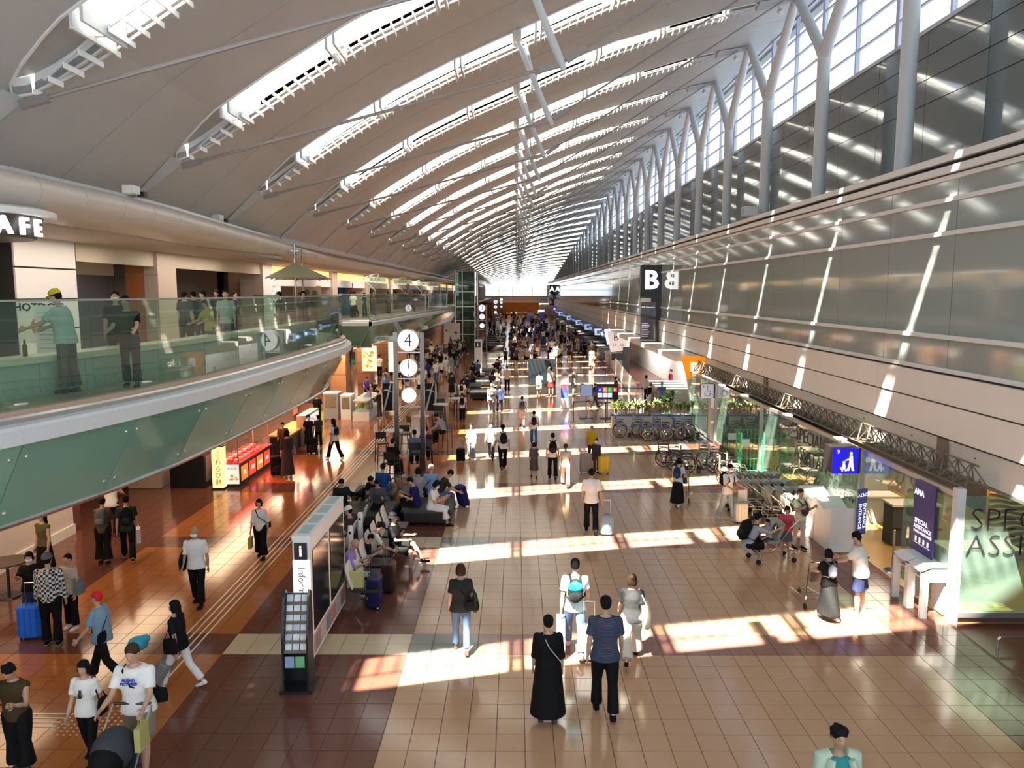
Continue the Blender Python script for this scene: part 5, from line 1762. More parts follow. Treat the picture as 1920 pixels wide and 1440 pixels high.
for r_, (y, xs_) in enumerate(rows):
    for i, x in enumerate(xs_):
        o = stp if first else copy_tree(stp); first = False
        o.location = (x, y, 0)
        tag(o, 'grey nested airport stroller, %s in the %s' % (ordn(i), rn[r_]), 'stroller', 'grey strollers nested in rows')

# wheelchairs
def wheel(mb, c, r, tr=0.014, axis='y', spokes=8):
    pts = [(c[0] + r * math.cos(a), c[1], c[2] + r * math.sin(a)) for a in [2 * PI * i / 24 for i in range(24)]]
    mb.tube(pts, tr, 6, closed=True, ref=(0, 1, 0))
    return mb
def wheelchair_proto(seat_c, frame_m):
    t = thing('wheelchair', 'x', 'wheelchair', (0, 0, 0))
    for s in (-1, 1):
        w = wheel(MB(), (0, s * 0.29, 0.30), 0.29, 0.016).build('wheel', M_black, t)
        hb = wheel(MB(), (0, s * 0.33, 0.30), 0.25, 0.008).cyl((0, s * 0.27, 0.30), (0, s * 0.33, 0.30), 0.03, 10)
        for q in range(8):
            a = PI / 4 * q; hb.cyl((0, s * 0.29, 0.30), (0.28 * math.cos(a), s * 0.29, 0.30 + 0.28 * math.sin(a)), 0.005, 4)
        hb.build('spokes', M_chrome, w)
        MB().cyl((0.42, s * 0.22 - 0.012, 0.075), (0.42, s * 0.22 + 0.012, 0.075), 0.075, 12).build('caster', M_black, t)
        MB().tube([(-0.38, s * 0.21, 0.92), (-0.22, s * 0.21, 0.90), (-0.18, s * 0.21, 0.50), (-0.05, s * 0.21, 0.14), (0.42, s * 0.21, 0.14)], 0.012, 6).tube([(-0.2, s * 0.21, 0.70), (0.18, s * 0.23, 0.70), (0.2, s * 0.21, 0.48), (0.38, s * 0.21, 0.46), (0.55, s * 0.14, 0.12)], 0.012, 6).build('side_frame', frame_m, t)
        MB().cbox((-0.36, s * 0.21, 0.92), (0.12, 0.03, 0.03)).build('grip', M_black, t)
        MB().cbox((0.0, s * 0.235, 0.71), (0.32, 0.05, 0.03)).build('armrest', M_black, t)
        MB().cbox((0.58, s * 0.11, 0.11), (0.16, 0.14, 0.015)).build('footplate', M_black, t)
    MB().box(-0.18, 0.24, -0.20, 0.20, 0.46, 0.50).build('seat', seat_c, t)
    MB().box(-0.22, -0.18, -0.20, 0.20, 0.50, 0.88).build('backrest', seat_c, t)
    return t
M_bluec = mat('blue_vinyl', (0.06, 0.14, 0.42), 0.45); M_tanf = mat('tan_frame', (0.48, 0.42, 0.30), 0.4)
protos = {}
def wheelchair(kind, pos, rz, label, group):
    m = {'blue': (M_bluec, M_steel), 'dark': (mat('navy_vinyl', (0.04, 0.035, 0.10), 0.5), M_black), 'tan': (mat('tan_vinyl', (0.40, 0.35, 0.25), 0.5), M_tanf)}[kind]
    if kind not in protos: protos[kind] = wheelchair_proto(*m); o = protos[kind]
    else: o = copy_tree(protos[kind])
    o.location = pos; o.rotation_euler = (0, 0, rz)
    tag(o, label, 'wheelchair', group)
for i, (x, y) in enumerate([(5.35, 27.3), (5.62, 26.8), (5.95, 26.3)]): wheelchair('dark', (x, y, 0), R(-12), 'dark navy folding wheelchair, %s of the nested dark group' % ordn(i), 'dark wheelchairs parked together')
for i, (x, y) in enumerate([(6.75, 27.0), (6.95, 26.4), (7.1, 25.8), (7.25, 25.2), (6.85, 24.6)]): wheelchair('tan', (x, y, 0), R(-15), 'tan framed wheelchair, %s of the nested tan group' % ordn(i), 'tan wheelchairs parked together')
for i, (px, py) in enumerate([(1162, 818), (1196, 818), (1212, 824), (1232, 818), (1247, 824), (1272, 822), (1290, 818)]):
    p = ground(px, py); wheelchair('blue', p, R(-10 + 6 * (i % 3)), 'blue backed wheelchair before the planters, %s along the row' % ordn(i), 'blue wheelchairs before the planters')

# planters
def planter(i, x, y, w, tall=False):
    if tall: t = thing('potted_palm', 'taller leafy palm in a round grey pot behind the planter row', 'potted plant', (x, y, 0))
    else: t = thing('planter', 'pale planter box of bright dragon plants, %s along the row' % ordn(i), 'planter', (x, y, 0), 0, 'planter boxes dividing the hall')
    if tall: MB().tube([(0, 0, 0), (0, 0, 0.5)], [0.2, 0.28], 16).build('pot', cmat((0.35, 0.36, 0.35)), t)
    else:
        MB().box(-w / 2, w / 2, -0.2, 0.2, 0, 0.62).build('box', mat('planter_white', (0.75, 0.78, 0.78), 0.4), t)
        MB().box(-w / 2, w / 2, -0.22, 0.22, 0.60, 0.66).build('rim', mat('planter_blue', (0.10, 0.2, 0.5), 0.4), t)
    r_ = random.Random(i + (99 if tall else 0))
    gl_ = [mat('leaf_a', (0.20, 0.34, 0.07), 0.4, var=0.2), mat('leaf_b', (0.36, 0.46, 0.14), 0.4, var=0.2), mat('leaf_c', (0.06, 0.14, 0.04), 0.4, var=0.2)]
    n = 5 if not tall else 6
    for q in range(n):
        cx = (-w / 2 + 0.12 + (w - 0.24) * q / (n - 1)) if not tall else 0.2 * math.cos(q); cy_ = r_.uniform(-0.1, 0.1)
        z0 = 0.62 if not tall else 0.5
        zc = z0 + r_.uniform(0.12, 0.42) + (0.5 * r_.random() if tall else 0)
        mb = MB().cyl((cx, cy_, z0 - 0.02), (cx, cy_, zc), 0.015, 5)
        for l in range(22):
            a = 2.4 * l; el = 0.25 + 0.9 * r_.random(); ln = r_.uniform(0.30, 0.44) * (1.2 if tall else 1)
            d0 = Vector((math.cos(a) * math.cos(el), math.sin(a) * math.cos(el), math.sin(el))); sd = Vector((-math.sin(a), math.cos(a), 0)) * 0.034
            b0 = Vector((cx, cy_, zc - 0.1 + 0.012 * l)); b1 = b0 + d0 * ln * 0.5 + Vector((0, 0, 0.02)); b2 = b0 + d0 * ln - Vector((0, 0, 0.06 * ln / 0.3))
            mb.add([b0 - sd * 0.4, b0 + sd * 0.4, b1 + sd, b1 - sd, b2, b1 + Vector((0, 0, -0.008))], [(0, 1, 2, 3), (3, 2, 4), (0, 5, 1), (5, 2, 1), (5, 3, 0), (5, 4, 2), (5, 3, 4)][:3])
        tag(mb.build('foliage', gl_[2] if tall else gl_[(q + i) % 2], t), kind='stuff')
for i in range(4): planter(i, 4.85 + 0.95 * i, 34.8, 0.92)
planter(9, 7.2, 36.0, 0.5, True)

# luggage trolley / pushed stroller
def trolley(label, pos, rz):
    t = thing('luggage_trolley', label, 'trolley', pos, rz)
    mb = MB()
    for s in (-1, 1):
        mb.tube([(s * 0.24, -0.40, 1.0), (s * 0.24, -0.36, 0.9), (s * 0.22, -0.25, 0.20), (s * 0.16, 0.5, 0.14)], 0.014, 6)
    mb.cyl((-0.24, -0.40, 1.0), (0.24, -0.40, 1.0), 0.016, 8)
    for q in range(5): mb.cyl((-0.21 + 0.01 * q, -0.22 + 0.17 * q, 0.18), (0.21 - 0.01 * q, -0.22 + 0.17 * q, 0.18), 0.008, 5)
    mb.build('frame', M_chrome, t)
    MB().tube([(-0.2, -0.36, 0.8), (-0.2, -0.16, 0.8), (0.2, -0.16, 0.8), (0.2, -0.36, 0.8)], 0.008, 5).cbox((0, -0.25, 0.68), (0.36, 0.18, 0.2)).build('basket', M_steel, t)
    for x, y in ((-0.24, -0.28), (0.24, -0.28), (0, 0.48)): MB().cyl((x - 0.015, y, 0.06), (x + 0.015, y, 0.06), 0.06, 12).cbox((x, y, 0.12), (0.02, 0.03, 0.05)).build('wheel', M_black, t)
    return t

# gate canopy, B signs
def gate(L_, Y0_, Y1_, letter, orange, lab):
    t = thing('gate_canopy', lab + ' canopy projecting below the glass wall', 'canopy', (0, 0, 0))
    MB().box(7.55, 8.85, Y0_, Y1_, 2.95, 3.2).build('canopy_slab', M_offwhite, t)
    m_or = mat('sign_orange' if orange else 'sign_blue', (0.95, 0.30, 0.0) if orange else (0.08, 0.06, 0.4), 0.4, emit=0.55, var=0)
    MB().prism([(7.82, 3.2), (8.95, 3.2), (8.75, 2.12), (8.12, 2.12)], 'y', Y0_ - 0.25, Y0_).build('sign_face', m_or, t)
    MB().prism([(8.12, 2.12), (8.75, 2.12), (8.62, 0), (8.45, 0)], 'y', Y0_ - 0.25, Y0_).build('white_leg', M_white, t)
    text('lettering', letter, 0.75, (8.42, Y0_ - 0.30, 2.62), FACE_CAM, MW, t, 0.04, bold=0.02)
    f = MB().prism([(7.2, 3.2), (8.9, 3.2), (8.9, 2.3), (7.45, 2.0)], 'y', Y1_, Y1_ + 0.2).build('end_sign', M_white, t)
    return t
gate('B', 36.4, 62.5, 'B', True, 'white gate')
gate('A', 168, 190, 'A', False, 'far away gate')
gs = thing('gate_sign', 'white hanging gate sign with thin dark letter B above black screens', 'sign', (0, 59.5, 0))
MB().prism([(7.05, 3.25), (8.85, 3.05), (8.75, 1.75), (7.35, 1.6)], 'y', 0, 0.15).build('board', mat('gate_white', (0.85, 0.85, 0.85), 0.4, emit=0.35, var=0), gs)
text('lettering', 'B', 0.75, (7.75, -0.02, 2.72), FACE_CAM, MD, gs, 0.005)
text('lettering', '22 - 28', 0.3, (7.9, -0.02, 2.15), FACE_CAM, cmat((0.3, 0.3, 0.3)), gs, 0.005)
MB().box(7.4, 8.3, -0.15, 0.0, 0.95, 1.5).build('screen', M_black, gs)
MB().box(8.3, 8.8, -0.2, 0.2, 0.0, 2.0).build('column', M_black, gs)
MB().box(7.7, 7.78, -0.02, 0.05, 0.0, 1.6).build('leg', M_alu, gs)

def tower_sign(Y, letter, lab, sc=1.0):
    t = thing('tower_sign', lab, 'sign', (7.62, Y, 0), 0, None)
    MB().box(0, 1.28, 0, 0.55, 5.95, 7.85).build('head_box', M_black, t)
    MB().box(0.25, 1.28, 0, 0.55, 3.05, 5.95).build('shaft', M_black, t)
    MB().box(0.0, 0.92, -0.06, 0.0, 3.15, 5.6).build('screen', mat('dark_screen', (0.03, 0.03, 0.035), 0.1, coat=0.5), t)
    MB().box(-0.02, 0.60, -0.1, 0.0, 5.62, 5.85).build('bracket', M_white, t)
    text('lettering', letter, 1.55, (0.62, -0.02, 6.9), FACE_CAM, mat('lit_sign_white', (1, 1, 1), emit=1.6, var=0), t, 0.02, bold=0.05)
    for q in range(7): MB().box(0.08, 0.45 + 0.05 * (q % 3), -0.065, -0.06, 3.5 + 0.13 * q, 3.55 + 0.13 * q).build('text_row', mat('row_ink_%d' % (q % 2), (0.7, 0.7, 0.8) if q % 2 else (0.5, 0.3, 0.7), emit=0.4, var=0), t)
    text('lettering', '出発 Departures', 0.12, (0.45, -0.07, 5.3), FACE_CAM, MW, t, 0.002)
tower_sign(47.2, 'B', 'tall black tower sign with large glowing letter B on the glass wall')
tower_sign(176, 'A', 'tall black tower sign with letter A far along the glass wall')

# gate area: low partitions, desk, stanchions, displays
lp = thing('low_partition', 'waist high pale glass partition running up to the gate', 'partition', (0, 0, 0))
for i in range(9):
    a = Vector((6.75 + 0.12 * i, 43 + 2.2 * i, 0)); b = a + Vector((0.12, 2.15, 0))
    MB().add([(a.x, a.y, 0.05), (b.x, b.y, 0.05), (b.x, b.y, 1.15), (a.x, a.y, 1.15), (a.x + 0.05, a.y, 0.05), (b.x + 0.05, b.y, 0.05), (b.x + 0.05, b.y, 1.15), (a.x + 0.05, a.y, 1.15)],
             [(0, 1, 2, 3), (5, 4, 7, 6), (3, 2, 6, 7), (0, 4, 5, 1), (0, 3, 7, 4), (1, 5, 6, 2)]).build('panel', mat('pale_panel', (0.55, 0.58, 0.55), 0.25), lp)
gd = thing('gate_desk', 'stepped grey security desk behind the planters', 'desk', (8.3, 42.5, 0))
for q in range(4): MB().box(-0.3 - 0.1 * q, 1.4, 0.7 * q, 0.7 * q + 0.6, 0, 0.85 + 0.06 * q).build('desk_unit', M_cabinet, gd)
def stanchion(i, x, y, nxt=None):
    t = thing('belt_post', 'chrome belt barrier post in the queue area, %s of the line' % ordn(i), 'barrier post', (x, y, 0), 0, 'queue barrier posts by the displays')
    MB().cyl((0, 0, 0.02), (0, 0, 0.95), 0.025, 10).build('pole', M_steel if i % 2 else M_black, t)
    MB().tube([(0, 0, 0), (0, 0, 0.03)], [0.17, 0.15], 16).build('base', M_steel, t)
    MB().cyl((0, 0, 0.92), (0, 0, 1.0), 0.035, 10).build('head', M_black, t)
    if nxt:
        MB().cbox((nxt[0] / 2, nxt[1] / 2, 0.93), (math.hypot(*nxt), 0.006, 0.05), 0, Matrix.Rotation(math.atan2(nxt[1], nxt[0]), 3, 'Z')).build('belt', M_rail, t)
sp_ = [(1075, 790), (1103, 788), (1135, 792), (1165, 786)]
q_ = [ground(*p) for p in sp_] + [Vector((5.6, 42.5, 0)), Vector((7.0, 42.2, 0)), Vector((4.0, 50, 0)), Vector((5.8, 49.5, 0)), Vector((2.8, 43.5, 0)), Vector((3.2, 47, 0))]
for i, p in enumerate(q_):
    nx = q_[i + 1] - p if i in (0, 1, 2, 4, 6, 8) else None
    stanchion(i, p.x, p.y, (nx.x, nx.y) if nx is not None else None)
lo = thing('belt_post', 'chrome belt barrier post standing on the orange lounge floor', 'barrier post', ground(1673, 1071))
MB().cyl((0, 0, 0.02), (0, 0, 0.95), 0.025, 10).build('pole', M_steel, lo)
MB().tube([(0, 0, 0), (0, 0, 0.03)], [0.2, 0.18], 20).build('base', M_chrome, lo)
MB().cbox((0.55, 0.1, 0.93), (1.1, 0.006, 0.06)).build('belt', M_black, lo)
def display(label, px0, px1, py0, py1, Y, col, emit, tiles=None):
    a = at_y(px0, py1, Y); b = at_y(px1, py0, Y)
    t = thing('display_screen', label, 'display', ((a.x + b.x) / 2, Y, 0))
    w = b.x - a.x
    MB().box(-w / 2, w / 2, 0, 0.06, a.z, b.z).build('casing', M_black, t)
    MB().box(-w / 2 + 0.03, w / 2 - 0.03, -0.006, 0, a.z + 0.03, b.z - 0.03).build('screen', mat('screen_%d' % int(px0), col, 0.2, emit=emit, var=0), t)
    MB().cyl((0, 0.05, 0), (0, 0.05, a.z + 0.1), 0.05, 10).build('pole', M_steel, t)
    MB().box(-0.35, 0.35, -0.2, 0.25, 0, 0.04).build('base', M_black, t)
    if tiles:
        h = b.z - a.z
        for q, (ch, c) in enumerate(tiles):
            x = -w / 2 + 0.06 + (w - 0.1) * q / 4
            MB().box(x, x + w * 0.2, -0.012, -0.006, a.z + h * 0.48, a.z + h * 0.78).build('screen_tile', mat('tile_' + ch, c, emit=0.9, var=0), t)
            text('lettering', ch, 0.17, (x + w * 0.1, -0.016, a.z + h * 0.63), FACE_CAM, MW, t, 0.002)
            if q < 3: MB().box(x, x + w * 0.2, -0.012, -0.006, a.z + h * 0.14, a.z + h * 0.42).build('screen_tile', mat('tile_pale', (0.6, 0.7, 0.95), emit=0.8, var=0), t)
display('black display with coloured squares lettered A B C D', 1118, 1160, 720, 749, 37.6, (0.01, 0.01, 0.03), 0.1, [('A', (0.02, 0.02, 0.8)), ('B', (0.7, 0.2, 0.05)), ('C', (0.02, 0.35, 0.05)), ('D', (0.5, 0.02, 0.05))])
display('plain blue grey display beside the lettered one', 1088, 1112, 721, 743, 37.6, (0.22, 0.30, 0.55), 0.5)
pbn = thing('floor_banner', 'narrow standing banner with white, red and blue fields in the queue', 'banner', (2.6, 40.5, 0))
for z0, z1, c in ((1.35, 2.0, (0.7, 0.68, 0.68)), (1.18, 1.35, (0.55, 0.04, 0.05)), (0.9, 1.18, (0.06, 0.06, 0.4)), (0.62, 0.9, (0.05, 0.12, 0.55)), (0.1, 0.62, (0.7, 0.7, 0.72))):
    MB().box(-0.2, 0.2, 0, 0.04, z0, z1).build('print_field', cmat(c), pbn)
MB().box(-0.25, 0.25, -0.15, 0.2, 0, 0.05).build('foot_stand', M_steel, pbn)
text('lettering', 'ご案内', 0.1, (0, -0.01, 1.85), FACE_CAM, MD, pbn, 0.003)
bx = thing('black_cabinet', 'large dark box cabinet standing in the middle of the walkway', 'cabinet', (1.75, 51.0, 0))
MB().box(-0.9, 0.9, 0, 1.4, 0.05, 1.7).build('body', mat('blue_black', (0.008, 0.013, 0.017), 0.4), bx)
MB().box(-0.86, 0.86, 0.04, 1.36, 0, 0.05).build('base', M_black, bx)

# check in band and counters down the hall on the right
cb_ = thing('checkin_band', 'long dark blue lit band over the check in counters', 'sign band', (0, 0, 0))
MB().box(8.3, 8.9, 64, 166, 1.95, 2.53).build('band', mat('band_blue', (0.03, 0.07, 0.22), 0.4, emit=0.15, var=0), cb_)
for i in range(16):
    y = 65 + 6.2 * i
    MB().box(8.27, 8.3, y, y + 4.4, 2.1, 2.38).build('band_print', mat('band_pale', (0.25, 0.45, 0.8), emit=0.5, var=0), cb_)
for i, Y in enumerate([66, 76, 87, 100, 118, 140]):
    t = thing('icon_sign', 'small square white sign standing out below the fascia, %s along' % ordn(i), 'sign', (8.0, Y, 2.0), 0, 'square icon signs over the check in counters')
    MB().box(-0.2, 0.5, 0, 0.15, 0.0, 0.62).build('plate', mat('icon_white', (0.85, 0.88, 0.92), emit=0.5, var=0), t)
    MB().box(-0.02, 0.32, -0.02, 0.0, 0.14, 0.48).build('icon', mat('icon_blue', (0.05, 0.25, 0.7), emit=0.3, var=0), t)
for i in range(12):
    t = thing('checkin_counter', 'white curved check in counter under the blue band, %s along' % ordn(i), 'counter', (8.6, 66 + 7.5 * i, 0), 0, 'check in counters')
    MB().tube([(0, 0.0, 0), (0, 0, 1.05)], [(0.8, 1.6), (0.9, 1.8)], 20).build('body', mat('counter_grey', (0.35, 0.38, 0.40), 0.3), t, True)
    MB().tube([(0, 0.0, 1.05), (0, 0, 1.12)], [(0.98, 1.95), (0.98, 1.95)], 20).build('countertop', M_white, t)
for i in range(6):
    t = thing('bag_drop_machine', 'blue and white bag drop machine in the check in hall, %s along' % ordn(i), 'machine', (3.3 + 0.9 * (i % 3), 92 + 8 * i, 0), 0, 'bag drop machines')
    MB().box(-0.4, 0.4, 0, 0.6, 0, 1.0).build('body', mat('machine_blue', (0.02, 0.05, 0.25), 0.4), t)
    MB().box(-0.2, 0.2, 0.1, 0.25, 1.0, 1.5).build('screen_head', M_steel, t)
# blue-white hanging panels far
for i, (px, py, Y) in enumerate([(995, 587, 150), (1015, 583, 165)]):
    p = at_y(px, py, Y)
    t = thing('far_sign', 'distant blue and white standing sign, %s one' % ordn(i), 'sign', (p.x, Y, 0), 0, 'distant standing signs')
    MB().box(-0.7, 0.7, 0, 0.2, 0.0, 2.5).build('board', mat('far_sign_blue', (0.15, 0.16, 0.5), emit=0.1), t)
    MB().box(-0.6, 0.6, -0.03, 0, 1.7, 2.3).build('plate', M_white, t)

# ------------------------------------------------------------------ clocks
def dial(label, x, y, z, r, num=None, clock=False):
    t = thing('lit_dial', label, 'clock' if clock else 'sign', (x, y, z))
    MB().cyl((0, 0, 0), (0, 0.22, 0), r, 40).build('case', M_steel, t, True)
    MB().tube([(0, -0.03, 0), (0, 0.0, 0)], [r * 1.0, r * 1.04], 40, ref=(1, 0, 0)).build('rim', M_steel, t, True)
    MB().cyl((0, -0.045, 0), (0, -0.03, 0), r * 0.94, 40).build('face', mat('dial_white', (0.95, 0.95, 0.95), 0.4, emit=0.8, ecol=(1, 1, 1), var=0), t)
    if num: text('number', num, r * 1.75, (0, -0.05, -r * 0.02), FACE_CAM, MD, t, 0.004, xs=0.85, bold=-0.006)
    if clock:
        for q in range(12):
            a = PI / 6 * q; v = Vector((math.sin(a), 0, math.cos(a)))
            MB().cbox(v * r * 0.78 + Vector((0, -0.05, 0)), (r * (0.10 if q % 6 == 0 else 0.045), 0.008, r * 0.16), 0, Matrix.Rotation(a, 3, 'Y')).build('hour_mark', MD, t)
        MB().cbox((-r * 0.01, -0.055, r * 0.22), (r * 0.11, 0.006, r * 0.60)).build('hour_hand', MD, t)
        MB().cbox((0.0, -0.06, r * 0.28), (r * 0.06, 0.006, r * 0.76), 0, Matrix.Rotation(R(-3), 3, 'Y')).build('minute_hand', MD, t)
CW = {'4': 'numbered four beside the benches', '3': 'numbered three in the middle distance', '2': 'numbered two further along the hall', '1': 'numbered one near the end wall'}
for i, (Y, num) in enumerate([(25.4, '4'), (79, '3'), (132, '2'), (185, '1')]):
    x = -3.55 + (0 if i == 0 else 0.1)
    t = thing('clock_stand', 'pair of tall brushed steel posts carrying dial %s' % CW[num], 'clock stand', (x, Y, 0))
    for s in (-1, 1):
        MB().box(s * 0.44 - 0.07, s * 0.44 + 0.07, 0, 0.14, 0, 4.88).build('post', mat('bronze_steel', (0.16, 0.145, 0.13), 0.22, 0.9), t)
    MB().box(-0.4, 0.4, 0.05, 0.09, 4.2, 4.24).box(-0.4, 0.4, 0.05, 0.09, 3.32, 3.36).box(-0.4, 0.4, 0.05, 0.09, 2.38, 2.42).build('crossbar', M_steel, t)
    MB().box(-0.6, 0.6, -0.2, 0.35, 0, 0.03).build('base', M_steel, t)
    dial('large round lit dial %s' % CW[num], x, Y - 0.05, 4.62 - 0.02 * i, 0.36, num)
    dial('round lit clock under the dial %s' % CW[num], x, Y - 0.05, 3.72, 0.30, None, True)
    dial('blank round lit lamp under the clock of the dial %s' % CW[num], x, Y - 0.05, 2.80, 0.26)
# tall information signs in the middle distance
def slim_info(i, px, py, Y):
    x = ray(px, py).x * Y
    t = thing('info_totem', 'white information totem with black i, %s beyond the benches' % ordn(i), 'totem', (x, Y, 0), 0, 'white information totems')
    MB().box(-0.25, 0.25, 0, 1.6, 0.0, 2.7).build('body', M_white, t)
    MB().box(-0.2, 0.2, -0.01, 0, 2.2, 2.62).build('icon_plate', M_black, t)
    text('lettering', 'i', 0.35, (0, -0.02, 2.4), FACE_CAM, MW, t, 0.003)
slim_info(0, 896, 660, 56); slim_info(1, 933, 600, 108)

# ------------------------------------------------------------------ information pylon and leaflet rack
py_ = thing('information_pylon', 'white information pylon with two black screens along its side', 'pylon', (-3.63, 12.09, 0))
MB().box(0, 0.28, 0, 2.45, 0.16, 2.22).build('body', M_white, py_)
MB().box(-0.01, 0.29, -0.01, 2.46, 2.22, 2.27).build('top_cap', M_white, py_)
for q in range(4): MB().box(0.05, 0.23, 0.12 + 0.6 * q, 0.58 + 0.6 * q, 2.27, 2.28).build('top_vent', cmat((0.45, 0.52, 0.50)), py_)
MB().box(0.0, 0.28, -0.02, 0.0, 0.9, 1.86).build('lit_panel', mat('lit_white_panel', (1, 1, 1), emit=1.3, var=0), py_)
MB().box(0.03, 0.24, -0.025, -0.018, 1.88, 2.16).build('icon_plate', M_black, py_)
text('lettering', 'i', 0.26, (0.135, -0.03, 2.02), FACE_CAM, MW, py_, 0.003, bold=0.006)
text('lettering', 'Information', 0.17, (0.14, -0.03, 1.35), (PI / 2, PI / 2, 0), cmat((0.25, 0.25, 0.25)), py_, 0.003)
M_scr = mat('black_screen_glass', (0.012, 0.013, 0.015), 0.12, spec=0.3, var=0)
for a_, b_ in ((0.12, 1.14), (1.30, 2.34)): MB().box(0.28, 0.295, a_, b_, 0.62, 1.98).build('screen', M_scr, py_)
MB().box(0.28, 0.292, 0.08, 2.38, 0.22, 0.55).build('photo_strip', cmat((0.45, 0.33, 0.33)), py_)
for q in range(6): MB().box(0.292, 0.296, 0.14 + 0.37 * q, 0.46 + 0.37 * q, 0.25, 0.52).build('photo', cmat([(0.30, 0.22, 0.2), (0.5, 0.42, 0.36), (0.2, 0.22, 0.28), (0.45, 0.2, 0.15), (0.35, 0.35, 0.3), (0.25, 0.12, 0.1)][q]), py_)
for y in (0.1, 2.2): MB().box(0.04, 0.24, y, y + 0.14, 0, 0.16).build('foot', M_steel, py_)
rk = thing('leaflet_rack', 'black leaflet rack stacked with white brochures before the pylon', 'rack', (-3.62, 11.3, 0), R(2))
for x in (0, 0.38): MB().prism([(0, 0), (0.36, 0), (0.36, 1.5), (0.26, 1.58), (0.16, 1.5), (0.0, 0.9)], 'x', x, x + 0.03).build('side_panel', M_black, rk)
MB().box(-0.05, 0.46, -0.05, 0.45, 0, 0.05).build('base', M_black, rk)
MB().box(0.03, 0.38, 0.30, 0.33, 0.05, 1.5).build('back_panel', M_black, rk)
for q in range(6):
    z = 0.66 + 0.14 * q; y = 0.02 + 0.04 * q
    MB().box(0.03, 0.38, y, y + 0.02, z - 0.02, z + 0.03).build('shelf_lip', M_steel, rk)
    for k in range(3):
        MB().cbox((0.09 + 0.115 * k, y + 0.05, z + 0.05), (0.10, 0.02, 0.15), 0, Matrix.Rotation(R(-20), 3, 'X')).build('leaflet', cmat([(0.82, 0.83, 0.83), (0.75, 0.78, 0.8), (0.8, 0.78, 0.72), (0.55, 0.62, 0.7)][(q * 3 + k) % 4]), rk)
for k, c in enumerate([(0.3, 0.4, 0.6), (0.2, 0.5, 0.25)]): MB().box(0.05 + 0.16 * k, 0.19 + 0.16 * k, -0.01, 0.0, 0.42, 0.60).build('notice', cmat(c), rk)

# ------------------------------------------------------------------ seating
def seat_row(label, x, y0, n, rz, pads=(0.03, 0.03, 0.035)):
    t = thing('seat_row', label, 'seating', (x, y0, 0), rz)
    for q in range(n):
        y = 0.30 + 0.66 * q
        b = MB(); b.cbox((0.05, y, 0.43), (0.48, 0.52, 0.06)); b.build('seat', mat('black_leather', (0.02, 0.02, 0.022), 0.35), t)
        MB().tube([(-0.20, y, 0.46), (-0.26, y, 0.62), (-0.33, y, 0.85), (-0.34, y, 0.92)], [(0.02, 0.26), (0.025, 0.26), (0.022, 0.25), (0.012, 0.22)], 12, ref=(1, 0, 0)).build('backrest', mat('white_leather', (0.72, 0.70, 0.66), 0.35), t, True)
    MB().box(-0.03, 0.03, 0.0, 0.66 * n, 0.32, 0.38).build('beam', M_chrome, t)
    for y in (0.15, 0.66 * n - 0.15):
        MB().bar((0, y, 0.34), (-0.25, y, 0.03), 0.03).bar((0, y, 0.34), (0.28, y, 0.03), 0.03).build('leg', M_chrome, t)
    return t
seat_row('row of black seats with white backs facing the walkway', -2.98, 14.3, 7, 0)
seat_row('row of black seats with white backs facing the shops', -4.05, 18.9, 7, PI)
for i, (px, py) in enumerate([(657, 986), (675, 961)]):
    p = ground(px, py, 1.12)
    t = thing('charging_post', ['white charging post between the seat rows, closer to the pylon', 'white charging post between the seat rows, further from the pylon'][i], 'charging post', (p.x, p.y, 0))
    MB().tube([(0, 0, 0), (0, 0, 1.08), (0, 0, 1.12)], [0.06, 0.06, 0.05], 20).build('body', M_white, t, True)
    MB().cbox((0, -0.06, 0.98), (0.05, 0.02, 0.06)).build('socket', M_black, t)
def sofa(label, x0, x1, y0, y1):
    t = thing('bench_sofa', label, 'bench', (x0, y0, 0))
    w, d_ = x1 - x0, y1 - y0
    o = MB(); r = 0.12
    def rr(s): return [(r, s), (w - r, s), (w - s, r), (w - s, d_ - r), (w - r, d_ - s), (r, d_ - s), (s, d_ - r), (s, r)]
    vs = []; lv = [(0.10, 0.02), (0.36, 0.0), (0.43, 0.04)]
    for z, s in lv: vs += [(x, y, z) for x, y in rr(s)]
    fs = [tuple(reversed(range(8))), tuple(range(16, 24))] + [(i * 8 + k, i * 8 + (k + 1) % 8, (i + 1) * 8 + (k + 1) % 8, (i + 1) * 8 + k) for i in range(2) for k in range(8)]
    o.add(vs, fs); o.build('cushion', mat('sofa_black', (0.018, 0.018, 0.02), 0.5, bump=0.2), t)
    for x in (0.15, w - 0.15):
        for y in (0.15, d_ - 0.15): MB().cyl((x, y, 0), (x, y, 0.1), 0.03, 8).build('leg', M_chrome, t)
sofa('wide black upholstered bench with people around its corner', -3.1, -1.72, 19.9, 21.3)
sofa('black upholstered bench behind the wide one', -3.4, -1.95, 21.8, 22.7)
sofa('black upholstered bench beside the charging posts', -4.95, -3.25, 19.6, 20.9)
sofa('black upholstered bench close to the clock posts', -4.75, -3.55, 21.5, 22.7)
for i in range(5): sofa('black bench in the seating area past the clock posts, %s along' % ordn(i), -2.7 - 1.0 * (i % 2), -1.2 - 1.0 * (i % 2), 44 + 3.2 * i, 46 + 3.2 * i)
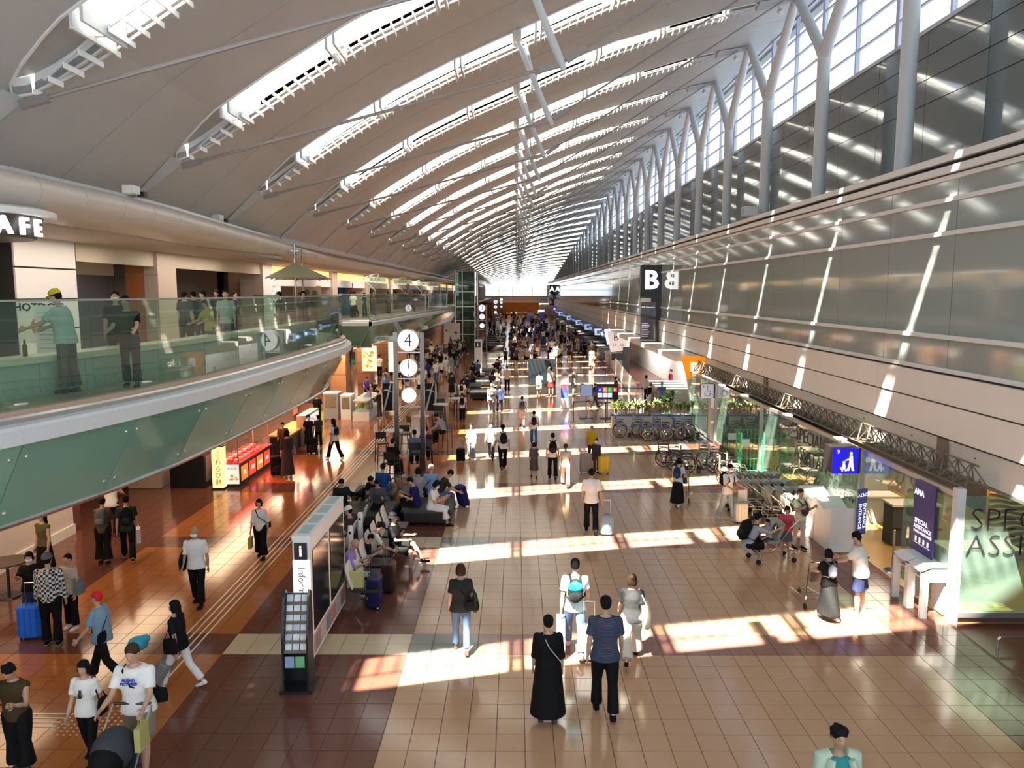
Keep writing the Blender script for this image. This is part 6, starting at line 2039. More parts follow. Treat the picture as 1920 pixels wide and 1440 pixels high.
# high tables and bar chairs behind the clock posts
def bar_chair(i, x, y, rz):
    t = thing('bar_chair', 'dark tall chair at the high tables, %s from the clock posts' % ordn(i), 'chair', (x, y, 0), rz, 'tall chairs at the high tables')
    MB().box(-0.2, 0.2, -0.2, 0.2, 0.70, 0.74).build('seat', M_black, t)
    MB().box(-0.2, 0.2, 0.17, 0.2, 0.85, 1.1).build('backrest', M_black, t)
    for sx in (-1, 1):
        for sy in (-1, 1): MB().bar((sx * 0.18, sy * 0.18, 0.7 if sy < 0 else 1.1), (sx * 0.22, sy * 0.22, 0), 0.025).build('leg', M_black, t)
    MB().box(-0.2, 0.2, -0.22, -0.20, 0.28, 0.30).build('stretcher', M_black, t)
def high_table(i, x, y):
    t = thing('high_table', 'round high table with pale top behind the clock posts, %s one' % ordn(i), 'table', (x, y, 0), 0, 'round high tables')
    MB().cyl((0, 0, 1.0), (0, 0, 1.03), 0.36, 24).build('tabletop', mat('pale_top', (0.55, 0.52, 0.48), 0.3), t)
    MB().cyl((0, 0, 0), (0, 0, 1.0), 0.035, 10).build('pole', M_black, t)
    MB().tube([(0, 0, 0), (0, 0, 0.03)], [0.26, 0.24], 20).build('base', M_black, t)
for i, (x, y) in enumerate([(-3.5, 35.5), (-2.9, 37.5), (-4.6, 28.6), (-4.0, 32)]): high_table(i, x, y)
for i, (x, y, rz) in enumerate([(-3.5, 34.7, PI), (-2.9, 38.2, 0), (-4.9, 27.7, 0.4), (-4.3, 29.5, PI), (-3.3, 32.1, PI / 2), (-4.6, 31.4, -1), (-3.6, 36.6, 0.2)]): bar_chair(i, x, y, rz)

# ------------------------------------------------------------------ stalls under the balcony
ls = thing('lantern_sign', 'tall glowing yellow lantern sign with Japanese writing before the red lit stall', 'lantern sign', (-9.42, 23.75, 0))
MB().box(-0.17, 0.17, 0.0, 0.3, 0.05, 1.36).build('lit_box', mat('lantern_lit', (1, .75, .35), emit=1.5, ecol=(1, 0.66, 0.25), var=0), ls)
MB().box(-0.2, 0.2, -0.03, 0.33, 0, 0.05).box(-0.19, 0.19, -0.02, 0.32, 1.36, 1.40).build('frame', M_black, ls)
for q, ch in enumerate('わらび餅'): text('lettering', ch, 0.2, (0.03, -0.01, 0.86 - 0.21 * q), FACE_CAM, MD, ls, 0.003)
for q, ch in enumerate('とろける'): text('lettering', ch, 0.1, (0.04, -0.01, 1.28 - 0.1 * q), FACE_CAM, MD, ls, 0.003)
ps_ = poster('white food poster with yellow dish below the red counter', (-9.03, 23.95, 0.12), 0.42, 0.62, 'cam', [(0.8, 0.82, 0.78), (0.55, 0.38, 0.05)], 0, emit=0.7, words=[('わらび', 0.1, 0.5)])
st = thing('sweets_stall', 'black sweets stall with red lit glass displays and pictured front', 'stall', (-8.85, 24.1, 0))
MB().box(-0.75, 0, 0, 3.1, 0.0, 0.72).build('counter_body', M_black, st)
MB().box(-0.8, 0.05, -0.05, 3.15, 0.72, 0.78).build('countertop', mat('red_counter', (0.45, 0.03, 0.04), 0.3), st)
MR = mat('red_print_lit', (0.9, 0.08, 0.04), emit=0.9, var=0.3, scale=9)
for q in range(4): MB().box(0, 0.012, 0.15 + 0.75 * q, 0.75 + 0.75 * q, 0.15, 0.62).build('front_picture', MR if q % 2 else mat('orange_print_lit', (0.9, 0.3, 0.05), emit=0.8, var=0.4, scale=7), st)
for q in range(4):
    text('lettering', ['餡', '黒蜜', 'きな粉', '抹茶'][q], 0.15, (0.02, 0.45 + 0.75 * q, 0.38), FACE_RIGHT, MW, st, 0.003)
MB().box(-0.7, -0.05, 1.5, 3.0, 1.6, 1.64).build('roof_board', M_steelw, st)
for y in (0.02, 1.5, 3.05):
    for x in (-0.72, -0.04): MB().box(x - 0.015, x + 0.015, y - 0.015, y + 0.015, 0.78, 1.62).build('post', M_steel, st)
for q in range(4):
    MB().box(-0.6, -0.1, 0.15 + 0.72 * q, 0.75 + 0.72 * q, 0.80, 1.12).build('display_case', G_clear, st)
rs = random.Random(3)
def sweets_box(i, x, y, z):
    c = [(0.75, 0.12, 0.12), (0.8, 0.7, 0.68), (0.55, 0.06, 0.10), (0.85, 0.45, 0.4)][i % 4]
    CN = ['red', 'cream', 'dark red', 'pale pink']
    o = MB().cbox((0, 0, 0.035), (0.13, 0.18, 0.07)).cbox((0, 0, 0.075), (0.11, 0.16, 0.012)).build('sweets_box', cmat(c, 0.4), None)
    o.location = (x, y, z); o.rotation_euler = (0, 0, rs.uniform(-0.3, 0.3))
    tag(o, 'small %s sweets box on the red lit counter, %s row from the lantern' % (CN[i % 4], ordn(i // 4)), 'box', 'sweets boxes on the red lit counter')
for i in range(26):
    sweets_box(i, -9.5 + 0.17 * (i % 4), 24.25 + 0.42 * (i // 4), 0.785)
l1 = arealamp('stall_lamp', (-9.1, 25.6, 1.55), 0.6, 2.4, 110, (1.0, 0.14, 0.10))
st2 = thing('fruit_stall', 'stall with yellow goods and a lit white picture panel on its end', 'stall', (-8.55, 29.6, 0))
MB().box(-0.9, -0.15, -0.6, 2.6, 0, 0.7).build('counter_body', M_black, st2)
MB().box(-0.95, -0.1, -0.65, 2.65, 0.7, 0.76).build('countertop', mat('yellow_cloth', (0.55, 0.38, 0.05), 0.6), st2)
MB().box(-0.3, 0.05, 1.0, 3.2, 0.0, 1.25).build('end_cabinet', M_cream, st2)
MB().box(0.05, 0.065, 1.15, 3.05, 0.2, 1.15).build('lit_picture', mat('lit_picture', (0.9, 0.85, 0.8), emit=1.1, var=0.4, scale=5), st2)
text('lettering', '芋けんぴ', 0.34, (0.08, 2.1, 0.9), FACE_RIGHT, cmat((0.05, 0.02, 0.02)), st2, 0.003)
for q in range(3): MB().sphere((0.066, 1.5 + 0.5 * q, 0.45), (0.012, 0.1, 0.2), 0, 10, 6).build('picture', mat('yellow_print', (0.8, 0.5, 0.05), emit=0.5, var=0.2), st2)
arealamp('stall_lamp', (-9.0, 31.2, 1.9), 0.6, 2.0, 80, (1.0, 0.25, 0.15))
rd = poster('red lantern strip panel above the fruit stall', (-8.75, 30.2, 1.4), 0.5, 0.9, 'hall', [(0.8, 0.15, 0.08), (0.9, 0.5, 0.4)], 0, emit=1.0)
pn_ = poster('purple hanging cloth with white characters over the stall', (-8.6, 31.0, 1.7), 0.55, 0.7, 'cam', [(0.08, 0.05, 0.30), (0.1, 0.06, 0.35)], 0, words=[('銘菓', 0.2, 0.45)], wm=MW)
dk = thing('dark_stall', 'dark unlit stall cabinet with orange goods beside the stone pier', 'stall', (-11.0, 23.9, 0))
MB().box(0, 1.1, 0, 1.0, 0, 1.05).build('cabinet', M_black, dk)
MB().sphere((0.45, 0.35, 1.07), (0.42, 0.25, 0.15), 0, 14, 8).build('orange_cloth', cmat((0.65, 0.14, 0.04)), dk, True)
MB().box(1.1, 1.13, 0.1, 0.7, 0.2, 1.0).build('side_screen', cmat((0.12, 0.15, 0.18)), dk)
# white counters further on
def white_counter(label, px0, px1, Y, d_, h, m, glassy=False):
    x0 = ray(px0, 780).x * Y; x1 = ray(px1, 780).x * Y
    t = thing('shop_counter', label, 'counter', (x0, Y, 0)); w = x1 - x0
    if glassy:
        MB().box(0, w, 0, d_, 0, 0.42).build('plinth', M_white, t)
        MB().box(0, w, 0, d_, 0.42, 1.0).build('display_glass', G_clear, t)
        MB().box(0.02, w - 0.02, 0.02, d_ - 0.02, 0.96, 1.0).build('countertop', M_white, t)
        for q in range(4): MB().sphere((w * (0.2 + 0.2 * q), d_ * 0.3, 0.62), (0.12, 0.12, 0.16), 0, 10, 6).build('display_cake', cmat([(0.6, 0.65, 0.1), (0.2, 0.35, 0.12), (0.75, 0.7, 0.5), (0.5, 0.55, 0.15)][q]), t)
    else:
        MB().box(0, w, 0, d_, 0, h).build('body', m, t)
        MB().box(-0.02, w + 0.02, -0.02, d_, h, h + 0.04).build('countertop', M_white, t)
        MB().box(w * 0.12, w * 0.88, -0.02, 0, h * 0.45, h * 0.95).build('front_picture', mat('counter_print_%d' % px0, (0.25, 0.2, 0.14), 0.4, var=0.6, scale=12), t)
    return t
white_counter('grey shop counter with framed notice on the front', 607, 634, 37.4, 0.8, 1.25, cmat((0.36, 0.35, 0.36)))
white_counter('white shop counter with a picture of baked goods', 639, 658, 37.2, 1.0, 1.15, M_white)
white_counter('white counter with glass case of green cakes', 661, 692, 36.8, 3.2, 1.0, M_white, True)
for i, (px, py) in enumerate([(655, 712), (668, 706), (680, 716), (672, 722)]):
    p = at_y(px, py, 39.0)
    o = MB().cbox((0, 0, 0.16), (0.42, 0.35, 0.32)).cbox((0, 0, 0.33), (0.44, 0.37, 0.03)).build('carton', cmat([(0.7, 0.68, 0.65), (0.6, 0.5, 0.4), (0.72, 0.7, 0.7), (0.45, 0.2, 0.08)][i]), None)
    o.location = (p.x, 39.2 + 0.5 * i, 0.0); tag(o, ['white carton behind the glass cake counter', 'tan carton behind the glass cake counter', 'second white carton, beside the tan one', 'brown carton behind the cake counter'][i], 'box')
for i, (px, Y) in enumerate([(730, 39.3), (809, 39.3)]):
    x = ray(px, 745).x * Y
    t = thing('crossed_banner', ['black panel crossed by grey white strokes beside the cake counter', 'black panel crossed by grey white strokes beyond the clock posts'][i], 'banner', (x, Y, 0))
    MB().box(-0.35, 0.35, 0, 0.05, 0.12, 1.55).build('board', cmat((0.012, 0.014, 0.025), 0.4), t)
    ms = cmat((0.50, 0.53, 0.52))
    MB().prism([(-0.34, 0.14), (-0.24, 0.14), (0.12, 1.54), (0.06, 1.54)], 'y', -0.012, 0).build('stroke', ms, t)
    MB().prism([(0.14, 0.14), (0.33, 0.14), (0.26, 1.54), (0.20, 1.54)], 'y', -0.012, 0).build('stroke', ms, t)
    MB().prism([(-0.34, 1.14), (-0.2, 1.24), (0.0, 1.22), (0.2, 1.05), (0.0, 1.14), (-0.2, 1.16)], 'y', -0.014, 0).build('stroke', ms, t)
    for s in (-1, 1): MB().box(s * 0.3 - 0.02, s * 0.3 + 0.02, -0.2, 0.25, 0, 0.12).build('foot', M_steel, t)
# foldable barrier at the lower right
fb = thing('floor_rail', 'low brown handrail segment in the corner below the lounge glass', 'rail', ground(1870, 1215))
MB().tube([(0, 0, 0), (0, 0, 0.16), (0.04, 0, 0.2), (2.5, 0, 0.2)], 0.022, 8).build('rail', M_steel, fb)
MB().cyl((1.8, 0, 0), (1.8, 0, 0.2), 0.02, 8).build('leg', M_steel, fb)

for x, y in ((10.5, 16.5), (10.5, 22), (10.5, 28)): arealamp('lounge_fill_light', (x, y, 3.05), 2, 3, 150, (1, 0.86, 0.66))  # fill lights added to brighten the lounge behind its glass
arealamp('gate_fill_light', (9.4, 46, 3.05), 1.5, 8, 700, (1, 0.97, 0.92))  # added fill lights, this and the next, brighten the dark gate recess
arealamp('gate_fill_light', (9.4, 57, 3.05), 1.5, 8, 700, (1, 0.97, 0.92))
# ------------------------------------------------------------------ the people
def seated(label, px, py, h=1.66, face=0, pose='sit', seat=None, **kw):
    """placed by the crown of the head; the pelvis is at 0.275 h"""
    fem = kw.get('fem', False)
    J = skeleton(pose, fem, kw.get('wide', 1.0))
    top = J['head'] + J['hu'] * 0.062
    zc = top.z * h + kw.pop('base', 0.0)
    g = ground(px, py, zc)
    f = R(face)
    off = Vector((-top.y * math.sin(f), top.y * math.cos(f), 0)) * h
    p = Vector((g.x - off.x, g.y - off.y, zc - top.z * h))
    return person(label, None, None, h, face, pose, pos=p, **kw)

# lower left group
q = person('man in a dark sleeveless vest and wide black trousers looking at his phone', (40, 1446), 1237, face=180, pose='phone', top=('vest', (0.05, 0.035, 0.015)), bot=('wide', BLK), hair=('puffy', HBLK), wide=1.15, skin='skin_b', shoe=DGR)
w = W(q, (q.J['wrL'] + q.J['wrR']) / 2 + Vector((0, 0.03, 0.03)))
t = thing('phone', 'black phone held in both hands of the man in the dark vest', 'phone', w, R(180)); MB().cbox((0, 0, 0), (0.075, 0.15, 0.01), 0, Matrix.Rotation(R(40), 3, 'X')).build('case', M_black, t); MB().cbox((0, -0.004, 0.007), (0.068, 0.135, 0.003), 0, Matrix.Rotation(R(40), 3, 'X')).build('screen', M_scr, t)
q = person('woman in a white T-shirt printed with a black cat and cropped black trousers', (170, 1428), 1235, face=178, pose='stroll', fem=True, top=('tee', WHT), bot=('slim', BLK), hair=('bob', HBLK), shoe=BLK, wide=1.05)
def chest_print(q, z=0.20, kind='cat'):
    J = q.J; c = J['pelvis'] + J['up'] * z + J['fw'] * (0.082 * q.wide)
    t = thing('shirt_print', {'cat': 'black sitting cat printed on the white T-shirt of the woman', 'words': 'blue words printed on the white T-shirt of the man with the buggy'}[kind], 'print', q.p, q.face, None, q.h)
    t.parent = None
    if kind == 'cat':
        m = MB(); rt = Matrix.Identity(3)
        m.sphere(c + Vector((0, 0, -0.014)), (0.021, 0.005, 0.029)).sphere(c + Vector((-0.003, 0, 0.024)), (0.013, 0.005, 0.012)).cbox(c + Vector((-0.011, 0, 0.037)), (0.005, 0.004, 0.011)).cbox(c + Vector((0.005, 0, 0.037)), (0.005, 0.004, 0.011)).tube([c + Vector((0.014, 0, -0.038)), c + Vector((0.036, 0, -0.03)), c + Vector((0.034, 0, -0.005))], 0.004, 5)
        m.build('print', M_black, t)
    else:
        for s_, z_ in (('FRIEND', 0.014), ('PICTURES', -0.012)):
            text('lettering', s_, 0.027, c + Vector((0.004, 0.004, z_)), (PI / 2, 0, PI), cmat((0.02, 0.06, 0.5)), t, 0.0015, bold=0.001)
    return t
chest_print(q, 0.19, 'cat')
handbag(q, 'black shoulder bag of the woman in the cat T-shirt', BLK, 'L')
q = person('man in a white T-shirt with blue words pushing a baby buggy', (268, 1447), 1197, face=182, pose='push', top=('tee', WHT), bot=('shorts', (0.22, 0.19, 0.14)), hair=('short', HBR), shoe=DGR, wide=1.15)
chest_print(q, 0.235, 'words')
handbag(q, 'black crossbody bag worn by the man with the buggy', BLK, 'L', 1.0, 'cross')
handbag(q, 'pale yellow paper bag hanging beside the buggy', (0.42, 0.39, 0.14), 'L', 1.15, 'hand')
def buggy(label, pos, rz):
    t = thing('baby_buggy', label, 'buggy', pos, rz)
    MB().sphere((0, -0.02, 0.70), (0.235, 0.30, 0.27), 0, 20, 12).build('hood', cmat((0.045, 0.05, 0.06)), t, True)
    MB().sphere((0, 0.13, 0.66), (0.20, 0.22, 0.22), 0, 16, 10).build('hood_hollow_shade', cmat((0.008, 0.008, 0.01)), t, True)  # black ball paints the shade of the hollow inside the hood
    MB().tube([(0, 0.44, 0.50), (0, 0.40, 0.36), (0, 0.20, 0.26), (0, -0.12, 0.36), (0, -0.24, 0.62)], [(0.17, 0.03), (0.20, 0.05), (0.22, 0.05), (0.21, 0.04), (0.18, 0.03)], 12).build('seat_sling', cmat((0.02, 0.02, 0.025)), t, True)
    MB().tube([(0, 0.40, 0.60), (0, 0.44, 0.46), (0, 0.40, 0.26)], [(0.19, 0.03), (0.21, 0.035), (0.18, 0.03)], 12).build('front_apron', cmat((0.20, 0.22, 0.25)), t, True)
    MB().box(-0.09, 0.09, 0.455, 0.485, 0.30, 0.50).build('apron_panel', cmat((0.01, 0.01, 0.012)), t)
    for s in (-1, 1):
        MB().tube([(s * 0.24, -0.52, 1.02), (s * 0.25, -0.30, 0.8), (s * 0.26, 0.30, 0.12)], 0.012, 6).tube([(s * 0.25, 0.05, 0.45), (s * 0.26, -0.32, 0.10)], 0.011, 6).build('side_frame', M_alu, t)
    MB().cyl((-0.24, -0.52, 1.02), (0.24, -0.52, 1.02), 0.017, 8).build('handlebar', M_black, t)
    for x in (-0.26, 0.26):
        for y in (0.32, -0.34): wheel(MB(), (x, y, 0.09), 0.075, 0.018).cyl((x - 0.015, y, 0.09), (x + 0.015, y, 0.09), 0.04, 10).build('wheel', M_black, t)
    MB().box(-0.2, 0.2, -0.25, 0.2, 0.16, 0.20).build('basket', M_black, t)
buggy('dark baby buggy with grey hood pushed towards the camera', W(q, (0.02, 0.36, 0)), R(180))
q = person('woman in a long black top and white trousers striding past', (340, 1290), 1119, face=80, pose='walk', fem=True, top=('loose', BLK), bot=('slim', (0.72, 0.70, 0.68)), hair=('long', HBLK), shoe=WHT, mask=True)
t_ = handbag(q, 'small black handbag carried by the woman in white trousers', BLK, 'L', 1.1, 'shoulder')
q = person('person with red hair in a light blue shirt pulling a loaded cart', (196, 1278), 1103, face=88, pose='walk2', top=('loose', (0.20, 0.32, 0.42)), bot=('trousers', BLK), hair=('short', (0.60, 0.02, 0.025)), shoe=(0.45, 0.05, 0.05))
handbag(q, 'black crossbody bag of the red haired person', BLK, 'L', 1.3, 'cross')
s_ = suitcase('grey cart pulled behind the red haired person, with turquoise bag on top', ground(285, 1290), R(90), (0.20, 0.20, 0.19), 0.55, 0.55, False, True)
t = thing('turquoise_bag', 'turquoise plastic bag tied onto the grey cart', 'bag', ground(262, 1255) + Vector((0, 0, 0.45)))
MB().sphere((0, 0, 0), (0.17, 0.14, 0.12)).sphere((0.1, 0.02, 0.07), (0.09, 0.1, 0.07)).build('sack', cmat((0.05, 0.38, 0.55), 0.35), t, True)
q = person('man in a black and white checked shirt and grey cap seen from behind', (100, 1208), 1037, face=12, pose='stand', top=('long', 'plaid') if False else ('long', WHT), bot=('trousers', BLK), hair=('short', HBLK), shoe=BLK, sole=(0.1, 0.6, 0.2), hat=('cap', (0.12, 0.12, 0.12)), wide=1.15)
mp = mat('plaid', WHT, 0.8, var=0)
nt = mp.node_tree; tc = nt.nodes.new('ShaderNodeTexCoord'); ck = nt.nodes.new('ShaderNodeTexChecker'); ck.inputs['Scale'].default_value = 38
ck.inputs['Color1'].default_value = (0.6, 0.6, 0.58, 1); ck.inputs['Color2'].default_value = (0.015, 0.015, 0.018, 1)
nt.links.new(tc.outputs['Object'], ck.inputs['Vector']); nt.links.new(ck.outputs['Color'], nt.nodes['Principled BSDF'].inputs['Base Color'])
for c in q.root.children:
    if c.name.startswith('top'): c.material_slots[0].material = mp
q = person('woman in a loose black top with white mask beside a blue suitcase', (64, 1172), 1034, face=200, pose='hip_hold', fem=True, top=('loose', BLK), bot=('midi', NVY), hair=('bob', HBLK), mask=True)
suitcase('bright blue suitcase standing among the group by the shop partition', ground(60, 1196), R(8), (0.03, 0.16, 0.72), 0.62)
q = person('person in a beige top half hidden behind the checked shirt', (136, 1178), 1038, face=170, pose='stand', fem=True, top=('tee', BEI), bot=('trousers', BLK), hair=('short', HBLK), shoe=WHT)
handbag(q, 'grey handbag of the person in beige', (0.14, 0.18, 0.19), 'L', 1.2)
q = person('older man in a white shirt and black trousers walking forward', (372, 1134), 985, face=184, pose='stroll', top=('shirt', WHT), bot=('trousers', BLK), hair=('bald', (0.3, 0.28, 0.26)), mask=True, wide=1.08, skin='skin_b')
handbag(q, 'black bag hanging from the shoulder of the older man in white', BLK, 'R', 1.4)
q = person('woman in a black dress and white cardigan carrying a yellow bag', (490, 1046), 934, face=182, pose='stroll', fem=True, top=('three', WHT), bot=('wide', BLK), hair=('bob', HBLK))
dr = person
handbag(q, 'black bag worn across by the woman in the white cardigan', BLK, 'L', 1.0, 'cross')
handbag(q, 'yellow paper bag held by the woman in the white cardigan', (0.45, 0.38, 0.09), 'R', 1.3, 'hand')
q = person('woman in a patterned black and gold top on a tall stool', (88, 1092), 958, face=165, pose='stand', fem=True, top=('vest', (0.10, 0.09, 0.03)), bot=('midi', BLK), hair=('long', HBLK))
t = thing('round_stand_table', 'small dark round table beside the shop partition', 'table', ground(18, 1118))
MB().cyl((0, 0, 0.72), (0, 0, 0.75), 0.4, 24).build('tabletop', mat('dark_wood_top', (0.06, 0.035, 0.02), 0.4), t); MB().cyl((0, 0, 0), (0, 0, 0.72), 0.03, 8).build('pole', M_black, t); MB().tube([(0, 0, 0), (0, 0, 0.03)], [0.25, 0.22], 16).build('base', M_black, t)
q = person('person with a grey backpack facing away under the balcony', (196, 1056), 934, face=12, pose='reach', fem=True, top=('three', (0.10, 0.07, 0.05)), bot=('wide', BLK), hair=('short', HBLK))
backpack(q, 'grey backpack on the person facing the shop under the balcony', (0.10, 0.11, 0.10))
q = person('man with a large black backpack and dark green shirt under the balcony', (242, 1050), 925, face=25, pose='walk', top=('tee', (0.02, 0.03, 0.02)), bot=('trousers', BLK), hair=('short', HBLK), shoe=BLK, sole=WHT)
backpack(q, 'large black backpack of the man in dark green', BLK, None, 1.15)
handbag(q, 'white shopping bag of the man in dark green', WHT, 'R', 1.5, 'hand')
q = person('shop worker in a white shirt at the dark shop block', (212, 1005), 888, face=20, pose='reach', top=('tee', WHT), bot=('trousers', BLK), hair=('short', HBLK))
q = person('woman in a long dark patterned dress and black hat at the sweets stall', (540, 897), 806, face=25, pose='stand', fem=True, top=('three', (0.05, 0.03, 0.025)), bot=('maxi', (0.06, 0.035, 0.03)), hair=('bob', HBLK), hat=('bucket', BLK), shoe=(0.6, 0.3, 0.2))
handbag(q, 'small pink grey handbag of the woman in the dark dress', (0.35, 0.22, 0.22), 'R', 0.9)
suitcase('black soft suitcase beside the woman in the dark dress', ground(521, 893), R(20), BLK, 0.7, 0, False)
person('stall keeper in dark clothes behind the yellow goods', (532, 862), 790, face=200, pose='reach', top=('long', (0.12, 0.07, 0.02)), bot=('trousers', BLK), hair=('short', HBLK))
q = person('woman in a white printed top and black trousers walking by the stalls', (628, 862), 782, face=50, pose='walk', fem=True, top=('tee', WHT), bot=('trousers', BLK), hair=('long', HBLK), shoe=WHT)
backpack(q, 'slim black backpack of the woman walking by the stalls', BLK, None, 0.8)
q = person('woman in black with mask, holding the handle of a black suitcase', (580, 846), 776, face=190, pose='pull', fem=True, top=('loose', BLK), bot=('midi', BLK), hair=('bob', HBLK), mask=True)
suitcase('black suitcase of the couple standing by the stalls', ground(585, 850), R(10), BLK, 0.6, 0, False)
person('man in a charcoal shirt beside the woman with the black suitcase', (598, 838), 778, face=30, pose='stand', top=('tee', (0.03, 0.03, 0.04)), bot=('trousers', BLK), hair=('short', HBLK))
person('man in a black T-shirt in front of the grey framed counter', (596, 800), 737, face=10, pose='stand', top=('loose', BLK), bot=('trousers', BLK), hair=('short', HBLK))
person('visitor in a blue sleeved top leaning over the cake counter', (694, 781), 726, face=60, pose='reach', top=('tee', (0.45, 0.45, 0.6)), bot=('trousers', BLK), hair=('short', HBLK))
person('visitor in a dark jumper and white shoes beside the black panel', (712, 785), 731, face=70, pose='phone', top=('long', (0.03, 0.03, 0.03)), bot=('slim', DGR), hair=('short', HBLK), shoe=WHT)
person('shop clerk in purple behind the cake counter', (688, 752), 706, face=200, pose='reach', top=('tee', (0.10, 0.06, 0.35)), bot=('trousers', BLK), hair=('short', HBLK))
person('shop clerk in black cap bending at the white counter', (704, 757), 712, face=170, pose='reach', top=('tee', BLK), bot=('trousers', BLK), hair=('short', HBLK))

# seated around the benches
seated('man in a dark T-shirt drinking at the corner of the bench', 640, 901, face=195, pose='sit_phone', top=('tee', (0.01, 0.02, 0.018)), bot=('trousers', BLK), mask=False)
seated('traveller in black leaning over a black duffel bag', 692, 897, face=160, pose='sit_slump', top=('tee', BLK), bot=('trousers', BEI))
seated('man in a royal blue T-shirt sitting with his back to the camera', 719, 869, face=-12, pose='sit', top=('tee', (0.015, 0.06, 0.26)), bot=('trousers', DGR), wide=1.1)
seated('traveller in a grey long sleeved top bent over a red phone', 706, 902, face=182, pose='sit_phone', top=('long', (0.07, 0.07, 0.085)), bot=('trousers', BLK))
seated('man in a navy and white polo shirt sitting sideways on the bench', 764, 897, face=100, pose='sit_phone', top=('tee', (0.02, 0.015, 0.10)), bot=('trousers', BLK), shoe=WHT, wide=1.1)
seated('woman in a grey striped blouse on the bench behind', 785, 876, face=-5, pose='sit', fem=True, top=('tee', (0.32, 0.32, 0.34)), bot=('trousers', BLK), hair=('bob', HBLK))
q = seated('grey haired man in a light blue shirt with a dark strap, back turned', 809, 871, face=-8, pose='sit', top=('shirt', (0.25, 0.36, 0.58)), bot=('trousers', BLK), hair=('short', (0.40, 0.38, 0.36)))
handbag(q, 'dark blue shoulder bag of the grey haired man', NVY, 'L', 1.0, 'cross')
seated('woman in a cream top with white mask at the end of the wide bench', 824, 903, face=-100, pose='sit_phone', fem=True, top=('tee', WHT), bot=('midi', WHT), hair=('bob', HBLK), mask=True)
seated('young man in a dark camouflage shirt and jeans at the bench end', 850, 884, face=-75, pose='sit_slump', top=('tee', (0.035, 0.035, 0.03)), bot=('trousers', JEAN), shoe=BLK, sole=WHT)
suitcase('dark blue suitcase leaning by the man in camouflage', ground(871, 948), R(-60), (0.015, 0.02, 0.10), 0.62, 0.25, False, False)
t = thing('pink_handbag', 'salmon pink handbag on the wide bench', 'bag', ground(822, 948, 0.43)); MB().cbox((0, 0, 0.10), (0.32, 0.14, 0.2)).cbox((0, 0, 0.21), (0.30, 0.12, 0.02)).build('bag_body', cmat((0.50, 0.25, 0.19)), t); MB().tube([(-0.1, 0, 0.2), (-0.06, 0, 0.32), (0.06, 0, 0.32), (0.1, 0, 0.2)], 0.008, 6).build('handle', cmat((0.35, 0.16, 0.12)), t)
t = thing('duffel_bag', 'black duffel bag lying on the bench beside the charging posts', 'bag', ground(665, 938, 0.43)); MB().tube([(-0.3, 0, 0.16), (-0.24, 0, 0.18), (0.24, 0, 0.18), (0.3, 0, 0.16)], [0.06, 0.19, 0.19, 0.06], 14).build('bag_body', cmat(BLK), t, True)
t = thing('standing_backpack', 'grey backpack standing before the traveller with the red phone', 'backpack', ground(724, 965)); MB().sphere((0, 0, 0.28), (0.16, 0.12, 0.28), 0, 12, 8).build('pack_body', cmat((0.09, 0.09, 0.11)), t, True); MB().sphere((0, -0.1, 0.2), (0.11, 0.05, 0.13)).build('pocket', cmat((0.05, 0.05, 0.06)), t, True); MB().cbox((0.02, -0.08, 0.5), (0.05, 0.03, 0.09)).build('tag', cmat((0.6, 0.75, 0.05)), t)
# seat row
seated('elderly man in a lilac shirt reading in the white backed seat', 672, 1013, face=-88, pose='sit_phone', top=('shirt', (0.33, 0.22, 0.55)), bot=('trousers', (0.40, 0.38, 0.36)), hair=('bald', (0.3, 0.28, 0.28)), skin='skin_b')
seated('child in dark clothes between the lilac shirt and the white shirt', 700, 1003, h=1.35, face=-80, pose='sit_phone', top=('tee', BLK), bot=('shorts', BLK))
seated('woman in a white shirt and grey trousers with tied hair, facing the walkway', 722, 982, face=-70, pose='sit_slump', fem=True, top=('tee', (0.60, 0.57, 0.50)), bot=('trousers', (0.26, 0.23, 0.20)), hair=('bun', HBLK))
seated('teenager in a black bucket hat and shorts with crossed legs', 738, 962, face=-100, pose='sit_cross', top=('loose', BLK), bot=('shorts', BLK), hat=('bucket', BLK))
seated('traveller in a white cap seated behind the information pylon', 650, 950, face=85, pose='sit', top=('tee', (0.05, 0.03, 0.03)), bot=('trousers', BLK), hat=('cap', WHT))
suitcase('dark blue suitcase with raised handle in front of the lilac shirt', ground(703, 1138), R(85), (0.012, 0.015, 0.06), 0.62, 0, False)
suitcase('dark brown suitcase beside the dark blue one at the seat row', ground(730, 1108), R(85), (0.04, 0.018, 0.018), 0.62, 0, False)
t = thing('yellow_paper_bag', 'pale yellow paper bag on the empty seat by the lilac shirt', 'bag', ground(667, 1100, 0.46)); MB().box(-0.16, 0.16, -0.06, 0.06, 0, 0.30).build('bag_body', cmat((0.50, 0.46, 0.18)), t); MB().tube([(-0.06, -0.06, 0.3), (-0.05, -0.06, 0.38), (0.05, -0.06, 0.38), (0.06, -0.06, 0.3)], 0.005, 5).build('handle', cmat((0.7, 0.7, 0.5)), t)
# tables behind the clock posts
tall = [('man in a grey waistcoat bent over the high table', 815, 778, 70, 'sit_slump', ('long', (0.35, 0.35, 0.42))),
        ('person in dark blue near the clock posts', 798, 800, 10, 'sit', ('tee', (0.02, 0.02, 0.05))),
        ('person in black on a tall chair beside the clock posts', 738, 822, -20, 'sit', ('tee', BLK)),
        ('traveller in a checked blue shirt seen between the clock posts', 777, 806, 10, 'sit', ('tee', (0.12, 0.18, 0.32)))]
for i, (lab, px, py, fc, po, tp_) in enumerate(tall):
    q = seated(lab, px, py, face=fc, pose=po, top=tp_, bot=('trousers', BLK), base=0.27)
    q.root.location.z = 0.27
    bar_chair(7 + i, q.p.x, q.p.y, R(fc + 180))

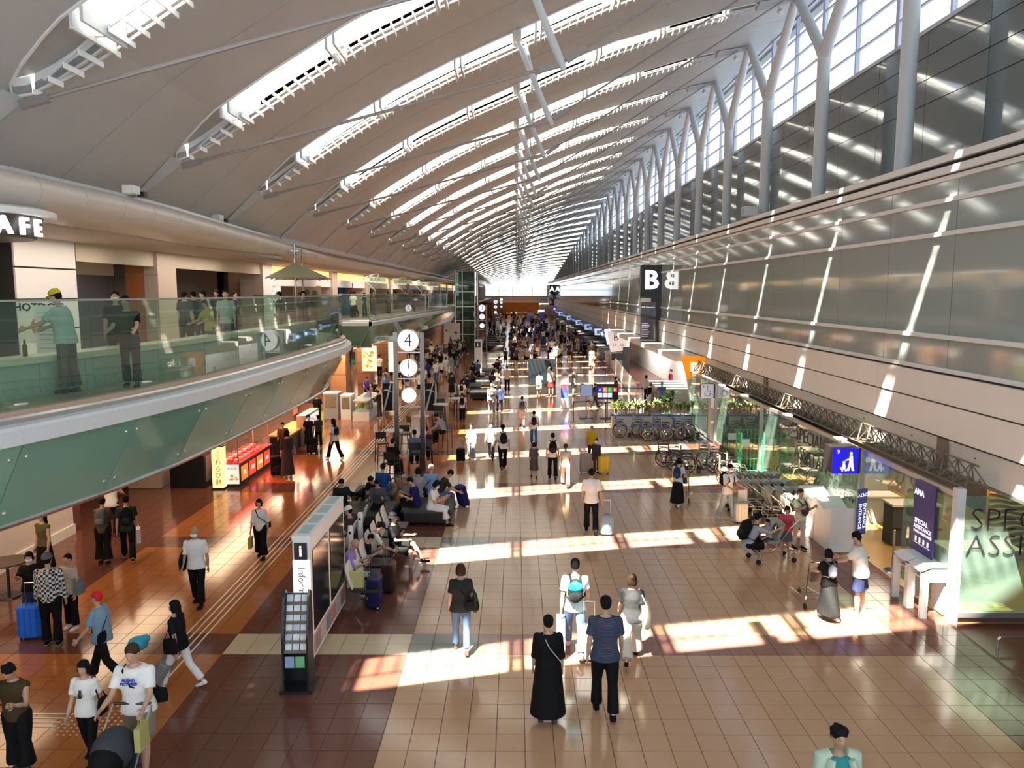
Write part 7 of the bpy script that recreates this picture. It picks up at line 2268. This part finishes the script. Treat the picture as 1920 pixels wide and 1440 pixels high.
# middle of the hall
q = person('woman in a loose black top and blue jeans with brown bobbed hair', (865, 1221), 1056, face=4, pose='stroll', fem=True, top=('loose', (0.02, 0.022, 0.022)), bot=('slim', JEAN), hair=('bob', (0.04, 0.018, 0.01)), shoe=(0.10, 0.07, 0.07), wide=1.08)
handbag(q, 'black leather crossbody bag of the woman in jeans', BLK, 'R', 1.5, 'cross')
handbag(q, 'dark green tote bag of the woman in jeans', (0.03, 0.045, 0.02), 'R', 1.2)
q = person('young man in a white and teal shirt and blue jeans seen from behind', (1077, 1224), 1042, face=-3, pose='walk', top=('tee', (0.55, 0.66, 0.70)), bot=('slim', (0.10, 0.18, 0.34)), hair=('short', HBLK), shoe=(0.7, 0.6, 0.58))
t = backpack(q, 'black and turquoise backpack of the young man in jeans', (0.01, 0.012, 0.02), (0.02, 0.014, 0.02), 1.0)
J = q.J; c = J['pelvis'] + J['up'] * 0.235 - J['fw'] * 0.150
MB().sphere(c, (0.072, 0.028, 0.052), 0, 12, 8).build('flap', cmat((0.02, 0.50, 0.66), 0.4), t, True)
handbag(q, 'big white shopping bag of the young man with the turquoise backpack', WHT, 'L', 2.3, 'hand')
suitcase('silver ribbed suitcase pulled by the young man in jeans', ground(1103, 1238), R(-4), (0.42, 0.45, 0.46), 0.60, -0.1)
q = person('woman in a charcoal top and wide beige trousers', (1183, 1239), 1072, face=-6, pose='walk2', fem=True, top=('tee', (0.03, 0.032, 0.035)), bot=('wide', (0.55, 0.53, 0.47)), hair=('bob', (0.03, 0.016, 0.01)), shoe=BLK, wide=1.08)
t_ = handbag(q, 'large cream tote bag with dark printing on the woman in beige trousers', (0.62, 0.58, 0.44), 'R', 1.75)
text('lettering', 'MARKET', 0.030, (0.152, -0.085, 0.55), (PI / 2, 0, R(28)), cmat((0.08, 0.1, 0.06)), t_, 0.001)
text('lettering', 'LINK', 0.040, (0.152, -0.087, 0.51), (PI / 2, 0, R(28)), cmat((0.08, 0.1, 0.06)), t_, 0.001)
q = person('woman in a long black dress with a thin white strap across her back', (1027, 1352), 1152, face=2, pose='stand', fem=True, top=('three', BLK), bot=('maxi', BLK), hair=('fringe', HBLK), shoe=DGR, wide=1.2)
J = q.J
t = thing('thin_strap', 'thin white bag strap on the woman in the long black dress', 'strap', q.p, q.face, None, q.h)
MB().tube([J['shL'] + Vector((0.05, -0.035, 0.03)), J['chest'] - J['fw'] * 0.092 * 1.2 + Vector((0, 0, 0.02)), J['pelvis'] + Vector((0.10 * 1.2, -0.06, 0.05))], (0.004, 0.003), 5).build('band', WHT and cmat((0.5, 0.5, 0.5)), t)
q = person('man in a blue grey striped polo shirt and black trousers', (1133, 1338), 1116, face=-2, pose='stroll', top=('tee', (0.05, 0.055, 0.085)), bot=('trousers', BLK), hair=('short', HBLK), shoe=BLK, wide=1.12)
mp = mat('striped_knit', WHT, 0.85, spec=0.15, var=0)
nt = mp.node_tree; tc = nt.nodes.new('ShaderNodeTexCoord'); wv = nt.nodes.new('ShaderNodeTexWave'); wv.bands_direction = 'Z'; wv.inputs['Scale'].default_value = 26
cr_ = nt.nodes.new('ShaderNodeMix'); cr_.data_type = 'RGBA'; cr_.inputs[6].default_value = (0.022, 0.028, 0.055, 1); cr_.inputs[7].default_value = (0.085, 0.095, 0.14, 1)
nt.links.new(tc.outputs['Object'], wv.inputs['Vector']); nt.links.new(wv.outputs['Fac'], cr_.inputs[0]); nt.links.new(cr_.outputs[2], nt.nodes['Principled BSDF'].inputs['Base Color'])
for c in q.root.children:
    if c.name.startswith('top'): c.material_slots[0].material = mp
q = person('man in a white shirt and black trousers pulling a small suitcase', (1108, 998), 877, face=-2, pose='pull', top=('shirt', (0.80, 0.78, 0.72)), bot=('trousers', BLK), hair=('short', HBLK), wide=1.06)
suitcase('small pale blue and black suitcase of the man in the white shirt', ground(1138, 1004), R(-4), (0.22, 0.30, 0.36), 0.52, -0.12, False)
q = person('man with a big black backpack over a white T-shirt, walking in the sun bars', (1036, 897), 811, face=0, pose='stroll', top=('tee', WHT), bot=('trousers', BLK), hair=('short', HBLK))
backpack(q, 'big black backpack of the man beside the patterned blouse', BLK, None, 1.1)
person('woman in a cream patterned blouse and pale trousers', (1060, 912), 829, face=-5, pose='walk', fem=True, top=('tee', (0.50, 0.40, 0.32)), bot=('trousers', (0.6, 0.5, 0.38)), hair=('bun', HBR), shoe=DGR)
q = person('woman in a dark patterned dress with a white tote', (1001, 895), 829, face=5, pose='stroll', fem=True, top=('three', (0.08, 0.07, 0.08)), bot=('midi', (0.07, 0.06, 0.06)), hair=('bob', HBLK))
handbag(q, 'white tote bag of the woman in the dark patterned dress', WHT, 'R', 1.2)
q = person('tall man in a yellow shirt behind two suitcases', (1109, 868), 797, face=178, pose='stand', top=('tee', (0.62, 0.38, 0.01)), bot=('trousers', DGR), hair=('bald', BLK), skin='skin_b', wide=1.05)
person('child in a dark jacket with a bag in front of the yellow shirt', (1118, 885), 822, face=150, pose='stand', top=('long', (0.04, 0.035, 0.045)), bot=('trousers', (0.10, 0.06, 0.04)), hair=('short', HBLK), mask=True)
suitcase('bright yellow suitcase beside the child in dark jacket', ground(1132, 888), R(6), (0.70, 0.47, 0.04), 0.60, 0, True, False)
suitcase('silver patterned suitcase beside the yellow shirted man', ground(1098, 886), R(-4), (0.30, 0.27, 0.24), 0.66, 0, True, False)
q = person('man in grey cap carrying a backpack and white shirt', (1001, 833), 768, face=0, pose='walk', top=('tee', WHT), bot=('trousers', JEAN), hair=('short', HBLK))
backpack(q, 'black backpack of the man in the white shirt and jeans', BLK)
q = person('man with a large grey blue backpack and shorts', (979, 800), 741, face=-2, pose='walk', top=('tee', (0.45, 0.48, 0.5)), bot=('shorts', (0.6, 0.5, 0.45)), hair=('short', HBLK))
backpack(q, 'large grey blue backpack of the man in shorts', (0.06, 0.08, 0.10), None, 1.15)
q = person('young man in a white shirt and jeans with a shoulder strap', (921, 861), 789, face=175, pose='walk', top=('tee', WHT), bot=('trousers', DGR), hair=('short', HBLK), mask=True)
q = person('young man in white carrying a round black backpack', (943, 880), 793, face=10, pose='walk2', top=('tee', WHT), bot=('trousers', BLK), hair=('short', HBLK), shoe=DGR)
backpack(q, 'round black backpack of the young man in white', BLK)
q = person('woman in a white blouse and grey trousers pulling a dark case', (884, 863), 793, face=178, pose='pull', fem=True, top=('three', (0.8, 0.78, 0.74)), bot=('wide', (0.28, 0.28, 0.3)), hair=('bun', HBR), shoe=WHT)
suitcase('small dark suitcase of the woman in the white blouse', ground(864, 866), R(0), BLK, 0.5)
q = person('man in a white shirt with grey backpack walking in a pair', (922, 776), 717, face=5, pose='walk', top=('tee', (0.82, 0.82, 0.82)), bot=('trousers', GRY), hair=('short', (0.2, 0.18, 0.16)), shoe=WHT)
backpack(q, 'dark grey backpack of the man walking in a pair', DGR)
q = person('person with a navy jacket walking beside the grey backpack', (937, 774), 721, face=-5, pose='walk2', top=('jacket', (0.03, 0.04, 0.10)), bot=('trousers', DGR), hair=('short', HBLK), shoe=WHT)
q = person('man with crossed dark braces over a beige shirt', (951, 735), 685, face=0, pose='stroll', top=('tee', (0.5, 0.45, 0.4)), bot=('trousers', BLK), hair=('short', HBLK))
q = person('man in white with a drooping black backpack beside the walkway', (867, 790), 736, face=0, pose='stroll', top=('tee', WHT), bot=('trousers', BLK), hair=('short', HBLK))
backpack(q, 'drooping black backpack of the man in white beside the walkway', BLK, None, 1.1)
person('woman in a long dark dress near the tables', (847, 746), 696, face=0, pose='walk', fem=True, top=('three', (0.015, 0.02, 0.03)), bot=('midi', BLK), hair=('bun', HBLK))
q = person('person in white with a small black backpack', (866, 765), 712, face=0, pose='stand', top=('tee', WHT), bot=('trousers', BLK), hair=('bob', HBLK))
backpack(q, 'small black backpack of the person in white', BLK, None, 0.85)

# right hand side
q = person('woman in a white top and long black skirt pushing a trolley', (1270, 948), 858, face=-25, pose='push', fem=True, top=('tee', (0.6, 0.6, 0.58)), bot=('maxi', BLK), hair=('bob', HBLK), shoe=WHT)
backpack(q, 'navy blue backpack of the woman in the long black skirt', NVY)
trolley('luggage trolley pushed by the woman in the long black skirt', W(q, (0.0, 0.5, 0)), R(-25))
q = person('young man in a white T-shirt and pale jeans pulling white luggage', (1362, 976), 867, face=-150, pose='push', top=('tee', (0.72, 0.71, 0.70)), bot=('slim', (0.33, 0.38, 0.42)), hair=('short', HBLK), shoe=(0.5, 0.55, 0.6), mask=True)
backpack(q, 'black backpack of the young man in pale jeans', BLK)
suitcase('off white suitcase with paper bags beside the man in pale jeans', ground(1389, 980), R(10), (0.60, 0.56, 0.46), 0.55, 0, True, False)
t = thing('tan_paper_bag', 'tan paper bag hung on the off white suitcase', 'bag', ground(1378, 972) + Vector((0, 0, 0.62)), 0.3); MB().box(-0.14, 0.14, -0.05, 0.05, 0, 0.3).build('bag_body', cmat((0.55, 0.36, 0.15)), t); MB().tube([(-0.05, 0, 0.3), (-0.03, 0, 0.4), (0.03, 0, 0.4), (0.05, 0, 0.3)], 0.005, 5).build('handle', cmat((0.4, 0.28, 0.12)), t)
t = thing('white_paper_bag', 'white paper bag standing on the off white suitcase', 'bag', ground(1392, 978) + Vector((0, 0.1, 0.56)), 0.1); MB().box(-0.12, 0.12, -0.05, 0.05, 0, 0.3).build('bag_body', cmat((0.72, 0.66, 0.64)), t); MB().tube([(-0.05, 0, 0.3), (-0.03, 0, 0.38), (0.03, 0, 0.38), (0.05, 0, 0.3)], 0.005, 5).build('handle', cmat((0.3, 0.25, 0.25)), t)
q = person('man in a grey T-shirt and black shorts crouching before a child', (1398, 1056), None, h=1.70, face=-75, pose='crouch', top=('tee', (0.34, 0.37, 0.43)), bot=('shorts', BLK), hair=('short', HBLK), shoe=(0.4, 0.45, 0.48))
backpack(q, 'bulging black backpack of the crouching man', BLK, None, 1.25)
sp2 = copy_tree(stp); sp2.location = ground(1447, 1050); sp2.rotation_euler = (0, 0, R(-170)); tag(sp2, 'grey airport stroller with a child seated in it, facing the crouching man', 'stroller'); del sp2['group']
q = person('toddler in a light blue top seated in the grey stroller', None, None, h=1.0, face=95, pose='sit', pos=ground(1447, 1050) + Vector((-0.08, 0.0, 0.24)), top=('tee', (0.30, 0.42, 0.55)), bot=('shorts', DGR), shoe=DGR)
q = person('girl in a pink T-shirt and grey pleated skirt', (1472, 1045), 946, face=165, pose='reach', fem=True, top=('tee', (0.50, 0.06, 0.09)), bot=('skirt', (0.10, 0.10, 0.13)), hair=('bob', HBLK), shoe=(0.3, 0.25, 0.4), sole=WHT)
q = person('mother in a white and yellow top carrying a baby in a dark sling', (1497, 1029), 916, face=-160, pose='hip_hold', fem=True, top=('tee', (0.75, 0.75, 0.50)), bot=('slim', (0.65, 0.55, 0.46)), hair=('tail', HBR), shoe=BLK, sole=WHT)
t = thing('baby_sling', 'dark baby sling on the chest of the mother', 'carrier', q.p, q.face, None, q.h)
J = q.J; c = J['pelvis'] + J['up'] * 0.15 + J['fw'] * 0.12
MB().sphere(c, (0.065, 0.055, 0.10), 0, 12, 8).build('pouch', cmat((0.07, 0.06, 0.055)), t, True)
for s in (-1, 1): MB().tube([c + Vector((s * 0.04, 0, 0.08)), J['neck'] + Vector((s * 0.06, 0.02, -0.015)), J['chest'] + Vector((s * 0.06, -0.08, 0))], (0.018, 0.006), 6).build('strap', cmat((0.06, 0.05, 0.045)), t)
q = person('baby held in the dark sling', None, None, h=0.62, face=20, pose='sit', pos=W(q, (0, 0.10, 0.50)), top=('tee', (0.3, 0.28, 0.25)), bot=('shorts', (0.2, 0.2, 0.2)), hair=('short', HBLK), fine=False) if False else q
q = person('woman in a black T-shirt and long pleated black skirt by the sunlit patch', (1551, 1159), 1029, face=5, pose='push', fem=True, top=('loose', BLK), bot=('maxi', (0.012, 0.012, 0.014)), hair=('bob', HBLK), shoe=(0.6, 0.6, 0.6))
backpack(q, 'small grey pouch backpack low on the back of the woman in pleated skirt', (0.16, 0.16, 0.19), None, 0.8)
trolley('chrome luggage trolley in front of the woman in pleated skirt', W(q, (0.0, 0.52, 0)) + Vector((0, 0, 0)), R(5))
q = person('young man in a white T-shirt and navy shorts reaching for the trolley', (1610, 1154), 997, face=55, pose='reach', top=('loose', (0.74, 0.73, 0.66)), bot=('shorts', (0.03, 0.035, 0.10)), hair=('short', HBLK), shoe=WHT, mask=True, wide=1.05)
q = person('woman in a sea green top and pale cardigan at the bottom edge', (1557, 1650), 1356, h=1.55, face=182, pose='stroll', fem=True, top=('tee', (0.03, 0.24, 0.22)), bot=('trousers', DGR), hair=('puffy', HBLK), wide=1.15, skin='skin_b')
J = q.J
t = thing('cardigan', 'pale green open cardigan over the sea green top', 'cardigan', q.p, q.face, None, q.h)
for s, nm in ((-1, 'L'), (1, 'R')):
    MB().tube([J['sh' + nm] + Vector((-s * 0.05, 0, 0.036)), J['sh' + nm] + Vector((0, 0, 0.012)), J['sh' + nm].lerp(J['elb' + nm], 0.5), J['elb' + nm], J['elb' + nm].lerp(J['wr' + nm], 0.6)], [0.030, 0.047, 0.044, 0.039, 0.034], 12).build('sleeve', cmat((0.45, 0.55, 0.42)), t, True)
    MB().tube([J['sh' + nm] + Vector((-s * 0.04, 0.045, 0.02)), J['chest'] + Vector((s * 0.085, 0.065, 0)), J['pelvis'] + Vector((s * 0.10, 0.05, 0.0))], [(0.022, 0.035), (0.032, 0.05), (0.035, 0.055)], 10).build('front_edge', cmat((0.45, 0.55, 0.42)), t, True)
person('woman in a sleeveless black top and white trousers at the gate desk', (1216, 768), 717, face=-60, pose='reach', fem=True, top=('vest', BLK), bot=('wide', WHT), hair=('bob', HBLK))
person('man in a blue shirt and jeans at the gate desk', (1241, 771), 715, face=5, pose='reach', top=('tee', (0.10, 0.20, 0.45)), bot=('trousers', NVY), hair=('short', (0.3, 0.3, 0.3)), wide=1.1)
person('gate attendant in a dark red jacket', (1257, 742), 692, face=90, pose='stand', top=('jacket', (0.22, 0.02, 0.03)), bot=('trousers', BLK), hair=('short', HBLK))
person('person in a pale blouse near the gate partition', (1211, 752), 703, face=-60, pose='stand', fem=True, top=('long', (0.5, 0.5, 0.46)), bot=('trousers', BLK), hair=('bob', HBLK))
person('attendant in a black dress beside the narrow banner', (1075, 742), 692, face=-80, pose='stand', fem=True, top=('dress', BLK), bot=('skirt', BLK), hair=('bun', HBLK), shoe=BLK)
person('staff member in a dark suit walking behind the displays', (1115, 764), 717, face=-70, pose='walk', top=('jacket', BLK), bot=('trousers', BLK), hair=('short', HBLK))
person('staff member in black beside the lettered display', (1154, 755), 706, face=-110, pose='stand', fem=True, top=('jacket', BLK), bot=('trousers', BLK), hair=('bob', HBLK), mask=True)
person('guest in a white top seated behind the lounge front glass', None, None, h=1.6, face=60, pose='sit', pos=(9.6, 15.2, 0.0), top=('tee', WHT), bot=('trousers', BEI), fem=True, hair=('bob', HBLK))
# mid distance pairs named one by one
mid = [((1033, 742), 689, 'man in a checked beige shirt and red shorts', 0, 'stand', False, (0.48, 0.42, 0.36), 'shorts', (0.4, 0.03, 0.03)),
       ((1011, 745), 697, 'man with a black backpack vest and shorts in the queue area', 0, 'stroll', False, (0.6, 0.6, 0.58), 'shorts', (0.16, 0.14, 0.12)),
       ((1029, 725), 681, 'woman in a bright white blouse bending forward in the queue', -60, 'reach', True, WHT, 'trousers', (0.25, 0.22, 0.35)),
       ((1038, 722), 683, 'person in a checked shirt behind the white blouse', 0, 'stand', False, (0.25, 0.2, 0.22), 'trousers', BLK),
       ((1003, 690), 656, 'man in a dark suit beside the big dark cabinet', -40, 'walk', False, BLK, 'trousers', BLK),
       ((1035, 692), 655, 'man in a pale shirt standing before the big dark cabinet', 180, 'stand', False, (0.55, 0.5, 0.45), 'trousers', BLK),
       ((977, 684), 647, 'woman in beige with a crossbody bag facing the camera', 175, 'walk', True, BEI, 'trousers', (0.5, 0.42, 0.36)),
       ((989, 686), 649, 'woman in beige top and black shorts walking in the sun', 170, 'walk2', True, (0.5, 0.42, 0.35), 'shorts', BLK),
       ((961, 684), 644, 'tall person in a long navy coat in the sunlit walkway', 0, 'stand', False, (0.02, 0.025, 0.06), 'midi', (0.02, 0.02, 0.05)),
       ((948, 685), 651, 'person in dark clothes carrying a turquoise bag', 0, 'walk', True, (0.03, 0.03, 0.04), 'skirt', BLK),
       ((1104, 672), 643, 'woman in beige pulling a brown case near the barrier belts', 40, 'pull', True, (0.5, 0.44, 0.38), 'trousers', BEI),
       ((1071, 672), 643, 'person in grey beside the barrier belts', 0, 'stand', False, (0.35, 0.32, 0.3), 'trousers', DGR),
       ((896, 718), 674, 'man in a blue shirt before the white totem', 0, 'stroll', False, (0.08, 0.1, 0.22), 'trousers', BLK),
       ((887, 722), 678, 'woman in a black sleeveless top with white bag near the totem', 0, 'walk', True, BLK, 'slim', BLK),
       ((836, 706), 668, 'child in a white T-shirt near the black panel', 0, 'walk', False, WHT, 'shorts', WHT),
       ((828, 708), 676, 'small child in white beside the taller child', 0, 'walk2', False, WHT, 'shorts', BLK),
       ((845, 668), 634, 'woman in a brown top far from the cake counter', 0, 'stroll', True, (0.2, 0.13, 0.1), 'midi', BLK),
       ((857, 671), 638, 'woman in dark clothes and white shoes on the yellow strip', 0, 'walk', True, DGR, 'trousers', BLK),
       ((712, 708), 665, 'man in a white shirt with braces before the red poster', 0, 'stand', False, WHT, 'trousers', BLK),
       ((733, 706), 666, 'person in black by the glowing white column', 0, 'stand', False, BLK, 'trousers', BLK)]
for ft, hy, lab, fc, po, fem, tc_, bk, bc in mid:
    person(lab, ft, hy, face=fc, pose=po, fem=fem, top=('tee', tc_), bot=(bk, bc), hair=('bob' if fem else 'short', HBLK), fine=False)

# people of the upper floor: placed by the crown of the head
def upper(label, px, py, Y, **kw):
    r = ray(px, py); z = CAM_H + r.z * Y
    pos = (r.x * Y, Y, 4.6); h = max(1.45, min(1.85, z - 4.6))
    return person(label, None, None, h=h, pos=pos, **kw)
upper('cafe worker in a yellow cap and grey shirt behind the balcony counter', 117, 541, 12.2, face=95, pose='reach', top=('loose', (0.42, 0.48, 0.45)), bot=('trousers', DGR), hat=('cap', (0.55, 0.48, 0.02)), wide=1.15)
upper('cook in black bending at the balcony counter', 238, 552, 13.0, face=190, pose='reach', top=('tee', BLK), bot=('trousers', BLK))
upper('customer in black behind the bending cook', 215, 545, 15.0, face=200, pose='stand', top=('tee', BLK), bot=('trousers', BLK), mask=True)
upper('man in a pale green polo shirt on the balcony', 422, 543, 20.0, face=195, pose='stand', top=('tee', (0.40, 0.48, 0.46)), bot=('trousers', DGR))
upper('woman in a yellow green top leaning at a balcony table', 392, 560, 18.0, face=150, pose='reach', fem=True, top=('tee', (0.35, 0.33, 0.04)), bot=('trousers', BLK), hair=('bob', HBLK))
for i, (px, py, Y) in enumerate([(345, 545, 21), (362, 545, 22.5), (380, 544, 21.5), (405, 543, 24), (440, 546, 26)]):
    upper('customer in dark clothes queuing behind the balcony glass, %s in the queue' % ordn(i), px, py, Y, face=60 * i, pose='stand', top=('tee', BLK if i % 2 else DGR), bot=('trousers', BLK), group='customers queuing on the balcony', fine=False)
upper('diner with black hair under the olive parasol', 568, 545, 26.3, face=200, pose='stand', top=('tee', DGR), bot=('trousers', BLK), hair=('bob', HBLK), fine=False)
upper('diner in grey beside the parasol pole', 523, 546, 25.0, face=100, pose='stand', top=('tee', DGR), bot=('trousers', BLK), fine=False)
upper('man in a white T-shirt with a dark strap by the blue banner', 662, 547, 49.0, face=10, pose='stand', top=('tee', WHT), bot=('trousers', BLK), fine=False)
upper('woman in a black T-shirt by the far balcony glass', 683, 549, 49.5, face=60, pose='stand', fem=True, top=('tee', BLK), bot=('trousers', BLK), hair=('bob', HBLK), fine=False)
upper('person in grey leaning at the corner of the far balcony', 636, 547, 48.5, face=-60, pose='stand', top=('tee', GRY), bot=('trousers', DGR), fine=False)
rc = random.Random(11)
for i in range(26):
    Y = 50 + 1.95 * i + rc.uniform(-0.5, 0.5)
    x = rc.uniform(-12.2, -9.4) if Y < 60 else rc.uniform(-11.5, -8.6)
    vn, c = rc.choice([('black', BLK), ('dark', DGR), ('white', WHT), ('grey', GRY), ('brown', (0.2, 0.1, 0.08)), ('navy', NVY)])
    person('visitor in a %s top on the far balcony, %s from its corner' % (vn, ordn(i)), None, None, h=rc.uniform(1.55, 1.75), pos=(x, Y, 4.6), face=rc.uniform(0, 360), pose=rc.choice(['stand', 'stroll']), fem=bool(i % 2), top=('tee', c), bot=('trousers', BLK), hair=('short', HBLK), fine=False, group='visitors on the far balcony level')

# cafe things on the balcony counter
t = thing('espresso_machine', 'dark coffee machine on the balcony cafe counter near the frame edge', 'machine', (-8.3, 10.6, 5.22), 1.2)
MB().cbox((0, 0, 0.2), (0.6, 0.4, 0.4)).build('body', M_black, t); MB().cbox((0, 0, 0.42), (0.55, 0.36, 0.04)).build('cup_tray', M_steel, t)
for s in (-1, 1): MB().cyl((s * 0.15, -0.2, 0.2), (s * 0.15, -0.28, 0.18), 0.03, 10).build('spout', M_chrome, t)
t = thing('hotdog_poster', 'white poster with black HOTDOG lettering and orange picture in the cafe', 'poster', (-9.9, 16.0, 5.15), R(10))
MB().box(-0.42, 0.42, 0, 0.02, 0.0, 0.9).build('board', M_white, t)
text('lettering', 'HOTDOG', 0.22, (0, -0.01, 0.74), FACE_CAM, M_black, t, 0.003, bold=0.004)
MB().sphere((0, 0, 0.35), (0.18, 0.015, 0.22)).build('picture', cmat((0.7, 0.22, 0.06)), t)
t = thing('price_list', 'tall white price list board standing on the balcony counter', 'board', (-9.0, 14.9, 5.0), R(10))
MB().box(-0.3, 0.3, 0, 0.02, 0.0, 0.95).build('board', M_white, t)
for q in range(9): MB().box(-0.24, 0.20, -0.004, 0, 0.12 + 0.085 * q, 0.13 + 0.085 * q).build('text_row', cmat((0.25, 0.25, 0.25)), t)
for i in range(6):
    p = ci[min(len(ci) - 1, 3 + i)] if len(ci) > 9 else Vector((-8, 11 + i, 0))
    o = MB().tube([(0, 0, 0), (0, 0, 0.16), (0, 0, 0.2), (0, 0, 0.26)], [0.035, 0.035, 0.015, 0.015], 10).build('bottle', cmat([(0.05, 0.1, 0.05), (0.5, 0.5, 0.45), (0.1, 0.05, 0.02)][i % 3], 0.3), None, True)
    o.location = (p.x - 0.2, p.y, 5.22); tag(o, 'small bottle on the cream balcony counter, %s along' % ordn(i), 'bottle', 'bottles on the balcony counter')

# ------------------------------------------------------------------ the distant crowd
def crowd_mesh(pose, fem, top, bot, hair):
    """whole distant figure in one mesh: skin, top, lower clothes, hair, shoes"""
    bm = bmesh.new()
    parts = [(body_mesh(pose, fem, 1.0, False), 0), (top_mesh(top, pose, fem, 1.0, False), 1), (bottom_mesh(bot, pose, fem, 1.0, False), 2), (hair_mesh(hair, pose, fem, 1.0, False), 3), (shoe_mesh(pose, fem, 1.0, 'L'), 4), (shoe_mesh(pose, fem, 1.0, 'R'), 4)]
    out = D.meshes.new('distant_person')
    for me, mi in parts:
        n0 = len(bm.faces); bm.from_mesh(me); bm.faces.ensure_lookup_table()
        for f in bm.faces[n0:]: f.material_index = mi; f.smooth = True
    bm.to_mesh(out); bm.free()
    for _ in range(5): out.materials.append(MATS['skin_a'])
    return out
kinds = [crowd_mesh('walk', False, 'tee', 'trousers', 'short'), crowd_mesh('walk2', True, 'tee', 'wide', 'bob'), crowd_mesh('stand', False, 'long', 'trousers', 'short'), crowd_mesh('stroll', True, 'three', 'midi', 'bob'), crowd_mesh('stand', True, 'tee', 'skirt', 'long'), crowd_mesh('stroll', False, 'tee', 'shorts', 'short')]
sits = [crowd_mesh('sit', False, 'tee', 'trousers', 'short'), crowd_mesh('sit_phone', True, 'tee', 'trousers', 'bob')]
cn_ = [('black', BLK), ('white', WHT), ('grey', GRY), ('navy', NVY), ('beige', BEI), ('dark', DGR), ('white', WHT), ('black', BLK), ('blue', (0.12, 0.22, 0.45)), ('brown', (0.16, 0.09, 0.06))]
cnt = 0
taken = []
def crowd(x, y, face, k, zone_, seated_=False):
    global cnt
    cnt += 1
    me = (sits if seated_ else kinds)[k % (2 if seated_ else 6)]
    tn, tc_ = rc.choice(cn_); bn, bc_ = rc.choice([('black', BLK), ('dark', DGR), ('beige', BEI), ('denim', JEAN), ('black', BLK), ('white', WHT)])
    o = D.objects.new('person', me); COL.objects.link(o)
    h = rc.uniform(1.55, 1.78)
    o.location = (x, y, 0); o.rotation_euler = (0, 0, face); o.scale = (h,) * 3
    set_mats(o, [MATS['skin_a'], cmat(tc_), cmat(bc_), cmat(rc.choice([HBLK, HBLK, HBR])), cmat(rc.choice([BLK, WHT, DGR]))])
    tag(o, 'distant %s in %s top and %s %s' % ('seated traveller' if seated_ else 'traveller', tn, bn + (' skirt' if k in (3, 4) and not seated_ else (' shorts' if k == 5 and not seated_ else ' trousers')), zone_), 'person', 'distant travellers %s' % zone_)
def scatter(n, x0, x1, y0, y1, zone_, faces=None, mind=0.6):
    made = 0; tries = 0
    while made < n and tries < n * 40:
        tries += 1
        y = y0 + (y1 - y0) * rc.random(); x = rc.uniform(x0, x1)
        if any((x - a) ** 2 + (y - b) ** 2 < mind * mind for a, b in taken): continue
        if 0.6 < x < 2.9 and 50.5 < y < 53: continue
        taken.append((x, y)); made += 1
        crowd(x, y, rc.choice([0, PI, rc.uniform(0, 6.28)]), rc.randrange(6), zone_)
scatter(34, -8.3, -4.9, 52, 78, 'before the far shops')
scatter(10, -8.0, -5.6, 43, 52, 'close to the brown stone piers')
scatter(26, -1.0, 2.4, 62, 100, 'in the sunlit walkway')
scatter(24, 2.0, 6.6, 60, 100, 'in the check in area')
scatter(16, 6.0, 7.4, 62, 100, 'at the check in counters')
scatter(34, -5.0, 1.5, 100, 150, 'far along the walkway')
scatter(30, 1.5, 7.2, 100, 150, 'deep in the check in area')
scatter(36, -6.5, 6.5, 150, 205, 'at the far end of the hall', mind=0.9)
for i in range(16):
    y = 44.5 + 1.15 * i; x = -3.0 + 1.6 * (i % 2) + rc.uniform(-0.2, 0.2)
    crowd(x, y, rc.choice([-PI / 2, PI / 2, PI, 0]), i, 'past the clock posts', True)
for i in range(12):
    crowd(-3.4 + 1.5 * (i % 2), 84 + 2.2 * i, rc.choice([-PI / 2, PI / 2]), i, 'on the benches by the second clock', True)
for i in range(6): sofa('far black bench by the second pair of clock posts, %s along' % ordn(i), -3.9, -1.3, 83.5 + 4.4 * i, 85.3 + 4.4 * i)

D.scenes.remove(BENCH)
